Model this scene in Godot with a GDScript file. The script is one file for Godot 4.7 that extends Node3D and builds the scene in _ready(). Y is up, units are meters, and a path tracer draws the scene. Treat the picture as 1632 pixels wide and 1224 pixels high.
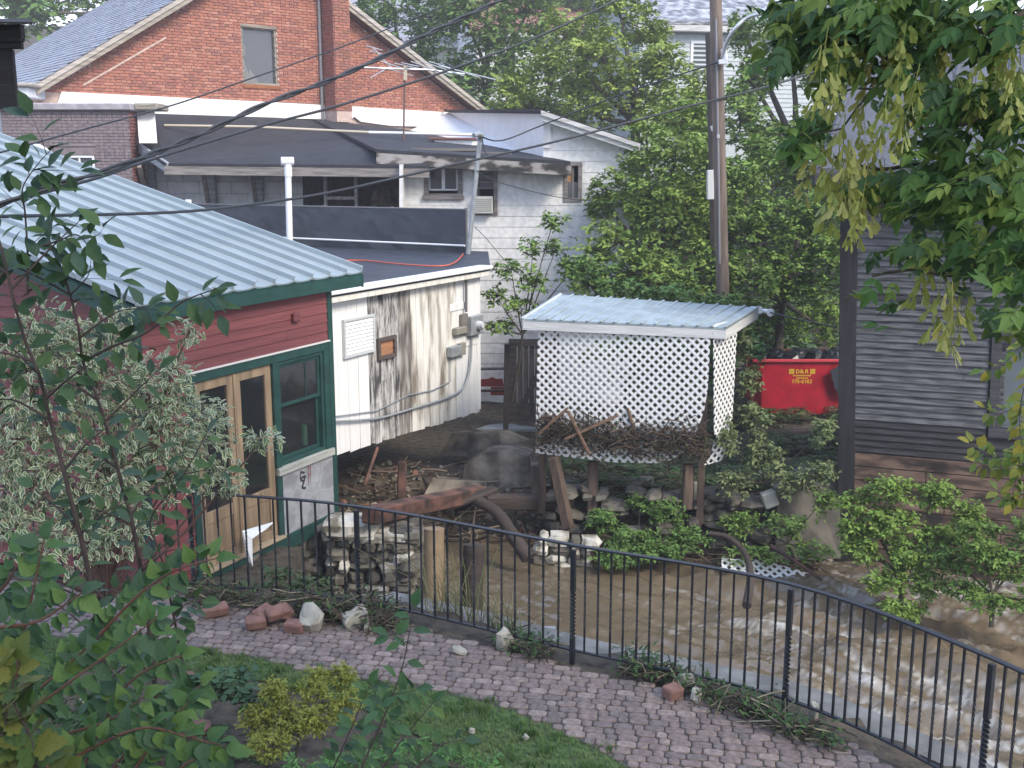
extends Node3D
# A flooded stream between old buildings. Metres, y up; the camera stands on the bank above the brick path.

const EYE := 3.67
const FOCAL := 1700.0
const TILT := 11.4
var rng := RandomNumberGenerator.new()
var used := {}
var mats := {}
var texs := {}

# ---------------------------------------------------------------- mesh collector
class MB:
	var v := PackedVector3Array()
	var n := PackedVector3Array()
	var c := PackedColorArray()
	var col := Color(1, 1, 1)
	func tri3(a: Vector3, b: Vector3, d: Vector3, na: Vector3, nb: Vector3, nd: Vector3) -> void:
		if (b - a).cross(d - a).dot(na + nb + nd) > 0.0:
			v.append(a); v.append(d); v.append(b)
			n.append(na); n.append(nd); n.append(nb)
		else:
			v.append(a); v.append(b); v.append(d)
			n.append(na); n.append(nb); n.append(nd)
		c.append(col); c.append(col); c.append(col)
	func tri(a: Vector3, b: Vector3, d: Vector3, nn: Vector3) -> void:
		var g := (b - a).cross(d - a)
		if g.length_squared() < 1e-16:
			return
		g = g.normalized()
		if g.dot(nn) < 0.0:
			g = -g
		tri3(a, b, d, g, g, g)
	func quad(a: Vector3, b: Vector3, d: Vector3, e: Vector3, nn: Vector3) -> void:
		tri(a, b, d, nn); tri(a, d, e, nn)
	func box(x: Transform3D, s: Vector3, bev := 0.0) -> void:
		var h := s * 0.5
		if bev <= 0.0:
			for ax in 3:
				for sg in [-1.0, 1.0]:
					var a1 := (ax + 1) % 3
					var a2 := (ax + 2) % 3
					var q := []
					for k in [[-1, -1], [1, -1], [1, 1], [-1, 1]]:
						var p := Vector3.ZERO
						p[ax] = sg * h[ax]; p[a1] = k[0] * h[a1]; p[a2] = k[1] * h[a2]
						q.append(x * p)
					var nn := Vector3.ZERO
					nn[ax] = sg
					quad(q[0], q[1], q[2], q[3], x.basis * nn)
			return
		var b := minf(bev, minf(h.x, minf(h.y, h.z)) * 0.9)
		for ax in 3:
			var a1 := (ax + 1) % 3
			var a2 := (ax + 2) % 3
			for sg in [-1.0, 1.0]:
				var q := []
				for k in [[-1, -1], [1, -1], [1, 1], [-1, 1]]:
					var p := Vector3.ZERO
					p[ax] = sg * h[ax]; p[a1] = k[0] * (h[a1] - b); p[a2] = k[1] * (h[a2] - b)
					q.append(x * p)
				var nn := Vector3.ZERO
				nn[ax] = sg
				quad(q[0], q[1], q[2], q[3], x.basis * nn)
				for s2 in [-1.0, 1.0]:
					var q2 := []
					for k in [[0, -1], [0, 1], [1, 1], [1, -1]]:
						var p := Vector3.ZERO
						p[ax] = sg * (h[ax] - (b if k[0] == 1 else 0.0))
						p[a1] = s2 * (h[a1] - (b if k[0] == 0 else 0.0))
						p[a2] = k[1] * (h[a2] - b)
						q2.append(x * p)
					var n2 := Vector3.ZERO
					n2[ax] = sg; n2[a1] = s2
					quad(q2[0], q2[1], q2[2], q2[3], x.basis * n2)
		for sx in [-1.0, 1.0]:
			for sy in [-1.0, 1.0]:
				for sz in [-1.0, 1.0]:
					tri(x * Vector3(sx * h.x, sy * (h.y - b), sz * (h.z - b)), x * Vector3(sx * (h.x - b), sy * h.y, sz * (h.z - b)), x * Vector3(sx * (h.x - b), sy * (h.y - b), sz * h.z), x.basis * Vector3(sx, sy, sz))
	# a bar with a rectangular section from a to b
	func bar(a: Vector3, b: Vector3, w: float, t: float, up := Vector3.UP, bev := 0.0) -> void:
		var d := (b - a).normalized()
		if absf(d.dot(up)) > 0.98:
			up = Vector3.BACK
		var z := d.cross(up).normalized()
		var y := z.cross(d).normalized()
		box(Transform3D(Basis(d, y, z), (a + b) * 0.5), Vector3(a.distance_to(b), t, w), bev)
	func tube(pts: Array, rad: Array, sides := 8, cap := true) -> void:
		var rings := []
		var dirs := []
		var prev := Vector3.ZERO
		for i in pts.size():
			var d: Vector3 = (pts[mini(i + 1, pts.size() - 1)] - pts[maxi(i - 1, 0)]).normalized()
			if prev == Vector3.ZERO:
				prev = d.cross(Vector3.UP if absf(d.y) < 0.9 else Vector3.RIGHT).normalized()
			var s := (prev - d * prev.dot(d)).normalized()
			prev = s
			var t := d.cross(s)
			var ring := []
			var dr := []
			for k in sides:
				var an := TAU * k / sides
				var o := s * cos(an) + t * sin(an)
				dr.append(o)
				ring.append(pts[i] + o * rad[mini(i, rad.size() - 1)])
			rings.append(ring); dirs.append(dr)
		for i in pts.size() - 1:
			for k in sides:
				var m := (k + 1) % sides
				tri3(rings[i][k], rings[i][m], rings[i + 1][m], dirs[i][k], dirs[i][m], dirs[i + 1][m])
				tri3(rings[i][k], rings[i + 1][m], rings[i + 1][k], dirs[i][k], dirs[i + 1][m], dirs[i + 1][k])
		if cap:
			for e in [0, pts.size() - 1]:
				var nn: Vector3 = (pts[e] - pts[1 if e == 0 else e - 1]).normalized()
				for k in range(1, sides - 1):
					tri(rings[e][0], rings[e][k], rings[e][k + 1], nn)
	# polygon (convex or not) in 3D given as a loop, extruded along ex
	func slab(loop: Array, ex: Vector3) -> void:
		var c0 := Vector3.ZERO
		for p in loop:
			c0 += p
		c0 /= loop.size()
		var nn := Vector3.ZERO
		for i in loop.size():
			nn += (loop[i] - c0).cross(loop[(i + 1) % loop.size()] - c0)
		nn = nn.normalized()
		var e1: Vector3 = (loop[1] - loop[0]).normalized()
		var e2 := nn.cross(e1)
		var flat := PackedVector2Array()
		for p in loop:
			flat.append(Vector2((p - c0).dot(e1), (p - c0).dot(e2)))
		var ix := Geometry2D.triangulate_polygon(flat)
		var out := nn if ex.dot(nn) < 0.0 else -nn
		for i in range(0, ix.size(), 3):
			tri(loop[ix[i]], loop[ix[i + 1]], loop[ix[i + 2]], out)
			tri(loop[ix[i]] + ex, loop[ix[i + 1]] + ex, loop[ix[i + 2]] + ex, -out)
		for i in loop.size():
			var a: Vector3 = loop[i]
			var b: Vector3 = loop[(i + 1) % loop.size()]
			var sn := (b - a).cross(nn)
			quad(a, b, b + ex, a + ex, sn)
	func blob(ctr: Vector3, r: Vector3, seed_n: int, rough: float, x := Basis.IDENTITY, lat := 5, lon := 8, angular := true) -> void:
		var rg := RandomNumberGenerator.new()
		rg.seed = seed_n
		var g := []
		for i in lat + 1:
			var row := []
			for k in lon:
				var th := PI * i / lat
				var ph := TAU * k / lon
				var p := Vector3(sin(th) * cos(ph), cos(th), sin(th) * sin(ph))
				if angular:
					p = Vector3(signf(p.x) * pow(absf(p.x), 0.6), signf(p.y) * pow(absf(p.y), 0.6), signf(p.z) * pow(absf(p.z), 0.6))
				p *= 1.0 + rg.randf_range(-rough, rough)
				if (i == 0 or i == lat) and k > 0:
					p = row[0]
					row.append(p)
				else:
					row.append(ctr + x * (p * r) if not (i == 0 or i == lat) else ctr + x * (p * r))
			g.append(row)
		for i in lat:
			for k in lon:
				var m := (k + 1) % lon
				tri(g[i][k], g[i][m], g[i + 1][m], (g[i][k] + g[i + 1][m]) * 0.5 - ctr)
				tri(g[i][k], g[i + 1][m], g[i + 1][k], (g[i][k] + g[i + 1][m]) * 0.5 - ctr)
	func mesh(origin := Vector3.ZERO) -> ArrayMesh:
		var m := ArrayMesh.new()
		if v.is_empty():
			return m
		var vv := v
		if origin != Vector3.ZERO:
			vv = PackedVector3Array()
			vv.resize(v.size())
			for i in v.size():
				vv[i] = v[i] - origin
		var a := []
		a.resize(Mesh.ARRAY_MAX)
		a[Mesh.ARRAY_VERTEX] = vv
		a[Mesh.ARRAY_NORMAL] = n
		a[Mesh.ARRAY_COLOR] = c
		m.add_surface_from_arrays(Mesh.PRIMITIVE_TRIANGLES, a)
		return m

# ---------------------------------------------------------------- a wall's own axes
class F:
	var o: Vector3
	var u: Vector3
	var v := Vector3.UP
	var n: Vector3
	func _init(o_: Vector3, u_: Vector3, n_: Vector3) -> void:
		o = o_; u = u_.normalized(); n = n_.normalized()
		v = Vector3.UP
	func p(a: float, b: float, c := 0.0) -> Vector3:
		return o + u * a + v * b + n * c
	func bas() -> Basis:
		return Basis(u, v, u.cross(v))
	func box(mb: MB, a0: float, a1: float, b0: float, b1: float, c0: float, c1: float, bev := 0.0) -> void:
		mb.box(Transform3D(Basis(u, v, n), p((a0 + a1) * 0.5, (b0 + b1) * 0.5, (c0 + c1) * 0.5)), Vector3(absf(a1 - a0), absf(b1 - b0), absf(c1 - c0)), bev)

# ---------------------------------------------------------------- survey helpers: sight lines from the camera's spot
func ray(px: float, py: float) -> Vector3:
	var t := deg_to_rad(TILT)
	var y := -(py - 612.0) / FOCAL
	return Vector3((px - 816.0) / FOCAL, y * cos(t) - sin(t), -cos(t) - y * sin(t))
func D(px: float, py: float, z: float) -> Vector3:
	var d := ray(px, py)
	return Vector3(0, EYE, 0) + d * (z / -d.z)
func G(px: float, py: float, h: float) -> Vector3:
	var d := ray(px, py)
	return Vector3(0, EYE, 0) + d * ((h - EYE) / d.y)
func L(f: F, px: float, py: float, c := 0.0) -> Vector2:
	var d := ray(px, py)
	var e := Vector3(0, EYE, 0)
	var t: float = (f.o + f.n * c - e).dot(f.n) / d.dot(f.n)
	var q: Vector3 = e + d * t - f.o
	var k := f.u.dot(f.v)
	return Vector2((q.dot(f.u) - q.dot(f.v) * k) / (1.0 - k * k), (q.dot(f.v) - q.dot(f.u) * k) / (1.0 - k * k))

# ---------------------------------------------------------------- nodes
func numbered(parent: Node, called: String) -> String:
	var key := str(parent.get_instance_id()) + called
	var k: int = used.get(key, 0)
	used[key] = k + 1
	return called if k == 0 else "%s_%03d" % [called, k]
func thing(called: String, label: String, category: String, at: Vector3, group := "") -> Node3D:
	var o := Node3D.new()
	o.name = numbered(self, called)
	add_child(o)
	o.position = at
	o.set_meta("label", label)
	o.set_meta("category", category)
	if group != "":
		o.set_meta("group", group)
	return o
func base_of(n: Node) -> Vector3:
	return Vector3.ZERO if n == self else (n as Node3D).global_position
func obj(called: String, mb: MB, m: Material, parent: Node = self) -> MeshInstance3D:
	var o := MeshInstance3D.new()
	o.name = numbered(parent, called)
	o.mesh = mb.mesh(base_of(parent))
	o.material_override = m
	parent.add_child(o)
	return o
func piece(called: String, mesh: Mesh, m: Material, x: Transform3D, parent: Node) -> MeshInstance3D:
	var o := MeshInstance3D.new()
	o.name = numbered(parent, called)
	o.mesh = mesh
	o.material_override = m
	parent.add_child(o)
	x.origin -= base_of(parent)
	o.transform = x
	return o
func solo(called: String, mb: MB, m: Material, label: String, category: String, group := "") -> MeshInstance3D:
	var at := Vector3.ZERO
	var lo := INF
	for p in mb.v:
		at += p
		lo = minf(lo, p.y)
	at /= maxf(1.0, mb.v.size())
	at.y = lo
	var o := MeshInstance3D.new()
	o.name = numbered(self, called)
	o.mesh = mb.mesh(at)
	o.material_override = m
	add_child(o)
	o.position = at
	o.set_meta("label", label)
	o.set_meta("category", category)
	if group != "":
		o.set_meta("group", group)
	return o
func struct(called: String, mb: MB, m: Material) -> MeshInstance3D:
	var o := obj(called, mb, m)
	o.set_meta("kind", "structure")
	return o
func many(called: String, mesh: Mesh, m: Material, xs: Array, cols: Array, parent: Node) -> MultiMeshInstance3D:
	var mm := MultiMesh.new()
	mm.transform_format = MultiMesh.TRANSFORM_3D
	mm.use_colors = true
	mm.mesh = mesh
	mm.instance_count = xs.size()
	var b := base_of(parent)
	for i in xs.size():
		var x: Transform3D = xs[i]
		x.origin -= b
		mm.set_instance_transform(i, x)
		mm.set_instance_color(i, cols[i])
	var o := MultiMeshInstance3D.new()
	o.name = numbered(parent, called)
	o.multimesh = mm
	o.material_override = m
	parent.add_child(o)
	o.set_meta("kind", "stuff")
	return o

# ---------------------------------------------------------------- textures and materials (colours given as linear values)
func noise_of(s: int, freq: float, oct: int, kind := FastNoiseLite.TYPE_SIMPLEX_SMOOTH) -> FastNoiseLite:
	var f := FastNoiseLite.new()
	f.seed = s; f.frequency = freq; f.fractal_octaves = oct; f.noise_type = kind
	return f
func gray(s: int, freq: float, oct: int, size := 256) -> Image:
	return noise_of(s, freq, oct).get_seamless_image(size, size)
# a colour texture: noise drawn through stops [[at, colour], ...]
func ramp(key: String, s: int, freq: float, oct: int, stops: Array, size := 256) -> ImageTexture:
	if texs.has(key):
		return texs[key]
	var g := Gradient.new()
	var off := PackedFloat32Array()
	var cs := PackedColorArray()
	for e in stops:
		off.append(e[0]); cs.append(e[1])
	g.offsets = off; g.colors = cs
	var lut := []
	for i in 256:
		lut.append(g.sample(i / 255.0).linear_to_srgb())
	var src := gray(s, freq, oct, size)
	src.convert(Image.FORMAT_L8)
	var data := src.get_data()
	var out := PackedByteArray()
	out.resize(size * size * 3)
	for i in data.size():
		var q: Color = lut[data[i]]
		out[i * 3] = q.r8; out[i * 3 + 1] = q.g8; out[i * 3 + 2] = q.b8
	var t := ImageTexture.create_from_image(Image.create_from_data(size, size, false, Image.FORMAT_RGB8, out))
	texs[key] = t
	return t
func bump(key: String, s: int, freq: float, oct: int) -> ImageTexture:
	if not texs.has(key):
		texs[key] = ImageTexture.create_from_image(gray(s, freq, oct))
	return texs[key]
func mat(key: String, c: Color, rough := 0.8, o := {}) -> StandardMaterial3D:
	if mats.has(key):
		return mats[key]
	var m := StandardMaterial3D.new()
	m.resource_name = key
	m.albedo_color = c.linear_to_srgb()
	m.roughness = rough
	m.metallic = o.get("metal", 0.0)
	m.metallic_specular = o.get("spec", 0.5)
	m.vertex_color_use_as_albedo = o.get("vc", false)
	var tri_scale: Vector3 = o.get("scale", Vector3.ONE)
	if o.has("tex"):
		m.albedo_texture = o.tex
	elif o.has("amp"):
		var a: float = o.amp
		var k := "amp%.2f_%d" % [a, int(o.get("noise", 0))]
		var fr: float = [0.012, 0.03, 0.006][int(o.get("noise", 0))]
		m.albedo_texture = ramp(k, 11 + int(o.get("noise", 0)), fr, 5, [[0.25, Color(1 - a, 1 - a, 1 - a)], [0.75, Color(1, 1, 1)]])
	if o.has("bump"):
		m.heightmap_enabled = true
		m.heightmap_texture = bump("bump%d" % int(o.get("bk", 0)), 77 + int(o.get("bk", 0)), [0.02, 0.05, 0.01][int(o.get("bk", 0))], 5)
		m.heightmap_scale = o.bump
	if m.albedo_texture or m.heightmap_enabled:
		m.uv1_triplanar = true
		m.uv1_world_triplanar = o.get("world", true)
		m.uv1_scale = tri_scale
	if o.has("back"):
		m.backlight_enabled = true
		m.backlight = (o.back as Color).linear_to_srgb()
	if o.has("alpha"):
		m.transparency = BaseMaterial3D.TRANSPARENCY_ALPHA
		m.albedo_color.a = o.alpha
	m.cull_mode = BaseMaterial3D.CULL_DISABLED
	mats[key] = m
	return m
func jig(c: Color, k: float) -> Color:
	var f := 1.0 + rng.randf_range(-k, k)
	return Color(clampf(c.r * f * (1 + rng.randf_range(-k, k) * 0.3), 0, 1), clampf(c.g * f, 0, 1), clampf(c.b * f * (1 + rng.randf_range(-k, k) * 0.3), 0, 1))
func aim(d: Vector3, up: Vector3) -> Basis:
	var x := d.normalized()
	var z := x.cross(up)
	if z.length() < 0.01:
		z = x.cross(Vector3.RIGHT)
	z = z.normalized()
	return Basis(x, z.cross(x), z)
func rdir() -> Vector3:
	var z := rng.randf_range(-1, 1)
	var a := rng.randf_range(0, TAU)
	var r := sqrt(1 - z * z)
	return Vector3(r * cos(a), z, r * sin(a))
func smooth(pts: Array, step := 0.25) -> Array:
	var cv := Curve3D.new()
	cv.bake_interval = step
	for i in pts.size():
		var t: Vector3 = (pts[mini(i + 1, pts.size() - 1)] - pts[maxi(i - 1, 0)]) / 6.0
		cv.add_point(pts[i], -t, t)
	return Array(cv.get_baked_points())
func taper(k: int, a: float, b: float) -> Array:
	var r := []
	for i in k:
		r.append(lerpf(a, b, float(i) / maxf(1, k - 1)))
	return r

func lerp_table(t: Array, x: float) -> float:
	if x <= t[0][0]:
		return t[0][1]
	for i in t.size() - 1:
		if x <= t[i + 1][0]:
			return lerpf(t[i][1], t[i + 1][1], (x - t[i][0]) / (t[i + 1][0] - t[i][0]))
	return t[-1][1]
const NEAR := [[-9.0, 12.7], [-2.75, 12.6], [-2.45, 12.0], [-2.25, 9.75], [-1.6, 9.3], [-0.85, 8.95], [0.62, 8.05], [2.15, 7.25], [3.1, 6.05], [3.7, 4.8], [4.2, 3.0], [6.0, -2.0], [8.0, -10.0]]
const FAR := [[-9.0, 16.5], [-3.0, 15.2], [-0.8, 14.75], [0.3, 14.5], [1.2, 14.2], [3.0, 13.7], [4.1, 13.5], [4.7, 14.0], [7.0, 13.2], [12.0, 11.4], [20.0, 8.5], [60.0, 0.0]]
const WATER := -1.6
var land_noise: FastNoiseLite
func land(x: float, z: float) -> float:
	var a := lerp_table(NEAR, x)
	var b := lerp_table(FAR, x)
	var w := land_noise.get_noise_2d(x * 9.0, z * 9.0)
	var h := 0.0
	if z < a:
		h = -0.012
		if x < -0.6 and z > 8.7:
			h -= smoothstep(8.7, 11.0, z) * 0.6 * smoothstep(-0.6, -1.4, x)
		if z < 5.7:
			h += (5.7 - z) * 0.32 * smoothstep(1.4, -0.4, x)
		h += w * 0.006
		h = lerpf(h, h - 0.35, smoothstep(0.25, 0.0, a - z))
	elif z < b:
		h = -2.4
		h = lerpf(h, -1.75, smoothstep(0.7, 0.0, b - z))
	else:
		var t := z - b
		h = -1.75 + smoothstep(0.0, 1.0, t) * 0.75 - smoothstep(1.4, 4.0, t) * 0.38 + w * 0.12
		if z > 24.0:
			h += (minf(z, 80.0) - 24.0) * 0.27
	return h

var fence_line := []
var path_poly := PackedVector2Array()
var lawn_poly := PackedVector2Array()

func build_air() -> void:
	var cam := Camera3D.new()
	cam.name = "camera"
	cam.fov = rad_to_deg(2.0 * atan(612.0 / FOCAL))
	cam.near = 0.05
	cam.far = 600.0
	cam.position = Vector3(0, EYE, 0)
	cam.rotation_degrees = Vector3(-TILT, 0, 0)
	add_child(cam)
	cam.current = true
	var env := Environment.new()
	env.background_mode = Environment.BG_SKY
	var sm := ProceduralSkyMaterial.new()
	sm.sky_top_color = Color(0.58, 0.66, 0.80)
	sm.sky_horizon_color = Color(0.92, 0.93, 0.96)
	sm.sky_curve = 0.2
	sm.ground_bottom_color = Color(0.25, 0.24, 0.22)
	sm.ground_horizon_color = Color(0.6, 0.62, 0.64)
	var sky := Sky.new()
	sky.sky_material = sm
	env.sky = sky
	env.tonemap_mode = Environment.TONE_MAPPER_LINEAR
	env.tonemap_exposure = 2.9
	env.fog_enabled = true
	env.fog_density = 0.002
	env.fog_light_color = Color(0.9, 0.9, 0.92)
	env.sdfgi_enabled = true
	env.ssao_enabled = true
	env.ssil_enabled = true
	var we := WorldEnvironment.new()
	we.name = "air"
	we.environment = env
	add_child(we)
	var sun := DirectionalLight3D.new()
	sun.name = "daylight"
	sun.light_energy = 0.5
	sun.light_angular_distance = 22.0
	sun.light_color = Color(1.0, 0.96, 0.9)
	sun.shadow_enabled = true
	sun.rotation_degrees = Vector3(-40, 46, 0)
	add_child(sun)

func build_ground() -> void:
	land_noise = noise_of(5, 0.05, 4)
	var xs := []
	var zs := []
	var t := -70.0
	while t < 70.0:
		xs.append(t); t += 0.22 if t > -6 and t < 9 else 3.0
	t = -10.0
	while t < 130.0:
		zs.append(t); t += 0.2 if t > 2 and t < 18 else (1.0 if t < 2 else 2.5)
	sheet("ground", xs, zs, mat("soil", Color(0.085, 0.072, 0.056), 0.95, {"tex": ramp("soil", 3, 0.02, 6, [[0.2, Color(0.35, 0.32, 0.3)], [0.5, Color(0.8, 0.76, 0.7)], [0.8, Color(1, 0.96, 0.88)]]), "scale": Vector3(0.9, 0.9, 0.9), "bump": 3.0}))
	# the stream in flood
	xs = []; zs = []
	t = -4.2
	while t < 15.0:
		xs.append(t); t += 0.055 if t < 6.5 else 0.14
	t = 2.0
	while t < 17.0:
		zs.append(t); t += 0.055 if t > 6.0 and t < 15.0 else 0.12
	w_big = noise_of(21, 0.35, 3)
	w_mid = noise_of(22, 1.1, 4)
	w_fin = noise_of(23, 3.2, 3)
	sheet("water", xs, zs, mat("water", Color(1, 1, 1), 0.09, {"vc": true, "spec": 0.5}))

var w_big: FastNoiseLite
var w_mid: FastNoiseLite
var w_fin: FastNoiseLite
# the current runs from the back on the left to the front on the right
func water_height(x: float, z: float) -> float:
	var along := x * 0.75 - z * 0.62
	var cross := x * 0.62 + z * 0.75
	var wild := clampf(0.15 + smoothstep(0.5, 4.5, x) * 0.8 + smoothstep(10.5, 8.0, z) * 0.35, 0.1, 1.1)
	return WATER + wild * (w_big.get_noise_2d(along * 0.8, cross * 1.6) * 0.2 + w_mid.get_noise_2d(along, cross * 1.9) * 0.13 + w_fin.get_noise_2d(along, cross * 1.5) * 0.045) + w_fin.get_noise_2d(along * 0.7, cross * 2.0) * 0.02
func water_tint(x: float, z: float) -> Color:
	var along := x * 0.75 - z * 0.62
	var cross := x * 0.62 + z * 0.75
	var wild := smoothstep(0.2, 4.0, x) * 0.55 + smoothstep(9.5, 7.0, z) * 0.5
	if z > 12.0 and x < 3.5:
		wild *= 0.3
	var f := w_mid.get_noise_2d(along * 0.9 + 40, cross * 2.6) * 0.8 + w_fin.get_noise_2d(along * 1.1, cross * 2.8) * 0.55 + w_big.get_noise_2d(along + 9, cross * 1.4) * 0.5
	var foam := smoothstep(0.45, 1.25, f + wild * 0.75)
	var silt := 0.85 + 0.3 * w_big.get_noise_2d(along * 0.6 - 20, cross * 1.2)
	return Color(0.165 * silt, 0.13 * silt, 0.088 * silt).lerp(Color(0.6, 0.6, 0.58), foam * 0.75)

func sheet(called: String, xs: Array, zs: Array, m: Material) -> void:
	var wet := called == "water"
	var v := PackedVector3Array()
	var n := PackedVector3Array()
	var c := PackedColorArray()
	var ix := PackedInt32Array()
	var nx := xs.size()
	var nz := zs.size()
	for k in nz:
		for i in nx:
			v.append(Vector3(xs[i], water_height(xs[i], zs[k]) if wet else land(xs[i], zs[k]), -zs[k]))
			c.append(water_tint(xs[i], zs[k]) if wet else Color(1, 1, 1))
	for k in nz:
		for i in nx:
			var a := v[k * nx + mini(i + 1, nx - 1)] - v[k * nx + maxi(i - 1, 0)]
			var b := v[mini(k + 1, nz - 1) * nx + i] - v[maxi(k - 1, 0) * nx + i]
			n.append(a.cross(b).normalized() * (1.0 if a.cross(b).y > 0 else -1.0))
	for k in nz - 1:
		for i in nx - 1:
			var q := k * nx + i
			ix.append_array([q, q + nx, q + nx + 1, q, q + nx + 1, q + 1])
	# front faces run clockwise seen from above
	var e := (v[ix[1]] - v[ix[0]]).cross(v[ix[2]] - v[ix[0]])
	if e.y > 0:
		for k in range(0, ix.size(), 3):
			var s := ix[k + 1]
			ix[k + 1] = ix[k + 2]
			ix[k + 2] = s
	var a2 := []
	a2.resize(Mesh.ARRAY_MAX)
	a2[Mesh.ARRAY_VERTEX] = v; a2[Mesh.ARRAY_NORMAL] = n; a2[Mesh.ARRAY_COLOR] = c; a2[Mesh.ARRAY_INDEX] = ix
	var me := ArrayMesh.new()
	me.add_surface_from_arrays(Mesh.PRIMITIVE_TRIANGLES, a2)
	var o := MeshInstance3D.new()
	o.name = called
	o.mesh = me
	o.material_override = m
	add_child(o)
	o.set_meta("kind", "structure")

func flat_poly(mb: MB, poly: PackedVector2Array, y: float) -> void:
	var ix := Geometry2D.triangulate_polygon(poly)
	for i in range(0, ix.size(), 3):
		mb.tri(Vector3(poly[ix[i]].x, y, -poly[ix[i]].y), Vector3(poly[ix[i + 1]].x, y, -poly[ix[i + 1]].y), Vector3(poly[ix[i + 2]].x, y, -poly[ix[i + 2]].y), Vector3.UP)

func build_path() -> void:
	for q in [[-5.2, 9.35], [-2.79, 8.84], [-1.29, 8.45], [0.457, 7.52], [1.877, 6.76], [2.74, 5.65], [3.3, 4.4], [3.7, 3.0]]:
		fence_line.append(Vector3(q[0], 0, -q[1]))
	var far := smooth(fence_line, 0.3)
	var near := []
	for q in [[-420, 1015], [-60, 1012], [230, 1018], [300, 1032], [420, 1052], [560, 1082], [700, 1103], [830, 1138], [920, 1180], [1000, 1226], [1040, 1300]]:
		near.append(G(q[0], q[1], 0.0))
	near = smooth(near, 0.3)
	near.append(Vector3(1.1, 0, -3.0))
	for p in far:
		path_poly.append(Vector2(p.x - 0.02, -p.z - 0.1))
	near.reverse()
	for p in near:
		path_poly.append(Vector2(p.x, -p.z))
	var mb := MB.new()
	flat_poly(mb, path_poly, 0.004)
	var bed := struct("path", mb, mat("joint", Color(0.10, 0.09, 0.08), 0.95, {"amp": 0.5, "noise": 1, "scale": Vector3(3, 3, 3)}))
	# tumbled concrete pavers, long and short ones in rows
	var pm := mat("paver", Color(1, 1, 1), 0.85, {"vc": true, "amp": 0.35, "noise": 1, "scale": Vector3(2.2, 2.2, 2.2), "bump": 0.25, "bk": 1})
	var tones := [Color(0.22, 0.172, 0.158), Color(0.25, 0.195, 0.175), Color(0.19, 0.155, 0.146), Color(0.31, 0.25, 0.225), Color(0.23, 0.18, 0.168)]
	var kinds := {}
	for sz in [0, 1]:
		for k in tones.size():
			var one := MB.new()
			one.col = tones[k]
			var w: float = 0.128 if sz == 0 else 0.068
			var ring := []
			var top := []
			var crown := []
			var cut := 0.018
			for e in [[-1, -1, 1, 0], [-1, -1, 0, 1], [-1, 1, 0, -1], [-1, 1, 1, 0], [1, 1, -1, 0], [1, 1, 0, -1], [1, -1, 0, 1], [1, -1, -1, 0]]:
				var p := Vector3(e[0] * w * 0.5 + e[2] * cut * 1.3, 0, e[1] * 0.0365 + e[3] * cut * 0.8)
				ring.append(p + Vector3(0, -0.03, 0))
				top.append(Vector3(p.x, -0.006, p.z))
				crown.append(Vector3(p.x * 0.86, 0, p.z * 0.78))
			for i in 8:
				var j := (i + 1) % 8
				one.quad(ring[i], ring[j], top[j], top[i], ring[i] + ring[j] + Vector3(0, 0.06, 0))
				one.quad(top[i], top[j], crown[j], crown[i], (top[i] + top[j]) * 1.0 + Vector3(0, 0.05, 0))
			for i in range(1, 7):
				one.tri(crown[0], crown[i], crown[i + 1], Vector3.UP)
			kinds[sz * 10 + k] = one.mesh()
	var along := Vector3(0.986, 0, 0.167)
	var deep := Vector3(0.167, 0, -0.986)
	var spots := []
	for r in range(-40, 92):
		var s := -7.0 + 0.06 * (r % 2) + rng.randf_range(-0.03, 0.03)
		var which := r
		while s < 4.5:
			var sz := 0 if posmod(which, 3) != 1 else 1
			var w := 0.135 if sz == 0 else 0.075
			var c := along * (s + w * 0.5) + deep * (r * 0.0775 + 2.4)
			s += w
			which += 1
			var q := Vector2(c.x, -c.z)
			if c.z > -3.4 or not Geometry2D.is_point_in_polygon(q, path_poly):
				continue
			spots.append([c, sz, rng.randi_range(0, 4)])
	spots.sort_custom(func(a, b): return absf(a[0].x - 0.9) * 0.4 + absf(-a[0].z - 6.6) < absf(b[0].x - 0.9) * 0.4 + absf(-b[0].z - 6.6))
	var rest := MB.new()
	for i in spots.size():
		var c: Vector3 = spots[i][0]
		var b := Basis(along, Vector3.UP, -deep) * Basis(Vector3.UP, rng.randf_range(-0.05, 0.05)) * Basis(Vector3(rng.randf_range(-1, 1), 0, rng.randf_range(-1, 1)).normalized(), rng.randf_range(0, 0.03))
		var x := Transform3D(b, c + Vector3(0, 0.017 + rng.randf_range(-0.004, 0.004), 0))
		var me: Mesh = kinds[spots[i][1] * 10 + spots[i][2]]
		if i < 300:
			piece("paver", me, pm, x, bed)
		else:
			var a := me.surface_get_arrays(0)
			for k in a[Mesh.ARRAY_VERTEX].size():
				rest.v.append(x * a[Mesh.ARRAY_VERTEX][k])
				rest.n.append(b * a[Mesh.ARRAY_NORMAL][k])
				rest.c.append(a[Mesh.ARRAY_COLOR][k])
	obj("pavers", rest, pm, bed).set_meta("kind", "stuff")
	# the lawn between the path and the flower bed
	for p in near:
		lawn_poly.append(Vector2(p.x, -p.z))
	for q in [[-420, 1100], [200, 1062], [420, 1085], [560, 1120], [640, 1160], [740, 1205], [760, 1300]]:
		var p := G(q[0], q[1], 0.0)
		lawn_poly.append(Vector2(p.x, -p.z))
	lawn_poly.append(Vector2(0.2, 3.0))
	var lm := MB.new()
	flat_poly(lm, lawn_poly, 0.001)
	struct("lawn", lm, mat("turf", Color(0.08, 0.13, 0.04), 0.95, {"amp": 0.5, "noise": 1, "scale": Vector3(1.5, 1.5, 1.5)}))
	var blade := MB.new()
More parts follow.
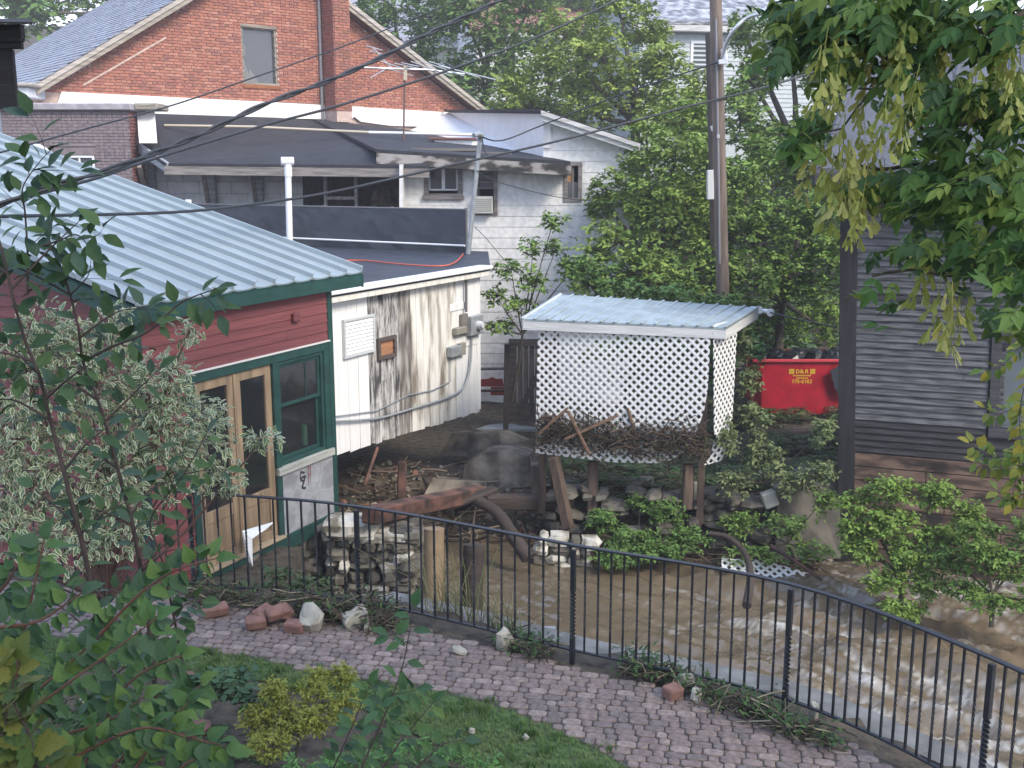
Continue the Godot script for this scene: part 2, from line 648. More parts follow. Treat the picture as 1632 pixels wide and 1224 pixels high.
	for k in 3:
		var a := TAU * k / 3.0
		var d := Vector3(cos(a), 0, sin(a))
		var s := Vector3(-sin(a), 0, cos(a)) * 0.0022
		blade.tri(d * 0.003 - s, d * 0.003 + s, d * 0.014 + Vector3(0, 0.03, 0), Vector3(0, 0.3, 0) - d)
		blade.tri(d * 0.001 - s, d * 0.001 + s, d * 0.006 + Vector3(0, 0.022, 0) + s * 3, Vector3(0, 0.3, 0) + d)
	var xs := []
	var cs := []
	var patch := noise_of(31, 1.2, 3)
	for i in 60000:
		var p := Vector2(rng.randf_range(-4.5, 1.3), rng.randf_range(4.6, 9.0))
		if not Geometry2D.is_point_in_polygon(p + Vector2(rng.randfn(0, 0.035), rng.randfn(0, 0.035) + 0.05 * patch.get_noise_2d(p.x * 5, 7)), lawn_poly):
			continue
		var y := 0.001
		var s := rng.randf_range(0.6, 1.3)
		if rng.randf() < 0.012:
			# a taller tuft
			for q in 10:
				xs.append(Transform3D(Basis(Vector3.UP, rng.randf() * TAU).scaled(Vector3(1.6, rng.randf_range(1.5, 2.4), 1.6)), Vector3(p.x + rng.randfn(0, 0.02), y, -p.y + rng.randfn(0, 0.02))))
				cs.append(jig(Color(0.09, 0.17, 0.05), 0.25))
		xs.append(Transform3D(Basis(Vector3.UP, rng.randf() * TAU).scaled(Vector3(s, s * rng.randf_range(0.6, 1.3), s)), Vector3(p.x, y, -p.y)))
		var k := patch.get_noise_2d(p.x * 2, p.y * 2)
		cs.append(jig(Color(0.13, 0.25, 0.08).lerp(Color(0.2, 0.27, 0.105), clampf(0.5 + k, 0, 1)), 0.25))
	var gr := many("grass", blade.mesh(), mat("grass", Color(1, 1, 1), 0.7, {"vc": true, "back": Color(0.04, 0.08, 0.01)}), xs, cs, self)
	gr.set_meta("label", "short green lawn grass beside the paved path")
	gr.set_meta("category", "grass")
	# the concrete edge of the bank below the railing
	var k0 := []
	for q in [[-1.15, 9.1], [-0.9, 8.98], [-0.2, 8.6], [0.62, 8.08], [1.4, 7.7], [2.15, 7.28], [2.7, 6.65], [3.1, 6.08], [3.7, 4.83], [4.2, 3.03]]:
		k0.append(Vector3(q[0], -0.13, -q[1]))
	var kb := MB.new()
	kb.col = Color(1, 1, 1)
	var ks := smooth(k0, 0.35)
	for i in ks.size() - 1:
		var d: Vector3 = (ks[i + 1] - ks[i]).normalized()
		var s := d.cross(Vector3.UP) * 0.13
		var a: Vector3 = ks[i]
		var b: Vector3 = ks[i + 1]
		var s2: Vector3 = s if i + 2 >= ks.size() else (ks[i + 2] - ks[i + 1]).normalized().cross(Vector3.UP) * 0.13
		kb.quad(a - s, a + s, b + s2, b - s2, Vector3.UP)
		kb.quad(a + s, b + s2, b + s2 + Vector3(0, -2.2, 0), a + s + Vector3(0, -2.2, 0), s)
		kb.quad(a - s, b - s2, b - s2 + Vector3(0, -2.2, 0), a - s + Vector3(0, -2.2, 0), -s)
	solo("retaining_wall", kb, mat("concrete", Color(0.2, 0.2, 0.195), 0.9, {"amp": 0.4, "scale": Vector3(0.8, 0.8, 0.8), "bump": 0.6}), "low grey concrete bank wall between the iron railing and the stream", "wall")

func build_railing() -> void:
	var iron := mat("iron", Color(0.018, 0.022, 0.03), 0.42, {"spec": 0.5, "amp": 0.5, "noise": 1, "scale": Vector3(4, 4, 4)})
	var t := thing("iron_railing", "curving black wrought iron railing with twisted balusters along the brick path", "railing", fence_line[3])
	var counts := [18, 11, 15, 15, 15, 15, 13]
	var one := twisted(0.0068, 0.83, 2.5)
	var post := twisted(0.017, 0.93, 3.0)
	var line := smooth(fence_line, 0.02)
	var cv := Curve3D.new()
	cv.bake_interval = 0.02
	for p in line:
		cv.add_point(p)
	var stops := []
	for p in fence_line:
		stops.append(cv.get_closest_offset(p))
	for i in fence_line.size():
		var o: float = stops[i]
		var d := (cv.sample_baked(minf(o + 0.05, cv.get_baked_length())) - cv.sample_baked(maxf(o - 0.05, 0))).normalized()
		piece("post", post, iron, Transform3D(aim(d, Vector3.UP), fence_line[i] + Vector3(0, -0.03, 0)), t)
		if i == fence_line.size() - 1:
			break
		for k in counts[i]:
			var f: float = lerpf(o, stops[i + 1], (k + 1.0) / (counts[i] + 1.0))
			var p := cv.sample_baked(f)
			var d2 := (cv.sample_baked(f + 0.03) - p).normalized()
			piece("baluster", one, iron, Transform3D(aim(d2, Vector3.UP) * Basis(Vector3.UP, rng.randf_range(-0.3, 0.3)), p + Vector3(rng.randf_range(-0.003, 0.003), 0.1, 0)), t)
		for rail in [[0.935, 0.042, 0.014, "top_rail"], [0.10, 0.026, 0.016, "bottom_rail"]]:
			var mb := MB.new()
			var a := cv.sample_baked(o) + Vector3(0, rail[0], 0)
			var m := 6
			for k in m:
				var b := cv.sample_baked(lerpf(o, stops[i + 1], (k + 1.0) / m)) + Vector3(0, rail[0], 0)
				mb.bar(a, b + (b - a).normalized() * 0.004, rail[1], rail[2], Vector3.UP, 0.003)
				a = b
			obj(rail[3], mb, iron, t)

func twisted(r: float, h: float, turns: float) -> ArrayMesh:
	var mb := MB.new()
	var ys := [0.0, 0.22]
	for i in 25:
		ys.append(0.24 + i * 0.4 / 24.0)
	ys.append(0.66)
	ys.append(1.0)
	var prev := []
	for i in ys.size():
		var f: float = clampf((ys[i] - 0.24) / 0.4, 0, 1)
		var an := f * turns * TAU + PI / 4
		var ring := []
		for k in 4:
			ring.append(Vector3(cos(an + k * PI / 2) * r * 1.41, ys[i] * h, sin(an + k * PI / 2) * r * 1.41))
		if i > 0:
			for k in 4:
				var m := (k + 1) % 4
				mb.quad(prev[k], prev[m], ring[m], ring[k], (ring[k] + ring[m] + prev[k] + prev[m]) * Vector3(1, 0, 1))
		prev = ring
	mb.quad(prev[0], prev[1], prev[2], prev[3], Vector3.UP)
	return mb.mesh()

# ---------------------------------------------------------------- wall pieces
func lap_board(f: F, a0: float, a1: float, b0: float, b1: float, c := 0.0, proud := 0.016) -> MB:
	var mb := MB.new()
	var s := rng.randf_range(-0.0015, 0.0015)
	mb.slab([f.p(a0, b0 + s, c), f.p(a0, b0 + s, c + proud), f.p(a0, b1 + 0.006, c + 0.004), f.p(a0, b1 + 0.006, c)], f.u * (a1 - a0))
	return mb
func clapboards(f: F, a0: float, a1: float, b0: float, b1: float, exposure: float, ms: Array, parent: Node, called := "clapboard", joints := 3.5, proud := 0.016) -> void:
	var b := b0
	while b < b1 - 0.01:
		var t := minf(b + exposure, b1)
		var a := a0
		while a < a1 - 0.01:
			var e := a + joints * rng.randf_range(0.6, 1.3)
			if a1 - e < 0.5:
				e = a1
			obj(called, lap_board(f, a + 0.001, e - 0.002, b, t, 0.0, proud), ms[rng.randi_range(0, ms.size() - 1)], parent)
			a = e
		b = t
func framed(f: F, a0: float, a1: float, b0: float, b1: float, w: float, c0: float, c1: float) -> MB:
	var mb := MB.new()
	f.box(mb, a0, a1, b1 - w, b1, c0, c1, 0.004)
	f.box(mb, a0, a1, b0, b0 + w, c0, c1, 0.004)
	f.box(mb, a0, a0 + w, b0 + w, b1 - w, c0, c1, 0.004)
	f.box(mb, a1 - w, a1, b0 + w, b1 - w, c0, c1, 0.004)
	return mb
func one_box(f: F, a0: float, a1: float, b0: float, b1: float, c0: float, c1: float, bev := 0.0) -> MB:
	var mb := MB.new()
	f.box(mb, a0, a1, b0, b1, c0, c1, bev)
	return mb
func one_bar(a: Vector3, b: Vector3, w: float, t: float, bev := 0.0) -> MB:
	var mb := MB.new()
	mb.bar(a, b, w, t, Vector3.UP, bev)
	return mb
func one_tube(pts: Array, r: float, r2 := -1.0, sides := 8) -> MB:
	var mb := MB.new()
	mb.tube(pts, taper(pts.size(), r, r if r2 < 0 else r2), sides)
	return mb
# an empty dark room behind an opening
func room(f: F, a0: float, a1: float, b0: float, b1: float, deep: float, parent: Node) -> void:
	var mb := MB.new()
	f.box(mb, a0, a1, b0, b1, -deep - 0.06, -deep)
	f.box(mb, a0 - 0.06, a0, b0, b1, -deep, -0.1)
	f.box(mb, a1, a1 + 0.06, b0, b1, -deep, -0.1)
	f.box(mb, a0, a1, b0 - 0.06, b0, -deep, -0.1)
	f.box(mb, a0, a1, b1, b1 + 0.06, -deep, -0.1)
	obj("interior", mb, mat("interior", Color(0.16, 0.15, 0.14), 0.9), parent)

func wood_mat(key: String, c: Color, amp := 0.5, vertical := false, rough := 0.85, bmp := 0.4) -> StandardMaterial3D:
	return mat(key, c, rough, {"amp": amp, "scale": Vector3(3.0, 0.35, 3.0) if vertical else Vector3(0.35, 4.0, 0.35), "bump": bmp, "bk": 1})

func build_red_house() -> void:
	var red := []
	for k in 3:
		red.append(wood_mat("red_paint%d" % k, [Color(0.21, 0.06, 0.062), Color(0.23, 0.067, 0.068), Color(0.19, 0.055, 0.059)][k], 0.28, false, 0.6))
	var green := mat("green_paint", Color(0.018, 0.07, 0.06), 0.5, {"amp": 0.35, "scale": Vector3(1.5, 1.5, 1.5)})
	var glass := mat("glass", Color(0.03, 0.035, 0.04), 0.06, {"alpha": 0.35, "spec": 0.7})
	var r := F.new(Vector3(-3.49, -0.52, -9.83), Vector3(0.443, 0, -0.896), Vector3(0.896, 0, 0.443))
	var w := F.new(r.p(0.12, 0, -0.15), r.u, r.n)
	var h := thing("red_house", "dark red clapboard house with pale blue standing seam metal roof and green trim", "house", w.o)
	var end := L(w, 529, 600).x
	var head := L(w, 470, 556).y
	var dl := L(w, 312, 700).x
	var dr := L(w, 437, 700).x
	var wr := L(w, 516, 640).x
	var sill := L(w, 480, 731).y
	var eave := 2.94
	# walls behind the boards
	var back := MB.new()
	w.box(back, 0, end, head, eave + 0.05, -0.12, -0.003)
	w.box(back, 0, dl - 0.06, 0.0, head, -0.12, -0.003)
	w.box(back, wr, end, 0.0, head, -0.12, -0.003)
	w.box(back, dr, wr, 0.0, sill, -0.12, -0.003)
	var g := F.new(w.o, Vector3(-0.896, 0, -0.443), Vector3(-0.443, 0, 0.896))
	back.slab([g.p(0, 0, -0.003), g.p(7.0, 0, -0.003), g.p(7.0, eave + 7 * 0.27, -0.003), g.p(0, eave, -0.003)], -g.n * 0.1)
	var gb := F.new(w.p(end, 0, 0), g.u, -g.n)
	back.slab([gb.p(0.1, 0, 0), gb.p(7.0, 0, 0), gb.p(7.0, eave + 7 * 0.27, 0), gb.p(0.1, eave, 0)], -gb.n * 0.1)
	obj("wall", back, red[0], h)
	room(w, 0.15, end - 0.15, 0.02, eave - 0.25, 3.0, h)
	clapboards(w, 0.05, end - 0.07, head + 0.012, eave, 0.113, red, h)
	clapboards(w, wr + 0.10, end - 0.07, 0.75, head + 0.01, 0.113, red, h)
	clapboards(w, 0.05, dl - 0.1, 0.12, head + 0.01, 0.113, red, h)
	var b := 0.0
	while b < eave + 1.8:
		var a0 := maxf(0.05, (b + 0.113 - eave) / 0.27)
		if a0 < 6.5:
			obj("clapboard", lap_board(g, a0, 6.9, b, b + 0.113), red[rng.randi_range(0, 2)], h)
		b += 0.113
	for cb in [[w, end - 0.07, end + 0.02], [w, -0.02, 0.05]]:
		obj("corner_board", one_box(cb[0], cb[1], cb[2], -0.05, eave, -0.02, 0.024, 0.003), green, h)
	obj("corner_board", one_box(g, -0.02, 0.06, -0.05, eave, -0.02, 0.024, 0.003), green, h)
	# openings
	var trim := MB.new()
	w.box(trim, dl - 0.1, wr + 0.1, head - 0.1, head, 0.0, 0.03, 0.004)
	w.box(trim, dl - 0.1, dl, -0.02, head - 0.1, -0.04, 0.028, 0.004)
	w.box(trim, dr, dr + 0.09, -0.02, head - 0.1, -0.04, 0.028, 0.004)
	w.box(trim, wr, wr + 0.1, sill, head - 0.1, -0.04, 0.028, 0.004)
	obj("trim", trim, green, h)
	obj("drip_cap", one_box(w, dl - 0.12, wr + 0.12, head, head + 0.018, 0.0, 0.045, 0.003), mat("pale_trim", Color(0.6, 0.6, 0.58), 0.6), h)
	obj("sill_board", one_box(w, -0.1, end + 0.02, -0.18, 0.0, -0.05, 0.035, 0.004), green, h)
	obj("lamp_bracket", one_box(w, L(w, 462, 503).x, L(w, 472, 503).x, L(w, 467, 512).y, L(w, 467, 498).y, 0.016, 0.07, 0.012), red[2], h)
	var oak := wood_mat("oak", Color(0.36, 0.26, 0.165), 0.45, true, 0.55, 0.2)
	var door_top := head - 0.1
	var mid := (dl + dr) * 0.5
	for k in 2:
		var a0: float = [dl + 0.005, mid + 0.005][k]
		var a1: float = [mid - 0.005, dr - 0.005][k]
		var leaf := framed(w, a0, a1, 0.03, door_top - 0.01, 0.10, -0.05, -0.005)
		w.box(leaf, a0 + 0.1, a1 - 0.1, 0.5, 0.63, -0.05, -0.007, 0.004)
		var d := obj("door", leaf, oak, h)
		obj("pane", one_box(w, a0 + 0.1, a1 - 0.1, 0.63, door_top - 0.11, -0.032, -0.026), glass, d)
		obj("door_panel", one_box(w, a0 + 0.1, a1 - 0.1, 0.13, 0.5, -0.04, -0.018, 0.01), oak, d)
	obj("astragal", one_box(w, mid - 0.02, mid + 0.02, 0.03, door_top - 0.01, -0.006, 0.012, 0.004), oak, h)
	obj("threshold", one_box(w, dl - 0.05, dr + 0.05, 0.0, 0.03, -0.08, 0.08, 0.005), wood_mat("bare_board", Color(0.42, 0.33, 0.22), 0.3), h)
	var wl := dr + 0.09
	var wt := head - 0.1
	var mr := L(w, 480, 641).y
	var win := obj("window", framed(w, wl, wr, sill, wt, 0.045, -0.09, 0.01), green, h)
	obj("sash", framed(w, wl + 0.045, wr - 0.045, mr, wt - 0.045, 0.04, -0.045, -0.015), green, win)
	obj("sash", framed(w, wl + 0.045, wr - 0.045, sill + 0.045, mr + 0.04, 0.04, -0.08, -0.05), green, win)
	obj("pane", one_box(w, wl + 0.08, wr - 0.08, mr + 0.03, wt - 0.08, -0.034, -0.028), glass, win)
	obj("pane", one_box(w, wl + 0.08, wr - 0.08, sill + 0.08, mr + 0.01, -0.068, -0.062), glass, win)
	obj("glazing_bar", one_box(w, (wl + wr) * 0.5 + 0.12, (wl + wr) * 0.5 + 0.13, mr + 0.03, wt - 0.08, -0.04, -0.02), green, win)
	obj("sill", one_box(w, wl - 0.09, wr + 0.12, sill - 0.09, sill, -0.02, 0.06, 0.005), wood_mat("flaking_sill", Color(0.45, 0.46, 0.42), 0.4), win)
	var cup := MB.new()
	cup.tube([w.p(wr - 0.2, sill + 0.09, -0.16), w.p(wr - 0.2, sill + 0.33, -0.16)], [0.04, 0.04], 12)
	solo("candle", cup, mat("candle_green", Color(0.16, 0.42, 0.26), 0.5), "green candle standing inside the red house window", "candle")
	# patched panel under the window, sprayed numbers on it
	obj("patch_panel", one_box(w, dr + 0.09, end - 0.07, 0.0, sill - 0.09, 0.0, 0.02, 0.003), mat("patch", Color(0.34, 0.35, 0.37), 0.85, {"tex": ramp("patch", 8, 0.012, 5, [[0.3, Color(0.62, 0.62, 0.62)], [0.5, Color(1, 1, 1)], [0.62, Color(0.75, 0.75, 0.76)], [0.75, Color(1, 1, 1)]]), "scale": Vector3(0.7, 0.7, 0.7)}), h)
	var ink := MB.new()
	var q := L(w, 477, 765)
	for e in [[0, 0.1, 0.08, 0.07], [0, 0.1, 0, 0.0], [0, 0.02, 0.09, 0.03], [0.09, 0.03, 0.02, -0.1], [0.02, -0.1, 0.09, -0.12], [0.0, 0.0, 0.07, -0.03]]:
		ink.bar(w.p(q.x + e[0], q.y + e[1], 0.0215), w.p(q.x + e[2], q.y + e[3], 0.0215), 0.002, 0.028, w.v)
	obj("spray_mark", ink, mat("spray_black", Color(0.03, 0.03, 0.035), 0.8), h)
	ink = MB.new()
	for e in [[0.15, 0.14, 0.15, -0.1], [0.15, 0.1, 0.2, 0.12], [0.15, 0.02, 0.2, 0.03], [0.2, 0.12, 0.18, -0.08]]:
		ink.bar(w.p(q.x + e[0], q.y + e[1], 0.0215), w.p(q.x + e[2], q.y + e[3], 0.0215), 0.002, 0.012, w.v)
	obj("spray_mark", ink, mat("spray_red", Color(0.25, 0.03, 0.04), 0.8), h)
	# roof of pans and standing seams
	var roof_m := mat("blue_metal", Color(0.33, 0.395, 0.43), 0.4, {"metal": 0.15, "spec": 0.5, "amp": 0.12, "scale": Vector3(0.6, 0.6, 0.6)})
	var up := Vector3(-0.896, 0.27, -0.443).normalized()
	var len_e := L(r, 578, 440).x
	var nn := r.u.cross(up).normalized()
	if nn.y < 0:
		nn = -nn
	var deck := MB.new()
	deck.slab([r.p(0.02, 2.93), r.p(len_e - 0.02, 2.93), r.p(len_e - 0.02, 2.93) + up * 9.0, r.p(0.02, 2.93) + up * 9.0], -nn * 0.05)
	var rf := obj("roof", deck, green, h)
	var n_p := 11
	for k in n_p:
		var a0 := len_e * k / n_p
		var a1 := len_e * (k + 1) / n_p
		var pan := MB.new()
		var m := 6
		for i in m:
			var t0 := float(i) / m
			var t1 := float(i + 1) / m
			var d0 := r.p(lerpf(a0, a1, t0), 2.965) - nn * (0.022 * sin(PI * t0))
			var d1 := r.p(lerpf(a0, a1, t1), 2.965) - nn * (0.022 * sin(PI * t1))
			var n0 := (nn + r.u * 0.20 * cos(PI * t0)).normalized()
			var n1 := (nn + r.u * 0.20 * cos(PI * t1)).normalized()
			pan.tri3(d0, d1, d1 + up * 9.0, n0, n1, n1)
			pan.tri3(d0, d1 + up * 9.0, d0 + up * 9.0, n0, n1, n0)
			pan.quad(d0, d1, d1 - nn * 0.02, d0 - nn * 0.02, r.n)
		obj("roof_panel", pan, roof_m, rf)
	for k in n_p + 1:
		var a := clampf(len_e * k / n_p, 0.012, len_e - 0.012)
		var s := MB.new()
		s.box(Transform3D(Basis(r.u, nn, r.u.cross(nn)), r.p(a, 2.965) + up * 4.5 + nn * 0.022), Vector3(0.026, 0.062, 9.0), 0.005)
		obj("roof_seam", s, roof_m, rf)
	obj("fascia", one_box(r, -0.02, len_e + 0.01, 2.77, 2.925, -0.035, -0.005, 0.004), green, rf)
	for e in [[0.0, -1], [len_e, 1]]:
		var s := MB.new()
		var a: Vector3 = r.p(e[0] - e[1] * 0.012, 2.93)
		s.slab([a + Vector3(0, -0.01, 0), a + Vector3(0, -0.17, 0), a + up * 9 + Vector3(0, -0.17, 0), a + up * 9 + Vector3(0, -0.01, 0)], r.u * e[1] * 0.03)
		obj("rake_board", s, green, rf)
	obj("soffit", one_box(r, 0.03, len_e - 0.03, 2.79, 2.81, -0.16, -0.036), green, rf)

func build_white_shed() -> void:
	var p0 := Vector3(-2.38, 0, -14.0)
	var p1 := Vector3(-0.51, 0, -17.5)
	var u := (p1 - p0).normalized()
	var f := F.new(p0, u, Vector3(-u.z, 0, u.x))
	var h := thing("white_shed", "sagging white board shed with peeling paint, hanging over the stream", "shed", f.p(2, -0.3, 0))
	var eave := L(f, 533, 478).y
	var ln := L(f, 764, 600).x
	var white := wood_mat("shed_white", Color(0.78, 0.78, 0.78), 0.12, true, 0.6, 0.15)
	var aged := mat("shed_aged", Color(1, 1, 1), 0.8, {"tex": ramp("shed_aged", 41, 0.014, 5, [[0.2, Color(0.2, 0.17, 0.14)], [0.34, Color(0.42, 0.39, 0.34)], [0.5, Color(0.68, 0.66, 0.61)], [0.8, Color(0.78, 0.77, 0.73)]]), "scale": Vector3(1.4, 0.22, 1.4), "bump": 0.4, "bk": 1})
	var bare := mat("shed_bare", Color(1, 1, 1), 0.85, {"tex": ramp("shed_bare", 43, 0.02, 4, [[0.3, Color(0.05, 0.048, 0.05)], [0.42, Color(0.14, 0.13, 0.125)], [0.5, Color(0.5, 0.49, 0.48)], [0.6, Color(0.2, 0.19, 0.18)], [0.72, Color(0.58, 0.57, 0.56)]]), "scale": Vector3(2.2, 0.28, 2.2), "bump": 0.5, "bk": 1})
	var dark := mat("shed_dark", Color(1, 1, 1), 0.85, {"tex": ramp("shed_dark", 44, 0.016, 4, [[0.3, Color(0.10, 0.09, 0.085)], [0.5, Color(0.22, 0.2, 0.185)], [0.75, Color(0.45, 0.43, 0.4)]]), "scale": Vector3(2.0, 0.3, 2.0), "bump": 0.5, "bk": 1})
	# backing and the other sides
	var mb := MB.new()
	f.box(mb, -1.2, ln - 0.03, 0.0, eave + 0.04, -0.1, -0.012)
	f.box(mb, ln - 0.12, ln - 0.02, -0.25, eave + 0.04, -2.6, -0.1)
	f.box(mb, -1.2, ln - 0.03, -0.2, eave, -2.7, -2.6)
	obj("wall", mb, white, h)
	mb = MB.new()
	mb.slab([f.p(-1.2, L(f, 533, 724).y + 0.2, -0.03), f.p(ln - 0.05, L(f, 764, 655).y + 0.12, -0.03), f.p(ln - 0.05, L(f, 764, 655).y + 0.2, -2.6), f.p(-1.2, -0.05, -2.6)], Vector3(0, 0.12, 0))
	obj("floor", mb, mat("rot_wood", Color(0.05, 0.04, 0.032), 0.95, {"amp": 0.5, "scale": Vector3(1, 1, 1)}), h)
	var x := 533.0 - 110
	var gap := 16.5
	while x < 762.0:
		gap = 16.5 if x < 585 else rng.randf_range(8.5, 12.5)
		var a0 := L(f, x, 600).x
		var a1 := L(f, minf(x + gap, 764), 600).x
		var t0 := minf(L(f, x, 727 - (x - 533) * 0.306).y + rng.randf_range(-0.025, 0.03), 0.2)
		var t1 := minf(L(f, x + gap, 727 - (x + gap - 533) * 0.306).y + rng.randf_range(-0.015, 0.015), 0.2)
		if x < 533:
			t0 = L(f, 533, 727).y; t1 = t0
		var s := MB.new()
		var c := rng.randf_range(-0.003, 0.003)
		s.slab([f.p(a0 + 0.003, t0, c), f.p(a1 - 0.003, t1, c), f.p(a1 - 0.003, eave, c), f.p(a0 + 0.003, eave, c)], -f.n * 0.011)
		var m: Material = white
		if x > 585:
			m = bare if x < 628 else (dark if x < 655 else aged)
			if x > 655 and rng.randf() < 0.12:
				m = dark
			if x > 715 and rng.randf() < 0.5:
				m = white
		obj("board", s, m, h)
		x += gap
	# boards nailed over the top right
	for e in [[716, 742, 480, 497], [742, 764, 452, 552]]:
		var q0 := L(f, e[0], e[3])
		var q1 := L(f, e[1], e[2])
		obj("cover_board", one_box(f, q0.x, minf(q1.x, ln + 0.03), q0.y, minf(q1.y, eave), 0.0, 0.018, 0.003), white, h)
	obj("corner_board", one_box(f, ln - 0.1, ln + 0.01, L(f, 764, 652).y, eave, 0.0, 0.022, 0.003), white, h)
	# eave boards with flaking paint
	obj("fascia", one_box(f, -1.3, ln + 0.09, eave - 0.01, eave + 0.10, 0.0, 0.15, 0.004), aged, h)
	obj("gutter_edge", one_box(f, -1.3, ln + 0.12, eave + 0.101, eave + 0.155, -0.05, 0.2, 0.006), white, h)
	# louvre
	var a := L(f, 546, 572)
	var b := L(f, 593, 500)
	var vent := obj("louvre", framed(f, a.x, b.x, a.y, b.y, 0.035, 0.0, 0.05), mat("louvre_metal", Color(0.5, 0.53, 0.55), 0.5), h)
	var k := 0
	while k < 9:
		var y0 := lerpf(a.y + 0.04, b.y - 0.04, k / 9.0)
		var s := MB.new()
		s.slab([f.p(a.x + 0.035, y0, 0.04), f.p(b.x - 0.035, y0, 0.04), f.p(b.x - 0.035, y0 + 0.075, 0.012), f.p(a.x + 0.035, y0 + 0.075, 0.012)], -f.n * 0.006)
		obj("slat", s, white, vent)
		k += 1
	# small hatch with a plywood back
	a = L(f, 600, 575); b = L(f, 628, 533)
	var hatch := obj("hatch", framed(f, a.x, b.x, a.y, b.y, 0.055, 0.002, 0.05), wood_mat("hatch_wood", Color(0.11, 0.085, 0.075), 0.4), h)
	obj("hatch_panel", one_box(f, a.x + 0.05, b.x - 0.05, a.y + 0.05, b.y - 0.05, 0.002, 0.012), wood_mat("hatch_ply", Color(0.42, 0.2, 0.10), 0.4), hatch)
	# electric meter, boxes and conduits
	var galv := mat("galvanised", Color(0.36, 0.39, 0.41), 0.45, {"metal": 0.3, "amp": 0.25, "scale": Vector3(2, 2, 2)})
	a = L(f, 741, 535); b = L(f, 760, 500)
	var meter := thing("electric_meter", "grey electric meter box with round glass dial on shed wall", "meter", f.p(a.x, a.y, 0.03))
	obj("case", one_box(f, a.x, b.x, a.y, b.y, 0.02, 0.13, 0.01), galv, meter)
	var dial := MB.new()
	var ctr := f.p((a.x + b.x) * 0.5 + 0.01, lerpf(a.y, b.y, 0.5), 0.13)
	dial.tube([ctr, ctr + f.n * 0.07, ctr + f.n * 0.095], [0.075, 0.07, 0.045], 16)
	obj("dial", dial, mat("dial", Color(0.6, 0.62, 0.64), 0.12, {"spec": 0.7}), meter)
	obj("mounting_board", one_box(f, L(f, 731, 520).x, a.x - 0.004, a.y + 0.04, b.y + 0.06, 0.012, 0.07, 0.01), wood_mat("mount", Color(0.2, 0.18, 0.16), 0.3), meter)
	a = L(f, 720, 534); b = L(f, 735, 519)
	solo("junction_box", one_box(f, a.x, b.x, a.y, b.y, 0.012, 0.11, 0.012), mat("box_tan", Color(0.25, 0.235, 0.2), 0.6), "brownish grey round cornered box beside the electric meter", "box")
	a = L(f, 711, 569); b = L(f, 726, 549)
	solo("switch_box", one_box(f, a.x, b.x, a.y, b.y, 0.012, 0.12, 0.008), galv, "pale grey switch box on shed wall below the meter", "box")
	a = L(f, 727, 567); b = L(f, 736, 545)
	solo("junction_box", one_box(f, a.x, b.x, a.y, b.y, 0.012, 0.08, 0.006), mat("box_tan", Color.WHITE), "narrow tan box right beside the pale grey switch box", "box")
	var pts := []
	for e in [[752, 535], [750, 575], [746, 600], [735, 622], [705, 637], [655, 652], [600, 667], [533, 672]]:
		var q := L(f, e[0], e[1], 0.05)
		pts.append(f.p(q.x, q.y, 0.05))
	solo("conduit", one_tube(smooth(pts, 0.15), 0.017), galv, "thick grey cable conduit bending down along the peeling shed wall", "conduit")
	pts = []
	for e in [[718, 569], [718, 608], [690, 622], [650, 630], [600, 655], [533, 664]]:
		var q := L(f, e[0], e[1], 0.03)
		pts.append(f.p(q.x, q.y, 0.03))
	solo("conduit", one_tube(pts, 0.009), galv, "thin grey cable stapled along shed wall above the thick conduit", "conduit")
	pts = []
	for e in [[743, 497], [743, 447]]:
		var q := L(f, e[0], e[1], 0.06)
		pts.append(f.p(q.x, q.y, 0.06))
	solo("conduit", one_tube(pts, 0.022), mat("dark_pipe", Color(0.12, 0.12, 0.13), 0.6), "short upright dark pipe from the meter up to the shed eave", "conduit")
	# flat tar roof reaching back to the screen
	var tar := mat("tar", Color(0.035, 0.042, 0.062), 0.5, {"amp": 0.4, "scale": Vector3(0.5, 0.5, 0.5), "bump": 0.3})
	var top := eave + 0.15
	mb = MB.new()
	var lp := [f.p(-1.3, top, 0.16), f.p(ln + 0.1, top, 0.16), Vector3(-0.45, top + 0.02, -20.25), Vector3(-7.6, top + 0.02, -23.9), Vector3(-7.6, top, -16.5), Vector3(-4.4, top, -14.2)]
	mb.slab(lp, Vector3(0, -0.08, 0))
	obj("roof", mb, tar, h)
	# service mast and orange cord
	var mast := thing("service_mast", "leaning grey service mast with weatherhead rising behind the tar roof", "mast", D(746, 405, 19.7))
	obj("pipe", one_tube([D(746, 405, 19.7), D(752, 350, 19.7), D(765, 222, 19.7)], 0.045, 0.04), galv, mast)
	obj("weatherhead", one_tube([D(764, 224, 19.7), D(767, 216, 19.68), D(762, 213, 19.5), D(755, 216, 19.4)], 0.06, 0.045), galv, mast)
	for e in [[768, 218, 775, 245, 790, 250], [768, 222, 772, 240, 776, 247]]:
		obj("lead_wire", one_tube(smooth([D(e[0], e[1], 19.6), D(e[2], e[3], 19.6), D(e[4], e[5], 19.6)], 0.1), 0.008), mat("cable", Color(0.02, 0.022, 0.028), 0.5), mast)
	pts = []
	for e in [[505, 408], [540, 415], [580, 415], [640, 421], [700, 424], [725, 418], [738, 405]]:
		pts.append(G(e[0], e[1], top + 0.035))
	solo("extension_cord", one_tube(smooth(pts, 0.2), 0.012), mat("orange_cord", Color(0.55, 0.1, 0.05), 0.5), "orange extension cord snaking over the dark tar roof", "cord")
	# black fabric screen round the terrace
	var s := F.new(Vector3(-0.86, top + 0.02, -20.0), Vector3(-0.88, 0, -0.47), Vector3(-0.47, 0, 0.88))
	var sc := thing("fabric_screen", "black fabric privacy screen on pipe posts with white lower rail above tar roof", "fence", s.p(3.5, 0, 0))
	mb = MB.new()
	var nz := noise_of(61, 0.9, 3)
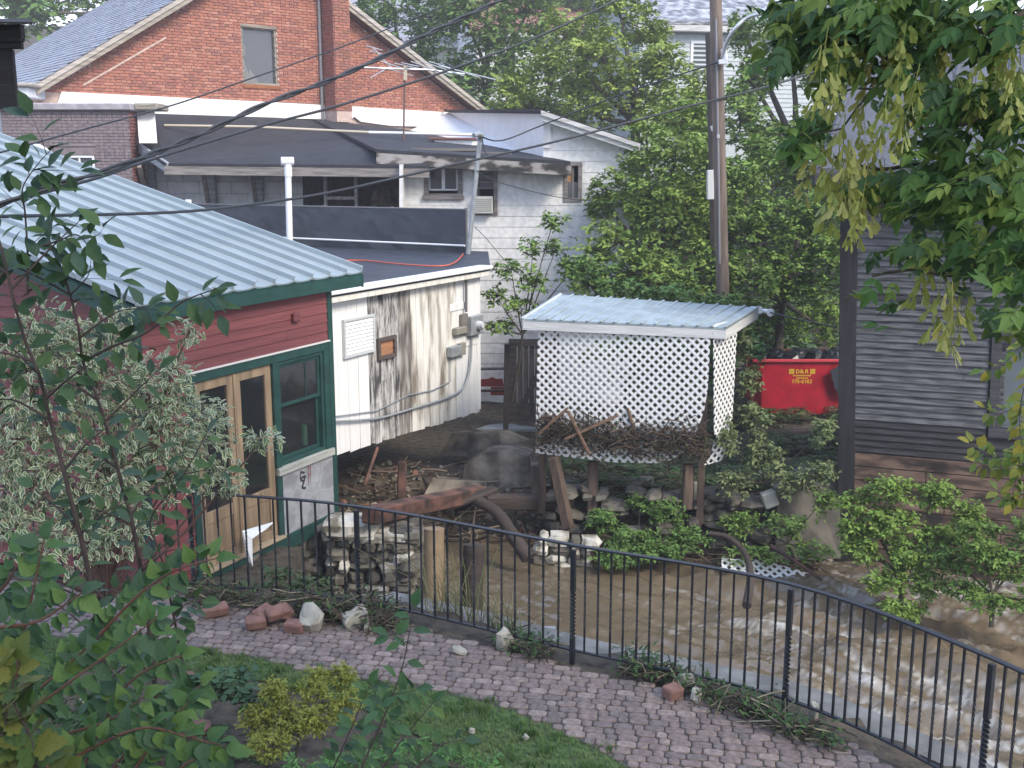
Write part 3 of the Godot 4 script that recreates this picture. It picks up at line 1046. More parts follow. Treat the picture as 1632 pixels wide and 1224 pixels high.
	for i in 44:
		var a0 := i * 0.19
		for j in 5:
			var pp := []
			for e in [[0, 0], [1, 0], [1, 1], [0, 1]]:
				var aa: float = a0 + e[0] * 0.19
				var bb: float = [0.0, 0.12, 0.3, 0.55, 0.66, 0.78][j + e[1]]
				pp.append(s.p(aa, bb, nz.get_noise_2d(aa * 3, bb * 2) * (0.05 if bb < 0.2 else 0.02)))
			mb.quad(pp[0], pp[1], pp[2], pp[3], s.n)
	obj("fabric", mb, mat("screen_fabric", Color(0.045, 0.053, 0.074), 0.55, {"amp": 0.3, "scale": Vector3(0.8, 0.8, 0.8)}), sc)
	for i in 6:
		obj("post", one_tube([s.p(0.02 + i * 1.65, -0.01, -0.05), s.p(0.02 + i * 1.65, 0.82, -0.05)], 0.03), mat("dark_pipe", Color.WHITE), sc)
	obj("top_rail", one_tube([s.p(0, 0.79, -0.01), s.p(8.3, 0.79, -0.01)], 0.018), mat("dark_pipe", Color.WHITE), sc)
	obj("lower_rail", one_tube([s.p(-0.02, 0.13, 0.07), s.p(8.3, 0.17, 0.07)], 0.02), mat("white_pipe", Color(0.74, 0.76, 0.78), 0.4), sc)
	# plastic vents
	var pvc := mat("pvc", Color(0.76, 0.78, 0.8), 0.35)
	var v := thing("vent_pipe", "tall white plastic vent pipe with tee cap on tar roof", "pipe", G(462, 394, top))
	var foot := G(462, 394, top)
	var hi := D(458.5, 257, -foot.z)
	obj("pipe", one_tube([foot, hi], 0.065, 0.065, 12), pvc, v)
	obj("tee_cap", one_tube([hi + Vector3(-0.12, 0, 0.05), hi + Vector3(0.11, 0.0, -0.03)], 0.085, 0.085, 12), pvc, v)
	obj("collar", one_tube([hi + Vector3(0, -0.3, 0), hi + Vector3(0, -0.06, 0)], 0.078, 0.078, 12), pvc, v)
	var z2 := 21.5
	solo("vent_pipe", one_tube([D(300, 380, z2), D(300, 318, z2)], 0.065, 0.065, 12), pvc, "short straight white plastic pipe behind metal roof edge", "pipe")
	solo("vent_pipe", one_tube(smooth([D(275, 370, z2), D(277, 334, z2), D(272, 325, z2), D(262, 326, z2 - 0.1)], 0.06), 0.075, 0.075, 12), pvc, "white plastic elbow pipe peeping over metal roof edge", "pipe")

# ---------------------------------------------------------------- brick building, slate roof
func brick_wall(f: F, inside: PackedVector2Array, holes: Array, parent: Node, individual: int, bm: Material, tones: Array, bl := 0.235, bh := 0.057, joint := 0.014) -> void:
	var lo := Vector2(INF, INF)
	var hi := -lo
	for p in inside:
		lo = lo.min(p); hi = hi.max(p)
	var kinds := []
	for t in tones:
		for s in [1.0, 0.48]:
			var one := MB.new()
			one.col = t
			one.box(Transform3D(Basis.IDENTITY, Vector3.ZERO), Vector3(bl * s, bh, 0.03), 0.004)
			kinds.append(one.mesh())
	var spots := []
	var row := 0
	var y := lo.y + bh * 0.5
	var rest := MB.new()
	while y < hi.y:
		var short := row % 6 == 5
		var full := bl * 0.48 if short else bl
		var x := lo.x - (0.0 if row % 2 == 0 else bl * 0.5)
		while x < hi.x:
			var x0 := maxf(x, lo.x)
			var x1 := minf(x + full, hi.x)
			x += full + joint
			for hr in holes:
				var h: Rect2 = hr
				if y + bh * 0.5 > h.position.y and y - bh * 0.5 < h.end.y:
					if x0 < h.position.x and x1 > h.position.x:
						x1 = h.position.x - 0.004
					elif x0 < h.end.x and x1 > h.end.x:
						x0 = h.end.x + 0.004
					elif x0 >= h.position.x and x1 <= h.end.x:
						x1 = x0
			if x1 - x0 < 0.03:
				continue
			var p := Vector2((x0 + x1) * 0.5, y)
			if not (Geometry2D.is_point_in_polygon(p, inside) and Geometry2D.is_point_in_polygon(p + Vector2(0, bh * 0.45), inside)):
				continue
			if x1 - x0 > full - 0.002:
				spots.append([p, short])
			else:
				rest.col = tones[rng.randi_range(0, tones.size() - 1)]
				f.box(rest, x0, x1, y - bh * 0.5, y + bh * 0.5, -0.024, 0.006, 0.004)
		y += bh + joint
		row += 1
	var step := maxi(1, int(spots.size() / float(maxi(1, individual))))
	for i in spots.size():
		var p: Vector2 = spots[i][0]
		var k: int = rng.randi_range(0, tones.size() - 1) * 2 + (1 if spots[i][1] else 0)
		var x := Transform3D(Basis(f.u, f.v, f.n) * Basis(Vector3.BACK, rng.randf_range(-0.01, 0.01)), f.p(p.x, p.y, -0.009 + rng.randf_range(-0.002, 0.003)))
		if i % step == 0 and i / step < individual:
			piece("brick", kinds[k], bm, x, parent)
		else:
			var a := (kinds[k] as ArrayMesh).surface_get_arrays(0)
			for q in a[Mesh.ARRAY_VERTEX].size():
				rest.v.append(x * a[Mesh.ARRAY_VERTEX][q])
				rest.n.append(x.basis * a[Mesh.ARRAY_NORMAL][q])
				rest.c.append(a[Mesh.ARRAY_COLOR][q])
	obj("bricks", rest, bm, parent).set_meta("kind", "stuff")

func build_brick_building() -> void:
	var u := Vector3(cos(deg_to_rad(40)), 0, -sin(deg_to_rad(40)))
	var n := Vector3(sin(deg_to_rad(40)), 0, cos(deg_to_rad(40)))
	var f := F.new(D(440, 160, 29.0), u, n)
	var h := thing("brick_building", "tall red brick gable building with blue grey slate roof", "building", f.p(0, -5, 0))
	var q := func_px(f, [[62, 146], [108, 146], [735, 179], [752, 178], [425, -74]])
	var mortar := mat("mortar", Color(0.58, 0.45, 0.40), 0.95, {"amp": 0.3, "noise": 1})
	var wl := L(f, 388, 134)
	var wh := L(f, 440, 46)
	var hole := Rect2(wl, wh - wl)
	var mb := MB.new()
	# masonry behind the brick face, left open at the window
	mb.slab([f.p(q[0].x, -6, -0.02), f.p(wl.x, -6, -0.02), f.p(wl.x, lift(q, wl.x), -0.02), f.p(q[0].x, q[0].y, -0.02)], -f.n * 0.3)
	mb.slab([f.p(wh.x, -6, -0.02), f.p(q[3].x, -6, -0.02), f.p(q[3].x, q[3].y, -0.02), f.p(q[4].x, q[4].y, -0.02), f.p(wh.x, lift(q, wh.x), -0.02)], -f.n * 0.3)
	mb.slab([f.p(wl.x, -6, -0.02), f.p(wh.x, -6, -0.02), f.p(wh.x, wl.y, -0.02), f.p(wl.x, wl.y, -0.02)], -f.n * 0.3)
	mb.slab([f.p(wl.x, wh.y, -0.02), f.p(wh.x, wh.y, -0.02), f.p(wh.x, lift(q, wh.x), -0.02), f.p(wl.x, lift(q, wl.x), -0.02)], -f.n * 0.3)
	var wall := obj("wall", mb, mortar, h)
	var bm := mat("brick", Color(1, 1, 1), 0.9, {"vc": true, "amp": 0.3, "noise": 1, "scale": Vector3(1.2, 1.2, 1.2)})
	var tones := [Color(0.43, 0.175, 0.125), Color(0.47, 0.195, 0.14), Color(0.39, 0.15, 0.115), Color(0.5, 0.23, 0.17), Color(0.33, 0.14, 0.11), Color(0.45, 0.185, 0.13)]
	var face := PackedVector2Array([q[0], q[1], q[2], q[3], q[4]])
	brick_wall(f, face, [hole], wall, 300, bm, tones)
	# a whitewashed seam left by a lost roof
	var s0 := L(f, 132, 136)
	var s1 := L(f, 264, 60)
	obj("old_flashing_line", one_bar(f.p(s0.x, s0.y, 0.012), f.p(s1.x, s1.y, 0.012), 0.012, 0.045), mortar, h)
	# window
	var grey_wood := wood_mat("grey_wood", Color(0.33, 0.29, 0.25), 0.5)
	var win := obj("window", framed(f, wl.x, wh.x, wl.y, wh.y, 0.055, -0.16, -0.03), grey_wood, h)
	obj("pane", one_box(f, wl.x + 0.05, wh.x - 0.05, wl.y + 0.05, wh.y - 0.05, -0.12, -0.11), mat("old_glass", Color(0.12, 0.13, 0.15), 0.08, {"alpha": 0.45, "spec": 0.8}), win)
	obj("head_board", one_box(f, wl.x - 0.02, wh.x + 0.02, wh.y - 0.02, wh.y + 0.05, -0.05, 0.01), grey_wood, win)
	obj("sill", one_box(f, wl.x - 0.02, wh.x + 0.06, wl.y - 0.09, wl.y, -0.15, 0.03), mat("rust_sill", Color(0.33, 0.12, 0.05), 0.8, {"amp": 0.4}), win)
	room(f, wl.x - 0.4, wh.x + 0.6, wl.y - 0.3, wh.y + 0.2, 1.6, h)
	# torn pale insulation hanging inside the window
	var rag := MB.new()
	for e in [[0.02, 0.0, 0.26, 0.05, 0.10, 0.62], [0.16, 0.0, 0.48, 0.04, 0.26, 0.36], [0.03, 0.0, 0.5, 0.02, 0.1, 0.2]]:
		rag.slab([f.p(wl.x + 0.06 + e[0], wl.y + 0.06 + e[1], -0.2), f.p(wl.x + 0.06 + e[2], wl.y + 0.06 + e[3], -0.22), f.p(wl.x + 0.06 + e[4], wl.y + 0.06 + e[5], -0.26)], -f.n * 0.02)
	rag.blob(f.p(wl.x + 0.13, wl.y + 0.86, -0.25), Vector3(0.10, 0.15, 0.04), 4, 0.2)
	solo("torn_sheet", rag, mat("insulation", Color(0.72, 0.66, 0.45), 0.9), "torn yellowish white sheet hanging inside the brick gable window", "sheet")
	# chimney breast with its own bricks
	var c0 := L(f, 514, 100).x
	var c1 := L(f, 560, 100, 0.7).x
	var ch := MB.new()
	f.box(ch, c0, c1, L(f, 530, 172).y - 0.4, 4.2, -0.1, 0.66)
	var cn := obj("chimney", ch, mortar, h)
	var cf := F.new(f.p(c0, 0, 0.68), f.u, f.n)
	var y0 := L(f, 530, 172).y - 0.1
	brick_wall(cf, PackedVector2Array([Vector2(0, y0), Vector2(c1 - c0, y0), Vector2(c1 - c0, 4.2), Vector2(0, 4.2)]), [], cn, 120, bm, [tones[0], tones[2], tones[4], Color(0.3, 0.13, 0.09)])
	var cs := F.new(f.p(c0 - 0.02, 0, 0.0), f.n, -f.u)
	brick_wall(cs, PackedVector2Array([Vector2(0.02, y0), Vector2(0.66, y0), Vector2(0.66, 4.2), Vector2(0.02, 4.2)]), [], cn, 0, bm, [tones[2], tones[4]])
	solo("drain_pipe", one_tube([f.p(c0 - 0.09, y0 - 0.25, 0.06), f.p(c0 - 0.09, y0 + 1.2, 0.06), f.p(c0 - 0.09, 4.0, 0.06)], 0.045), mat("grey_pipe", Color(0.22, 0.22, 0.24), 0.6), "grey drain pipe running up the brick wall beside chimney", "pipe")
	# white painted band along the wall foot
	var band := MB.new()
	var lp := []
	for e in [[98, 146], [420, 162], [735, 180], [733, 204], [618, 200], [575, 194], [565, 186], [556, 193], [518, 190], [245, 184], [90, 170]]:
		var p := L(f, e[0], e[1], 0.06)
		lp.append(f.p(p.x, p.y, 0.06))
	band.slab(lp, -f.n * 0.05)
	obj("white_band", band, mat("whitewash", Color(0.82, 0.82, 0.82), 0.7, {"amp": 0.1, "scale": Vector3(0.5, 0.5, 0.5)}), h)
	# rake boards and soffits
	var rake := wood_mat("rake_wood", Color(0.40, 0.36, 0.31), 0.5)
	for e in [[0, -1.0], [3, 1.0]]:
		var lowp := Vector3(f.p(q[e[0]].x, q[e[0]].y, 0.0))
		var peak := f.p(q[4].x, q[4].y, 0.0)
		var d := (peak - lowp).normalized()
		var perp := f.n.cross(d).normalized()
		if perp.y < 0:
			perp = -perp
		var a := lowp - d * 0.55
		var s := MB.new()
		s.slab([a + f.n * 0.34, peak + f.n * 0.34, peak + f.n * 0.34 + perp * 0.17, a + f.n * 0.34 + perp * 0.17], f.n * 0.03)
		obj("rake_board", s, rake, h)
		s = MB.new()
		s.slab([a + f.n * 0.372 + perp * 0.1, peak + f.n * 0.372 + perp * 0.1, peak + f.n * 0.372 + perp * 0.2, a + f.n * 0.372 + perp * 0.2], f.n * 0.03)
		obj("rake_moulding", s, wood_mat("rake_wood2", Color(0.5, 0.46, 0.42), 0.4), h)
		s = MB.new()
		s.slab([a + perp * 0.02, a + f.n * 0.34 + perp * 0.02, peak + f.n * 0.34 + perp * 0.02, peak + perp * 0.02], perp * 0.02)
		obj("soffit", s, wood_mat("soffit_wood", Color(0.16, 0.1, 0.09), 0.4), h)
		# roof deck behind it
		s = MB.new()
		var bk := -f.n * 10.0
		s.slab([a + f.n * 0.40 + perp * 0.2, peak + f.n * 0.40 + perp * 0.2, peak + bk + perp * 0.2, a + bk + perp * 0.2], -perp * 0.05)
		var rf := obj("roof", s, mat("slate_under", Color(0.1, 0.105, 0.12), 0.8), h)
		if e[1] < 0:
			slates(a + perp * 0.2 + f.n * 0.42, d, -f.n, perp, a.distance_to(peak), 9.8, rf)
	# eave return and the pier under it at the left end
	var z := 24.7
	var ff := F.new(D(0, 150, z), Vector3(1, 0, 0), Vector3(0, 0, 1))
	var e0 := L(ff, 56, 158)
	var e1 := L(ff, 56, 140)
	var pale := mat("cornice", Color(0.62, 0.66, 0.72), 0.6, {"amp": 0.15})
	obj("eave_return", one_box(ff, -3.0, e0.x, e0.y, e1.y, -0.9, 0.35, 0.03), pale, h)
	obj("eave_return", one_box(ff, -3.0, e0.x + 0.12, e1.y + 0.002, e1.y + 0.08, -0.95, 0.45, 0.02), mat("rake_wood2", Color.WHITE), h)
	var p0 := L(ff, 10, 245)
	var p1 := L(ff, 48, 158)
	var pier := obj("pier", one_box(ff, p0.x, p1.x, p0.y - 1, p1.y, -0.8, -0.02), mortar, h)
	brick_wall(F.new(ff.p(0, 0, 0), ff.u, ff.n), PackedVector2Array([Vector2(p0.x, p0.y), Vector2(p1.x, p0.y), Vector2(p1.x, p1.y), Vector2(p0.x, p1.y)]), [], pier, 60, bm, [Color(0.30, 0.14, 0.10), Color(0.34, 0.17, 0.125), Color(0.27, 0.125, 0.1)])
	var gw := obj("window", framed(ff, p0.x - 1.0, p0.x - 0.01, p0.y + 0.2, p1.y - 0.25, 0.09, -0.2, 0.0), pale, h)
	obj("pane", one_box(ff, p0.x - 0.91, p0.x - 0.1, p0.y + 0.29, p1.y - 0.34, -0.12, -0.11), mat("old_glass", Color.WHITE), gw)

func func_px(f: F, px: Array) -> Array:
	var r := []
	for e in px:
		r.append(L(f, e[0], e[1]))
	return r
func lift(q: Array, x: float) -> float:
	var a: Vector2 = q[0]
	var b: Vector2 = q[4]
	if x > b.x:
		a = q[3]
	return lerpf(a.y, b.y, (x - a.x) / (b.x - a.x))

func slates(at: Vector3, up: Vector3, along: Vector3, nn: Vector3, rise: float, run: float, parent: Node) -> void:
	var m := mat("slate", Color(1, 1, 1), 0.42, {"vc": true, "amp": 0.3, "scale": Vector3(1.5, 1.5, 1.5)})
	var tones := [Color(0.21, 0.235, 0.30), Color(0.25, 0.28, 0.35), Color(0.19, 0.205, 0.26), Color(0.28, 0.3, 0.36), Color(0.23, 0.23, 0.28)]
	var kinds := []
	for t in tones:
		var one := MB.new()
		one.col = t
		one.box(Transform3D(Basis.IDENTITY, Vector3.ZERO), Vector3(0.245, 0.016, 0.36))
		kinds.append(one.mesh())
	var rows := int(rise / 0.19)
	var cols := int(run / 0.25)
	var rest := MB.new()
	var k := 0
	for r in rows + 1:
		for i in cols:
			var p := at + up * (r * 0.19 + 0.05) + along * (i * 0.25 + 0.125 * (r % 2) + 0.12)
			var b := Basis(along, nn, along.cross(nn)) * Basis(Vector3.RIGHT, 0.075 * (1.0 if along.cross(nn).dot(up) > 0 else -1.0) + rng.randf_range(-0.015, 0.015)) * Basis(Vector3.BACK, rng.randf_range(-0.012, 0.012))
			var x := Transform3D(b, p + nn * (0.018 + rng.randf_range(0, 0.004)))
			var me: Mesh = kinds[rng.randi_range(0, 4)]
			if i < 14 and k < 300 and r < 26:
				piece("slate", me, m, x, parent)
				k += 1
			else:
				var a := me.surface_get_arrays(0)
				for q in a[Mesh.ARRAY_VERTEX].size():
					rest.v.append(x * a[Mesh.ARRAY_VERTEX][q])
					rest.n.append(b * a[Mesh.ARRAY_NORMAL][q])
					rest.c.append(a[Mesh.ARRAY_COLOR][q])
	obj("slates", rest, m, parent).set_meta("kind", "stuff")

func build_painted_annex() -> void:
	var z := 24.2
	var f := F.new(D(55, 305, z), Vector3(1, 0, 0), Vector3(0, 0, 1))
	var h := thing("brick_annex", "low annex of mauve grey painted brick with flat coping", "building", f.p(1, -2, 0))
	var r := L(f, 206, 200).x
	var top := L(f, 120, 176).y
	var mb := MB.new()
	f.box(mb, -0.6, r, -4.5, top, -0.82, -0.02)
	var paint := mat("mauve_mortar", Color(0.225, 0.185, 0.2), 0.9, {"amp": 0.2})
	var wall := obj("wall", mb, paint, h)
	var tones := [Color(0.235, 0.195, 0.21), Color(0.25, 0.205, 0.22), Color(0.22, 0.185, 0.2)]
	var wl := L(f, 96, 275)
	var wh := L(f, 150, 248)
	var bm := mat("brick", Color.WHITE)
	brick_wall(f, PackedVector2Array([Vector2(-0.6, -2.0), Vector2(r, -2.0), Vector2(r, top), Vector2(-0.6, top)]), [Rect2(wl, L(f, 150, 234) - wl)], wall, 300, bm, tones, 0.215, 0.06, 0.008)
	var sf := F.new(f.p(r + 0.02, 0, 0.0), Vector3(0, 0, -1), Vector3(1, 0, 0))
	brick_wall(sf, PackedVector2Array([Vector2(0, -2.0), Vector2(0.8, -2.0), Vector2(0.8, top), Vector2(0, top)]), [], wall, 40, bm, [Color(0.2, 0.085, 0.075), Color(0.23, 0.1, 0.085), Color(0.17, 0.075, 0.07)])
	obj("coping", one_box(f, -0.75, r + 0.1, top, top + 0.15, -0.9, 0.12, 0.02), mat("coping", Color(0.4, 0.38, 0.42), 0.8, {"amp": 0.3}), h)
	obj("coping_end", one_box(f, r + 0.102, r + 0.6, top + 0.02, top + 0.17, -0.95, -0.1, 0.02), wood_mat("rake_wood", Color.WHITE), h)
	var win := obj("window", framed(f, wl.x, wh.x, wl.y - 0.5, wh.y, 0.05, -0.04, 0.02), mat("white_trim", Color(0.72, 0.74, 0.78), 0.5), h)
	obj("mullion", one_box(f, lerpf(wl.x, wh.x, 0.55), lerpf(wl.x, wh.x, 0.6), wl.y - 0.45, wh.y - 0.05, -0.03, 0.01), mat("white_trim", Color.WHITE), win)
	obj("pane", one_box(f, wl.x + 0.05, wh.x - 0.05, wl.y - 0.45, wh.y - 0.05, -0.018, -0.012), mat("old_glass", Color.WHITE), win)
	obj("lintel", one_box(f, wl.x - 0.1, wh.x + 0.03, wh.y + 0.003, L(f, 150, 234).y, -0.02, 0.03, 0.01), paint, h)
	obj("lintel", one_box(f, wl.x - 0.1, wh.x + 0.05, L(f, 150, 234).y, L(f, 150, 234).y + 0.05, -0.02, 0.05, 0.01), paint, h)
	# white sheet of flashing on the corner
	var a := L(f, 219, 229)
	var b := L(f, 247, 180)
	mb = MB.new()
	mb.slab([D(222, 228, 24.1), D(250, 228, 24.1), D(246, 178, 24.7), D(218, 178, 24.7)], Vector3(0.0, 0, -0.03))
	solo("flashing_sheet", mb, mat("whitewash", Color.WHITE), "bent white flashing sheet at the corner of annex and porch roof", "flashing")
	# a rounded white cowl behind the metal roof
	mb = MB.new()
	mb.blob(D(56, 248, 19.0), Vector3(0.27, 0.2, 0.25), 9, 0.02, Basis.IDENTITY, 8, 14, false)
	solo("roof_cowl", mb, mat("pvc", Color.WHITE), "rounded white cowl showing above metal roof edge", "vent")

# ---------------------------------------------------------------- white building with the porch
func shingles(f: F, poly: PackedVector2Array, holes: Array, parent: Node, ms: Array, row_h := 0.228, wide := 0.6) -> void:
	var lo := Vector2(INF, INF)
	var hi := -lo
	for p in poly:
		lo = lo.min(p); hi = hi.max(p)
	var b := lo.y
	var r := 0
	while b < hi.y:
		var a := lo.x - (wide * 0.5 if r % 2 else 0.0)
		while a < hi.x:
			var rect := PackedVector2Array([Vector2(a + 0.003, b), Vector2(a + wide - 0.003, b), Vector2(a + wide - 0.003, b + row_h), Vector2(a + 0.003, b + row_h)])
			var bits: Array = Geometry2D.intersect_polygons(rect, poly)
			for hr in holes:
				var cut := PackedVector2Array([hr.position, hr.position + Vector2(hr.size.x, 0), hr.end, hr.position + Vector2(0, hr.size.y)])
				var nxt := []
				for piece_ in bits:
					nxt.append_array(Geometry2D.clip_polygons(piece_, cut))
				bits = nxt
			for pl in bits:
				if pl.size() < 3 or Geometry2D.is_polygon_clockwise(pl):
					continue
				var mb := MB.new()
				var lp := []
				var lap := rng.randf_range(-0.001, 0.002)
				for p in pl:
					lp.append(f.p(p.x, p.y, 0.014 - (p.y - b) / row_h * 0.011 + lap))
				mb.slab(lp, -f.n * 0.008)
				obj("shingle", mb, ms[rng.randi_range(0, ms.size() - 1)], parent)
			a += wide
		b += row_h
		r += 1

func rect_px(f: F, x0: float, x1: float, y0: float, y1: float) -> Rect2:
	var a := L(f, x0, y1)
	var b := L(f, x1, y0)
	return Rect2(a, b - a)

func build_white_building() -> void:
	var z := 23.0
	var f := F.new(D(645, 640, z), Vector3(1, 0, 0), Vector3(0, 0, 1))
	var h := thing("white_building", "white shingled building with dark porch roofs and sooty eaves beside the stream", "building", f.p(2.5, 0, 0))
	var ms := []
	for k in 3:
		ms.append(mat("shingle%d" % k, [Color(0.78, 0.78, 0.79), Color(0.75, 0.755, 0.77), Color(0.8, 0.8, 0.8)][k], 0.7, {"amp": 0.16, "noise": 1, "scale": Vector3(0.8, 0.8, 0.8)}))
	var poly := PackedVector2Array([L(f, 645, 660), L(f, 1003, 660), L(f, 1003, 232), L(f, 866, 180), L(f, 866, 262), L(f, 645, 262)])
	var w1 := rect_px(f, 676, 737, 256, 316)
	var w2 := rect_px(f, 755, 793, 262, 343)
	var w3 := rect_px(f, 898, 928, 258, 322)
	var mb := MB.new()
	var lp := []
	for p in poly:
		lp.append(f.p(p.x, p.y, -0.004))
	# a solid wall behind with openings
	var solid: Array = [poly]
	for hr in [w1, w2, w3]:
		var cut := PackedVector2Array([hr.position, hr.position + Vector2(hr.size.x, 0), hr.end, hr.position + Vector2(0, hr.size.y)])
		# clip in vertical strips so that no polygon has a hole
		var nxt := []
		for pl in solid:
			for strip in [[-50.0, hr.position.x], [hr.position.x, hr.end.x], [hr.end.x, 50.0]]:
				var sp := PackedVector2Array([Vector2(strip[0], -50), Vector2(strip[1], -50), Vector2(strip[1], 50), Vector2(strip[0], 50)])
				for bit in Geometry2D.intersect_polygons(pl, sp):
					nxt.append_array(Geometry2D.clip_polygons(bit, cut))
		solid = nxt
	for pl in solid:
		if pl.size() >= 3 and not Geometry2D.is_polygon_clockwise(pl):
			lp = []
			for p in pl:
				lp.append(f.p(p.x, p.y, -0.004))
			mb.slab(lp, -f.n * 0.2)
	mb.slab([f.p(poly[1].x, poly[1].y - 1, -0.01), f.p(poly[2].x, poly[2].y, -0.01), f.p(poly[2].x, poly[2].y, -6), f.p(poly[1].x, poly[1].y - 1, -6)], -f.u * 0.2)
	var wall := obj("wall", mb, ms[1], h)
	shingles(f, poly, [w1, w2, w3], wall, ms)
	var frame := wood_mat("window_wood", Color(0.25, 0.23, 0.23), 0.4)
	var glass := mat("old_glass", Color.WHITE)
	for wv in [w1, w2, w3]:
		room(f, wv.position.x - 0.3, wv.end.x + 0.3, wv.position.y - 0.2, wv.end.y + 0.2, 1.5, h)
	var win := obj("window", framed(f, w1.position.x, w1.end.x, w1.position.y, w1.end.y, 0.1, -0.05, 0.045), frame, h)
	for k in 2:
		var a0 := lerpf(w1.position.x + 0.1, w1.end.x - 0.1, k * 0.5)
		var a1 := lerpf(w1.position.x + 0.1, w1.end.x - 0.1, k * 0.5 + 0.5)
		obj("sash", framed(f, a0, a1, w1.position.y + 0.16, w1.end.y - 0.1, 0.035, -0.06, -0.02), mat("white_trim", Color(0.72, 0.74, 0.78), 0.5), win)
		obj("pane", one_box(f, a0 + 0.03, a1 - 0.03, w1.position.y + 0.19, w1.end.y - 0.13, -0.042, -0.036), glass, win)
	obj("sill", one_box(f, w1.position.x - 0.03, w1.end.x + 0.03, w1.position.y - 0.03, w1.position.y + 0.06, 0.0, 0.09, 0.01), frame, win)
	win = obj("window", framed(f, w2.position.x, w2.end.x, w2.position.y, w2.end.y, 0.085, -0.05, 0.045), frame, h)
	for k in 3:
		var y := lerpf(w2.position.y + 0.55, w2.end.y - 0.12, k / 3.0)
		obj("glazing_bar", one_box(f, w2.position.x + 0.085, w2.end.x - 0.085, y, y + 0.03, -0.05, -0.02), frame, win)
		obj("pane", one_box(f, w2.position.x + 0.085, w2.end.x - 0.085, y + 0.03, y + 0.19, -0.042, -0.036), glass, win)
	win = obj("window", framed(f, w3.position.x, w3.end.x, w3.position.y, w3.end.y, 0.085, -0.05, 0.04), frame, h)
	obj("glazing_bar", one_box(f, lerpf(w3.position.x, w3.end.x, 0.48), lerpf(w3.position.x, w3.end.x, 0.55), w3.position.y + 0.085, w3.end.y - 0.085, -0.05, -0.02), frame, win)
	obj("pane", one_box(f, w3.position.x + 0.08, w3.end.x - 0.08, w3.position.y + 0.085, lerpf(w3.position.y, w3.end.y, 0.5), -0.042, -0.036), glass, win)
	obj("blind", one_box(f, w3.position.x + 0.08, lerpf(w3.position.x, w3.end.x, 0.5), lerpf(w3.position.y, w3.end.y, 0.5), w3.end.y - 0.085, -0.06, -0.05), mat("blind", Color(0.4, 0.21, 0.1), 0.8), win)
	# air conditioner in the middle window
	var ac := thing("air_conditioner", "boxy white window air conditioner under the louvred window", "air conditioner", f.p(w2.position.x + 0.1, w2.position.y + 0.05, 0))
	var ax0 := w2.position.x + 0.02
	var ax1 := w2.end.x - 0.1
	obj("case", one_box(f, ax0, ax1, w2.position.y + 0.04, w2.position.y + 0.4, -0.2, 0.22, 0.015), mat("ac_case", Color(0.55, 0.55, 0.52), 0.5, {"amp": 0.15}), ac)
	for k in 7:
		var yy := w2.position.y + 0.085 + k * 0.04
		obj("grille_bar", one_box(f, ax0 + 0.03, ax1 - 0.03, yy, yy + 0.022, 0.222, 0.228), mat("ac_grille", Color(0.3, 0.3, 0.29), 0.6), ac)
	# flashing wall of the taller wing and its roof
	mb = MB.new()
	mb.slab([D(868, 177, z + 0.02), D(868, 264, z + 0.02), D(640, 214, 31.3), D(715, 179, 32.3)], Vector3(0.1, 0, -0.1))
	obj("side_wall", mb, mat("flashing_white", Color(0.78, 0.8, 0.83), 0.55, {"amp": 0.08, "scale": Vector3(0.6, 0.6, 0.6)}), h)
	obj("corner_board", one_bar(D(872, 186, z - 0.03), D(872, 236, z - 0.03), 0.16, 0.03), ms[2], h)
	var roof_dark := mat("asphalt", Color(0.030, 0.032, 0.042), 0.8, {"amp": 0.4, "scale": Vector3(0.7, 0.7, 0.7), "bump": 0.4, "bk": 1})
	var r0 := D(862, 178, z - 0.35)
	var r1 := D(1020, 231, z - 0.35)
	mb = MB.new()
	mb.slab([r0, r1, r1 + Vector3(0, 0, -7.5), r0 + Vector3(-0.4, 0, -7.5)], Vector3(0, 0.05, 0))
	mb.slab([r0 + Vector3(0, 0.001, 0), r0 + Vector3(-0.4, 0, -7.5), D(708, 177, 32.4), D(712, 178, 32.0)], Vector3(0, 0.05, 0))
	var wing := obj("wing_roof", mb, roof_dark, h)
	for e in [[0.0, 0.10, 0.0], [0.104, 0.09, 0.05]]:
		var s := MB.new()
		s.slab([r0 + Vector3(0, -0.17 + e[0], e[2]), r1 + Vector3(0, -0.17 + e[0], e[2]), r1 + Vector3(0, -0.17 + e[0] + e[1], e[2]), r0 + Vector3(0, -0.17 + e[0] + e[1], e[2])], Vector3(0, 0, 0.03))
		obj("rake_board", s, wood_mat("pale_rake", Color(0.6, 0.6, 0.6), 0.35), wing)
	# low roof
	var A := D(909, 257, 22.35)
	var B := D(600, 238, 22.6)
	var C := D(500, 190, 29.8)
	var Dd := D(640, 205, 31.3)
	mb = MB.new()
	mb.slab([A, B, C], Vector3(0, -0.07, 0))
	mb.slab([A, C, Dd], Vector3(0, -0.07, 0))
	var low := obj("low_roof", mb, roof_dark, h)
	var soot := mat("sooty_board", Color(1, 1, 1), 0.85, {"tex": ramp("soot", 51, 0.012, 4, [[0.3, Color(0.03, 0.028, 0.027)], [0.42, Color(0.12, 0.11, 0.10)], [0.52, Color(0.30, 0.28, 0.27)], [0.8, Color(0.36, 0.34, 0.33)]]), "scale": Vector3(0.5, 0.9, 0.5)})
	mb = MB.new()
	mb.slab([A + Vector3(0.02, -0.072, 0.02), B + Vector3(0, -0.072, 0.02), B + Vector3(0, -0.29, 0.02), A + Vector3(0.02, -0.29, 0.02)], Vector3(0, 0, 0.03))
	obj("fascia", mb, soot, low)
	mb = MB.new()
	mb.slab([A + Vector3(0, -0.27, 0.01), B + Vector3(0, -0.27, 0.01), Vector3(B.x, B.y - 0.27, -23.0), Vector3(A.x, A.y - 0.27, -23.0)], Vector3(0, 0.02, 0))
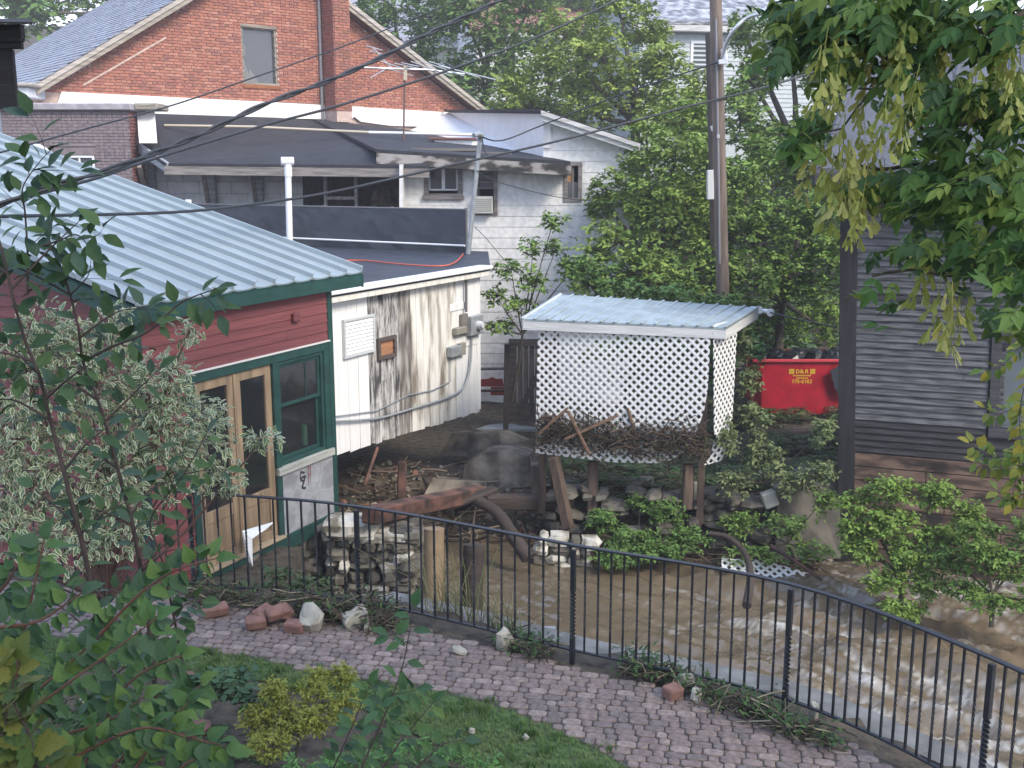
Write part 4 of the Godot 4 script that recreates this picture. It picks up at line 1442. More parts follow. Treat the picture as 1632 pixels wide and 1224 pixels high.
	obj("soffit", mb, soot, low)
	# porch roof in front of the brick wall
	var P := [D(262, 260, 23.4), D(684, 264, 22.3), D(617, 235, 23.7), D(520, 190, 30.1), D(247, 181, 26.4)]
	mb = MB.new()
	mb.slab([P[0], P[1], P[2]], Vector3(0, -0.06, 0))
	mb.slab([P[0], P[2], P[3]], Vector3(0, -0.06, 0))
	mb.slab([P[0], P[3], P[4]], Vector3(0, -0.06, 0))
	mb.slab([P[0], P[4], D(222, 232, 24.6)], Vector3(0, -0.06, 0))
	var pr := obj("porch_roof", mb, roof_dark, h)
	var old := wood_mat("porch_wood", Color(0.30, 0.27, 0.25), 0.5)
	mb = MB.new()
	mb.slab([P[0] + Vector3(0, -0.062, 0.02), P[1] + Vector3(0, -0.062, 0.02), P[1] + Vector3(0, -0.24, 0.02), P[0] + Vector3(0, -0.24, 0.02)], Vector3(0, 0, 0.03))
	obj("fascia", mb, old, pr)
	obj("rafter_tail", one_bar(D(222, 236, 24.6), D(268, 268, 23.4), 0.06, 0.22), wood_mat("blue_grey_wood", Color(0.36, 0.38, 0.41), 0.3), pr)
	obj("skylight", one_bar(D(698, 229, 25.3), D(760, 230, 25.0), 0.5, 0.22, 0.02), ms[2], low)
	obj("skylight_cap", one_bar(D(690, 221, 25.3), D(762, 222, 25.0), 0.62, 0.05, 0.01), mat("rust_cap", Color(0.2, 0.08, 0.07), 0.8), low)
	# porch wall, posts, braces and the dark open bay
	var pw := F.new(D(225, 400, 25.4), (D(645, 400, 24.0) - D(225, 400, 25.4)) * Vector3(1, 0, 1), Vector3(0, 0, 1))
	pw.n = Vector3(-pw.u.z, 0, pw.u.x)
	var bay := L(pw, 482, 300).x
	var pe := L(pw, 646, 300).x
	var lt := L(pw, 400, 240).y
	mb = MB.new()
	pw.box(mb, 0, bay, -1.0, lt, -0.2, -0.02)
	pw.box(mb, bay, pe, -1.0, lt, -2.0, -1.9)
	pw.box(mb, bay - 0.2, bay, -1.0, lt, -1.9, -0.2)
	pw.box(mb, bay, pe, -1.1, L(pw, 560, 345).y, -1.9, 0.0)
	obj("porch_wall", mb, mat("porch_dark", Color(0.13, 0.115, 0.105), 0.9, {"amp": 0.3}), h)
	var block := []
	for k in 2:
		block.append(mat("block%d" % k, [Color(0.68, 0.69, 0.71), Color(0.63, 0.65, 0.67)][k], 0.85, {"amp": 0.2, "scale": Vector3(0.8, 0.8, 0.8)}))
	var y := -0.3
	var rr := 0
	while y < lt:
		var a := -0.4 * (rr % 2)
		while a < bay:
			obj("block", one_box(pw, maxf(a, 0), minf(a + 0.79, bay), y, minf(y + 0.27, lt), -0.02, 0.0, 0.006), block[rng.randi_range(0, 1)], h)
			a += 0.8
		y += 0.275
		rr += 1
	obj("porch_end_wall", one_bar(D(646, 262, 23.1), D(646, 420, 23.1), 0.06, 1.9), ms[1], h)
	for e in [[238, 250, 262, 240], [333, 348, 352, 352], [408, 421, 428, 428]]:
		var q0 := L(pw, e[0], 262)
		obj("post", one_box(pw, q0.x, q0.x + 0.17, -0.6, q0.y, 0.0, 0.12, 0.006), wood_mat("blue_grey_wood", Color.WHITE), h)
		var q1 := L(pw, e[0], 330)
		obj("brace", one_bar(pw.p(q1.x + 0.09, q1.y - 0.05, 0.15), pw.p(q1.x + 0.42, q1.y + 0.95, 1.0), 0.09, 0.13, 0.006), old, h)
	for xx in [519, 568]:
		var q0 := L(pw, xx, 275)
		obj("frame_post", one_box(pw, q0.x - 0.035, q0.x + 0.035, L(pw, xx, 345).y, q0.y, 0.01, 0.08, 0.006), mat("flaking_white", Color(0.5, 0.5, 0.49), 0.7, {"amp": 0.4, "noise": 1}), h)
	obj("frame_rail", one_box(pw, L(pw, 521, 300).x, L(pw, 566, 300).x, L(pw, 540, 318).y, L(pw, 540, 313).y, 0.02, 0.06, 0.006), mat("flaking_white", Color.WHITE), h)
	var br := thing("storage_tank", "rusty cream drum lying in the dark porch bay", "tank", pw.p(L(pw, 610, 340).x, L(pw, 610, 345).y, -0.6))
	var ctr := pw.p(L(pw, 612, 322, -0.2).x, L(pw, 612, 322, -0.2).y, -0.2)
	var dm := MB.new()
	dm.tube([ctr + pw.n * -1.2, ctr + pw.n * -0.03, ctr, ctr + pw.n * 0.01], [0.33, 0.33, 0.31, 0.02], 20)
	obj("drum", dm, mat("drum", Color(1, 1, 1), 0.7, {"tex": ramp("drum", 71, 0.01, 4, [[0.35, Color(0.13, 0.07, 0.04)], [0.5, Color(0.35, 0.26, 0.17)], [0.65, Color(0.48, 0.42, 0.32)]]), "scale": Vector3(0.9, 0.9, 0.9)}), br)
	dm = MB.new()
	dm.tube([ctr + pw.n * -0.35, ctr + pw.n * -0.3], [0.345, 0.345], 20)
	obj("hoop", dm, mat("drum", Color.WHITE), br)
	# loose poles on the roofs
	solo("roof_pole", one_tube([D(262, 200, 25.6), D(400, 202, 25.6), D(590, 211, 25.6)], 0.03), mat("bamboo", Color(0.5, 0.44, 0.34), 0.6), "long pale bamboo pole lying along the dark porch roof", "pole")
	solo("roof_pole", one_tube([D(588, 211, 25.4), D(764, 215, 25.2)], 0.035), mat("pvc", Color.WHITE), "white plastic pole lying on the low roof towards the mast", "pole")
	# television aerial
	var an := thing("television_aerial", "bent television aerial with many rods on thin mast before brick gable", "aerial", D(643, 230, 25.0))
	var al := mat("aluminium", Color(0.6, 0.62, 0.65), 0.35, {"metal": 0.6})
	obj("mast", one_tube([D(643, 232, 25.0), D(645, 118, 25.0)], 0.022), mat("rust_pipe", Color(0.12, 0.08, 0.07), 0.7), an)
	obj("clamp", one_bar(D(646, 128, 24.95), D(646, 104, 24.95), 0.07, 0.07), mat("bamboo", Color.WHITE), an)
	obj("boom", one_tube([D(568, 107, 24.6), D(610, 109, 24.8), D(680, 111, 25.1), D(740, 118, 25.6)], 0.022), al, an)
	for e in [[584, 73, 609, 80], [590, 81, 615, 88], [600, 95, 650, 112], [620, 110, 658, 121], [629, 101, 680, 112], [640, 100, 668, 106], [655, 98, 720, 121], [670, 97, 740, 121], [684, 98, 763, 123], [700, 105, 790, 127], [590, 124, 618, 108]]:
		obj("rod", one_tube([D(e[0], e[1], 24.5), D(e[2], e[3], 25.4)], 0.011), al, an)
	obj("rod", one_tube([D(595, 77, 24.6), D(612, 96, 24.8), D(625, 110, 24.9)], 0.014), al, an)

# ---------------------------------------------------------------- lattice, dark house, dumpster, poles
func lattice(f: F, poly: PackedVector2Array, parent: Node, m: Material, pitch := 0.083, wide := 0.036) -> void:
	var lo := Vector2(INF, INF)
	var hi := -lo
	for p in poly:
		lo = lo.min(p); hi = hi.max(p)
	var diag := pitch * 1.41421
	for side in 2:
		var k := 0
		while k * diag < hi.x - lo.x + hi.y - lo.y:
			var d := Vector2(1, 1 if side == 0 else -1).normalized()
			var s := Vector2(-d.y, d.x) * wide * 0.5
			var at := Vector2(lo.x - (hi.y - lo.y) + k * diag, lo.y) if side == 0 else Vector2(lo.x - (hi.y - lo.y) + k * diag, hi.y)
			var e := at + d * 9.0
			at -= d * 0.2
			for bit in Geometry2D.intersect_polygons(PackedVector2Array([at - s, e - s, e + s, at + s]), poly):
				if bit.size() < 3 or Geometry2D.is_polygon_clockwise(bit):
					continue
				var lp := []
				for p in bit:
					lp.append(f.p(p.x, p.y, side * 0.007))
				var mb := MB.new()
				mb.slab(lp, -f.n * 0.006)
				obj("lath", mb, m, parent)
			k += 1

func build_lattice_shed() -> void:
	var o := D(855, 722, 14.5)
	var f := F.new(o, Vector3(0.95, 0, 0.31), Vector3(-0.31, 0, 0.95))
	var vinyl := mat("lattice_vinyl", Color(0.78, 0.79, 0.80), 0.45, {"amp": 0.08, "noise": 1, "scale": Vector3(2, 2, 2)})
	var h := thing("lattice_shed", "small stilted shed walled with white diagonal lattice under a blue metal roof", "shed", Vector3(o.x + 1.1, -1.2, o.z))
	var front := PackedVector2Array()
	for e in [[853, 722], [980, 737], [1045, 738], [1070, 733], [1090, 720], [1108, 695], [1122, 655], [1128, 620], [1133, 525], [858, 510]]:
		front.append(L(f, e[0], e[1]))
	var pa := MB.new()
	f.box(pa, L(f, 858, 515).x, L(f, 1133, 530).x, L(f, 990, 527).y, L(f, 990, 517).y, -0.05, -0.008)
	var panel := obj("front_panel", pa, vinyl, h)
	lattice(f, front, panel, vinyl)
	var cr := L(f, 1133, 600).x
	var g := F.new(f.p(cr + 0.02, 0, 0), Vector3(0.6, 0, -0.8), Vector3(0.8, 0, 0.6))
	var side := PackedVector2Array()
	for e in [[1138, 690], [1146, 705], [1152, 680], [1160, 690], [1167, 665], [1175, 512], [1137, 520]]:
		side.append(L(g, e[0], e[1]))
	pa = MB.new()
	g.box(pa, 0.01, L(g, 1175, 520).x, L(g, 1150, 524).y, L(g, 1150, 516).y, -0.05, -0.008)
	panel = obj("side_panel", pa, vinyl, h)
	lattice(g, side, panel, vinyl)
	var deep := L(g, 1175, 520).x
	var wood := wood_mat("stilt_wood", Color(0.13, 0.09, 0.07), 0.5, true)
	var top := L(f, 990, 520).y
	for e in [[0.06, -0.09, wood, -0.9], [cr - 0.12, -0.3, wood, -0.9], [0.06, -deep, wood, -0.9]]:
		obj("corner_post", one_box(f, e[0] - 0.045, e[0] + 0.045, e[3], top - 0.03, e[1] - 0.045, e[1] + 0.045, 0.006), e[2], h)
	obj("floor", one_box(f, 0.0, cr, 0.12, 0.2, -deep - 0.05, -0.14, 0.005), wood, h)
	for e in [[882, 728, 906, 842, 14.3], [946, 735, 943, 815, 14.6], [1098, 740, 1094, 812, 14.2]]:
		obj("stilt", one_bar(D(e[0], e[1], e[4]), D(e[2], e[3], e[4] - 0.1), 0.14, 0.14, 0.015), wood, h)
	# roof falling towards the stream
	var FL := D(832, 508, 14.45)
	var FR := D(1157, 522, 13.7)
	var BR := D(1209, 490, 15.3)
	var BL := D(893, 469, 16.0)
	var metal := mat("shed_metal", Color(0.36, 0.43, 0.46), 0.4, {"metal": 0.2, "amp": 0.25, "scale": Vector3(0.8, 0.8, 0.8)})
	var mb := MB.new()
	mb.slab([FL, FR, BR, BL], Vector3(0, -0.03, 0))
	var rf := obj("roof", mb, metal, h)
	var n_r := 15
	for k in n_r + 1:
		var t := float(k) / n_r
		var a := FL.lerp(FR, t) + Vector3(0, 0.012, 0)
		var b := BL.lerp(BR, t) + Vector3(0, 0.012, 0)
		a += (a - b).normalized() * 0.02
		var rib := MB.new()
		rib.bar(a, b, 0.035, 0.025, Vector3.UP, 0.008)
		obj("roof_rib", rib, metal, rf)
	var wt := wood_mat("fascia_white", Color(0.62, 0.63, 0.64), 0.2)
	mb = MB.new()
	mb.slab([FL + Vector3(0, -0.033, 0), FR + Vector3(0, -0.033, 0), FR + Vector3(0, -0.15, 0), FL + Vector3(0, -0.15, 0)], -f.n * 0.03)
	obj("fascia", mb, wt, rf)
	mb = MB.new()
	mb.slab([FR + Vector3(0, -0.033, 0), BR + Vector3(0, -0.033, 0), BR + Vector3(0, -0.16, 0), FR + Vector3(0, -0.16, 0)], -g.n * 0.03)
	obj("fascia", mb, wt, rf)
	mb = MB.new()
	mb.slab([FL + Vector3(0, 0.02, 0), BL + Vector3(0, 0.02, 0), BL + Vector3(0, -0.13, 0), FL + Vector3(0, -0.13, 0)], g.n * 0.03)
	obj("fascia", mb, wt, rf)
	# flood lamp under the eave corner, and a globe behind the lattice
	var lamp := thing("flood_lamp", "white twin flood lamp at the lattice shed's roof corner", "lamp", D(1200, 494, 15.6))
	var wm := mat("pvc", Color.WHITE)
	for e in [[1197, 491, 1210, 494], [1210, 494, 1228, 498]]:
		mb = MB.new()
		mb.tube([D(e[0], e[1], 15.6), D(e[2] - 4, e[3] - 1, 15.5), D(e[2], e[3], 15.4)], [0.025, 0.04, 0.06], 10)
		obj("lamp_head", mb, wm, lamp)
	mb = MB.new()
	mb.blob(f.p(L(f, 962, 640).x, L(f, 962, 640).y, -0.35), Vector3(0.19, 0.16, 0.16), 3, 0.015, Basis.IDENTITY, 8, 14, false)
	solo("globe", mb, mat("globe_white", Color(0.8, 0.8, 0.8), 0.3), "white round globe leaning behind the lattice", "globe")
	# torn-off pieces of the lattice
	var s := thing("lattice_scrap", "torn strip of white lattice hanging below the shed corner", "lattice", D(1140, 740, 14.0))
	var sf := F.new(D(1122, 742, 14.0), Vector3(0.92, 0.2, -0.34), Vector3(0.3, 0, 0.95))
	var sp := PackedVector2Array()
	for e in [[1120, 742], [1150, 735], [1160, 712], [1138, 702], [1132, 728]]:
		sp.append(L(sf, e[0], e[1]))
	lattice(sf, sp, s, vinyl)
	s = thing("lattice_scrap", "white lattice panel washed up flat at the far water's edge", "lattice", D(1220, 905, 13.2))
	sf = F.new(Vector3.ZERO, Vector3(0.97, 0, 0.25), Vector3(0.1, 1, 0.25))
	var sc := G(1150, 897, WATER + 0.22)
	sf.o = sc
	sf.n = Vector3(0.05, 0.85, 0.5).normalized()
	sf.u = (G(1290, 917, WATER + 0.1) - sc).normalized()
	sf.v = sf.n.cross(sf.u).normalized()
	var ln := sc.distance_to(G(1290, 917, WATER + 0.1))
	lattice(sf, PackedVector2Array([Vector2(0, -0.1), Vector2(ln * 0.55, -0.14), Vector2(ln, -0.03), Vector2(ln, 0.03), Vector2(ln * 0.5, 0.14), Vector2(0, 0.08)]), s, vinyl)
	# flood wrack caught in the lattice
	var wr := thing("flood_debris", "tangle of twigs and broken sticks caught across the white lattice", "debris", f.p(1.1, 0.1, 0.05))
	var tw := MB.new()
	for i in 700:
		var x := rng.randf()
		var c := f.p(lerpf(0.03, cr - 0.02, x), 0.33 + rng.randfn(0.0, 0.12) + 0.04 * sin(x * 9), rng.randf_range(0.01, 0.14))
		var d := Vector3(rng.randfn(0, 1), rng.randfn(0, 0.45), rng.randfn(0, 0.35)).normalized()
		var l := rng.randf_range(0.06, 0.35)
		tw.col = jig(Color(0.065, 0.047, 0.036), 0.4)
		tw.tube([c - d * l * 0.5, c + rdir() * 0.02, c + d * l * 0.5], [rng.randf_range(0.003, 0.009)], 4, false)
	var tg := obj("twigs", tw, mat("twig", Color(1, 1, 1), 0.9, {"vc": true}), wr)
	tg.set_meta("kind", "stuff")
	var lf := []
	var lc := []
	for i in 1600:
		var x := rng.randf()
		lf.append(Transform3D(aim(rdir(), Vector3.UP).scaled(Vector3.ONE * rng.randf_range(0.03, 0.06)), f.p(lerpf(0.0, cr, x), 0.34 + rng.randfn(0.0, 0.10), rng.randf_range(0.0, 0.13))))
		lc.append(jig(Color(0.07, 0.07, 0.035) if rng.randf() < 0.75 else Color(0.08, 0.13, 0.04), 0.4))
	many("litter", leaf_mesh(0.5, 0.1), mat("leaf", Color(1, 1, 1), 0.65, {"vc": true, "spec": 0.35, "back": Color(0.09, 0.15, 0.02)}), lf, lc, wr)
	for e in [[905, 655, 940, 725], [985, 690, 1050, 705], [860, 690, 905, 650], [1000, 650, 1015, 700], [900, 700, 985, 662]]:
		obj("broken_stick", one_bar(D(e[0], e[1], 14.1), D(e[2], e[3], 14.0), 0.04, 0.035, 0.004), wood_mat("split_wood", Color(0.2, 0.12, 0.08), 0.5), wr)

func build_dark_house() -> void:
	var o := D(1336, 880, 14.0)
	var f := F.new(o, Vector3(0.94, 0, 0.34), Vector3(-0.34, 0, 0.94))
	f.v = Vector3(-0.05, 1, 0).normalized()
	var h := thing("weathered_house", "unpainted grey weathered clapboard house with mossy damp lower boards", "house", o)
	var grey := []
	var wet := []
	for k in 3:
		grey.append(mat("grey_clap%d" % k, Color(1, 1, 1), 0.8, {"tex": ramp("grey_clap%d" % k, 80 + k, 0.02, 5, [[0.25, Color(0.03, 0.032, 0.037)], [0.45, Color(0.07, 0.073, 0.081)], [0.7, Color(0.14, 0.145, 0.157)]]), "scale": Vector3(0.4, 3.5, 0.4), "bump": 0.4, "bk": 1}))
		wet.append(mat("wet_clap%d" % k, Color(1, 1, 1), 0.7, {"tex": ramp("wet_clap%d" % k, 84 + k, 0.02, 5, [[0.3, Color(0.01, 0.01, 0.012)], [0.55, Color(0.02, 0.02, 0.022)], [0.8, Color(0.045, 0.044, 0.048)]]), "scale": Vector3(0.4, 3.5, 0.4), "bump": 0.4, "bk": 1}))
	var b_top := L(f, 1345, 300).y
	var b_low := L(f, 1345, 716).y
	var wv := rect_px(f, 1574, 1700, 536, 695)
	var mb := MB.new()
	f.box(mb, 0.02, wv.position.x, -0.6, b_top, -0.2, -0.004)
	f.box(mb, wv.position.x, wv.end.x, -0.6, wv.position.y, -0.2, -0.004)
	f.box(mb, wv.position.x, wv.end.x, wv.end.y, b_top, -0.2, -0.004)
	f.box(mb, wv.end.x, 9.0, -0.6, b_top, -0.2, -0.004)
	f.box(mb, 0.0, 0.2, -0.6, b_top, -6.0, -0.2)
	var wall := obj("wall", mb, wet[0], h)
	room(f, wv.position.x - 0.4, wv.end.x + 0.4, wv.position.y - 0.3, wv.end.y + 0.2, 2.0, h)
	var b := b_low
	var k := 0
	var pitch := 0.0893
	while b < b_top:
		# the damp climbs to a ragged line
		for seg in [[0.2, wv.position.x - 0.02], [wv.end.x + 0.02, 9.0]] if (b > wv.position.y - 0.1 and b < wv.end.y) else [[0.2, 9.0]]:
			var a: float = seg[0]
			while a < seg[1] - 0.01:
				var e := minf(a + rng.randf_range(0.7, 2.2), seg[1])
				var line := b_low + 0.42 + (0.38 if a > 1.0 else 0.0) + rng.randf_range(-0.06, 0.06)
				var m: Material = wet[rng.randi_range(0, 2)] if b < line else grey[rng.randi_range(0, 2)]
				if b > line and rng.randf() < 0.05:
					m = wet[1]
				obj("clapboard", lap_board(f, a, e - 0.004, b, b + pitch, 0.0, 0.03 + rng.randf_range(-0.003, 0.004)), m, wall)
				a = e
		b += pitch
		k += 1
	obj("corner_board", one_box(f, -0.02, 0.2, -0.4, b_top + 0.1, -0.1, 0.035, 0.006), wood_mat("dark_corner", Color(0.026, 0.026, 0.031), 0.5, true), h)
	# bare sheathing planks along the foot
	b = -0.25
	while b < b_low - 0.02:
		var t := minf(b + 0.19, b_low)
		var a := 0.2
		while a < 8.9:
			var e := a + rng.randf_range(0.8, 2.4)
			obj("plank", one_box(f, a, minf(e, 9.0) - 0.008, b, t - 0.012, 0.0, 0.022 + rng.randf_range(0, 0.006), 0.004), mat("sheathing%d" % rng.randi_range(0, 1), Color(1, 1, 1), 0.9, {"tex": ramp("sheathing", 91, 0.012, 5, [[0.25, Color(0.02, 0.015, 0.013)], [0.42, Color(0.065, 0.042, 0.032)], [0.55, Color(0.14, 0.09, 0.066)], [0.75, Color(0.21, 0.14, 0.105)]]), "scale": Vector3(0.5, 1.4, 0.5), "bump": 0.5}), wall)
			a = e
		b += 0.19
	var fr := wood_mat("dark_frame", Color(0.07, 0.07, 0.08), 0.4)
	var win := obj("window", framed(f, wv.position.x, wv.end.x, wv.position.y, wv.end.y, 0.12, -0.08, 0.05), fr, h)
	obj("pane", one_box(f, wv.position.x + 0.1, wv.end.x - 0.1, wv.position.y + 0.1, wv.end.y - 0.1, -0.05, -0.04), mat("dusty_glass", Color(0.16, 0.19, 0.21), 0.35, {"alpha": 0.8}), win)
	obj("sash", framed(f, wv.position.x + 0.12, wv.end.x - 0.12, wv.position.y + 0.12, wv.end.y - 0.12, 0.05, -0.04, -0.01), grey[1], win)
	# roof
	var e0 := D(1300, 268, 13.6)
	var e1 := e0 + f.u * 8.0
	var r0 := D(1378, 72, 16.4)
	var r1 := r0 + f.u * 8.0
	mb = MB.new()
	mb.slab([e0, e1, r1, r0], Vector3(0, -0.06, 0))
	var rm := mat("grey_roof", Color(0.105, 0.108, 0.125), 0.6, {"amp": 0.35, "scale": Vector3(0.7, 0.7, 0.7), "bump": 0.3})
	var rf := obj("roof", mb, rm, h)
	var upv := (r0 - e0).normalized()
	var rn := f.u.cross(upv).normalized()
	if rn.y < 0:
		rn = -rn
	for i in 12:
		var a := e0 + f.u * (0.05 + i * 0.66) + rn * 0.012
		var rib := MB.new()
		rib.bar(a, a + upv * e0.distance_to(r0), 0.04, 0.03, rn, 0.006)
		obj("roof_seam", rib, rm, rf)
	mb = MB.new()
	mb.slab([e0 + Vector3(0, -0.062, 0), r0 + Vector3(0, -0.062, 0), r0 + Vector3(0, -0.2, 0), e0 + Vector3(0, -0.2, 0)], -f.u * 0.03)
	obj("rake_board", mb, fr, rf)
	mb = MB.new()
	mb.slab([e0 + Vector3(0, -0.062, 0), e1 + Vector3(0, -0.062, 0), e1 + Vector3(0, -0.2, 0), e0 + Vector3(0, -0.2, 0)], f.n * 0.03)
	obj("fascia", mb, fr, rf)
	var sb := b_top
	mb = MB.new()
	mb.slab([e0 + Vector3(0, -0.19, 0), e1 + Vector3(0, -0.19, 0), f.p(9.0, sb, 0), f.p(0, sb, 0)], Vector3(0, 0.03, 0))
	obj("soffit", mb, fr, rf)
	# the gable end away from the camera keeps light out of the loft
	mb = MB.new()
	mb.slab([f.p(0.05, b_top - 0.05, -0.2), f.p(0.05, b_top - 0.05, -3.0), r0 + Vector3(0.1, -0.1, 0), e0 + f.u * 0.5 + Vector3(0, -0.1, 0)], f.u * 0.06)
	obj("gable", mb, wet[1], h)

func lettering(f: F, text: String, a: float, b: float, c: float, height: float, m: Material, parent: Node, wide := 1.0) -> void:
	var t := TextMesh.new()
	var sf := SystemFont.new()
	sf.font_names = PackedStringArray(["Droid Sans"])
	sf.font_weight = 700
	t.font = sf
	t.text = text
	t.font_size = 32
	t.pixel_size = height / 24.0
	t.depth = 0.004
	var o := MeshInstance3D.new()
	o.name = numbered(parent, "lettering")
	o.mesh = t
	o.material_override = m
	parent.add_child(o)
	o.transform = Transform3D(Basis(f.u * wide, f.v, f.n), f.p(a, b, c) - base_of(parent))

func build_dumpster() -> void:
	var z := 21.5
	var f := F.new(D(1211, 660, z), Vector3(1, 0, 0), Vector3(0, 0, 1))
	var h := thing("dumpster", "red steel dumpster with yellow phone number behind the lattice shed", "dumpster", f.p(0.8, 0, -0.6))
	var red := mat("dumpster_red", Color(0.42, 0.012, 0.03), 0.42, {"amp": 0.25, "scale": Vector3(0.7, 0.7, 0.7)})
	var top := L(f, 1260, 577).y
	var w := L(f, 1350, 600).x
	var mb := MB.new()
	mb.slab([f.p(0.03, 0, 0), f.p(w, 0, 0), f.p(w, top, 0.0), f.p(-0.0, top, 0.0)], f.n * -0.03)
	mb.slab([f.p(0.0, 0, -0.03), f.p(0.0, top, -0.03), f.p(0.0, top, -1.6), f.p(0.0, 0, -1.6)], f.u * 0.03)
	mb.slab([f.p(w, 0, -0.03), f.p(w, top, -0.03), f.p(w, top, -1.6), f.p(w, 0, -1.6)], f.u * -0.03)
	mb.slab([f.p(0, 0, -1.6), f.p(w, 0, -1.6), f.p(w, top, -1.6), f.p(0, top, -1.6)], f.n * 0.03)
	mb.slab([f.p(0.04, 0.02, -0.04), f.p(w - 0.04, 0.02, -0.04), f.p(w - 0.04, 0.02, -1.55), f.p(0.04, 0.02, -1.55)], Vector3(0, 0.03, 0))
	obj("body", mb, red, h)
	var e := L(f, 1196, 575)
	obj("rim", one_box(f, e.x, w + 0.15, top, top + 0.06, -0.03, 0.06, 0.012), mat("dumpster_rim", Color(0.5, 0.05, 0.07), 0.4), h)
	obj("rim", one_box(f, e.x, e.x + 0.06, top, top + 0.055, -1.6, -0.032, 0.01), red, h)
	mb = MB.new()
	mb.slab([f.p(e.x + 0.06, top, 0.0), f.p(0, top, 0.0), f.p(0, top - 0.22, 0.0)], f.n * -0.04)
	obj("gusset", mb, red, h)
	for k in 3:
		obj("skid", one_box(f, 0.2 + k * 0.6, 0.36 + k * 0.6, -0.14, -0.003, -1.5, -0.1, 0.01), mat("skid", Color(0.05, 0.02, 0.02), 0.8), h)
	var yel := mat("yellow_paint", Color(0.62, 0.42, 0.03), 0.6)
	var c := L(f, 1278, 592)
	lettering(f, "D&R", c.x, c.y, 0.004, 0.085, yel, h, 1.15)
	for sx in [1261.5, 1295.0]:
		var q := L(f, sx, 592)
		mb = MB.new()
		for i in 4:
			for j in 2:
				f.box(mb, q.x - 0.05 + i * 0.027, q.x - 0.028 + i * 0.027, q.y - 0.05 + j * 0.055, q.y + j * 0.052, 0.001, 0.004)
		obj("emblem", mb, yel, h)
	for ln in [[598.5, 0.19], [602.5, 0.11]]:
		var q := L(f, 1278, ln[0])
		mb = MB.new()
		var a := -float(ln[1])
		while a < ln[1]:
			var ww := rng.randf_range(0.008, 0.018)
			f.box(mb, q.x + a, q.x + a + ww, q.y - 0.014 + rng.randf_range(-0.003, 0.003), q.y + 0.014, 0.001, 0.004)
			a += ww + 0.006
		obj("small_print", mb, yel, h)
	c = L(f, 1278, 608)
	lettering(f, "775-6182", c.x, c.y, 0.004, 0.08, yel, h, 0.95)
	# black bags heaped over the rim
	for i in 7:
		mb = MB.new()
		mb.blob(f.p(0.15 + i * 0.27, top + 0.02, -0.75 + 0.2 * (i % 3)), Vector3(0.22, 0.16, 0.3), 300 + i, 0.14, Basis.IDENTITY, 7, 10, false)
		solo("rubbish_bag", mb, mat("black_bag", Color(0.012, 0.013, 0.017), 0.35), "black rubbish bag heaped in the red dumpster", "bag", "bags heaped in the dumpster")
	mb = MB.new()
	var tp := []
	for q in [[1336, 584], [1328, 589], [1322, 592], [1326, 597], [1325, 603], [1329, 609], [1329, 617], [1333, 622], [1336, 630], [1352, 632], [1352, 584]]:
		tp.append(D(q[0], q[1], 21.35))
	mb.slab(tp, Vector3(0.02, 0.01, -0.04))
	solo("tarp_scrap", mb, mat("slate_tarp", Color(0.025, 0.032, 0.045), 0.8), "ragged slate blue tarp scrap at the weathered house corner", "tarp")

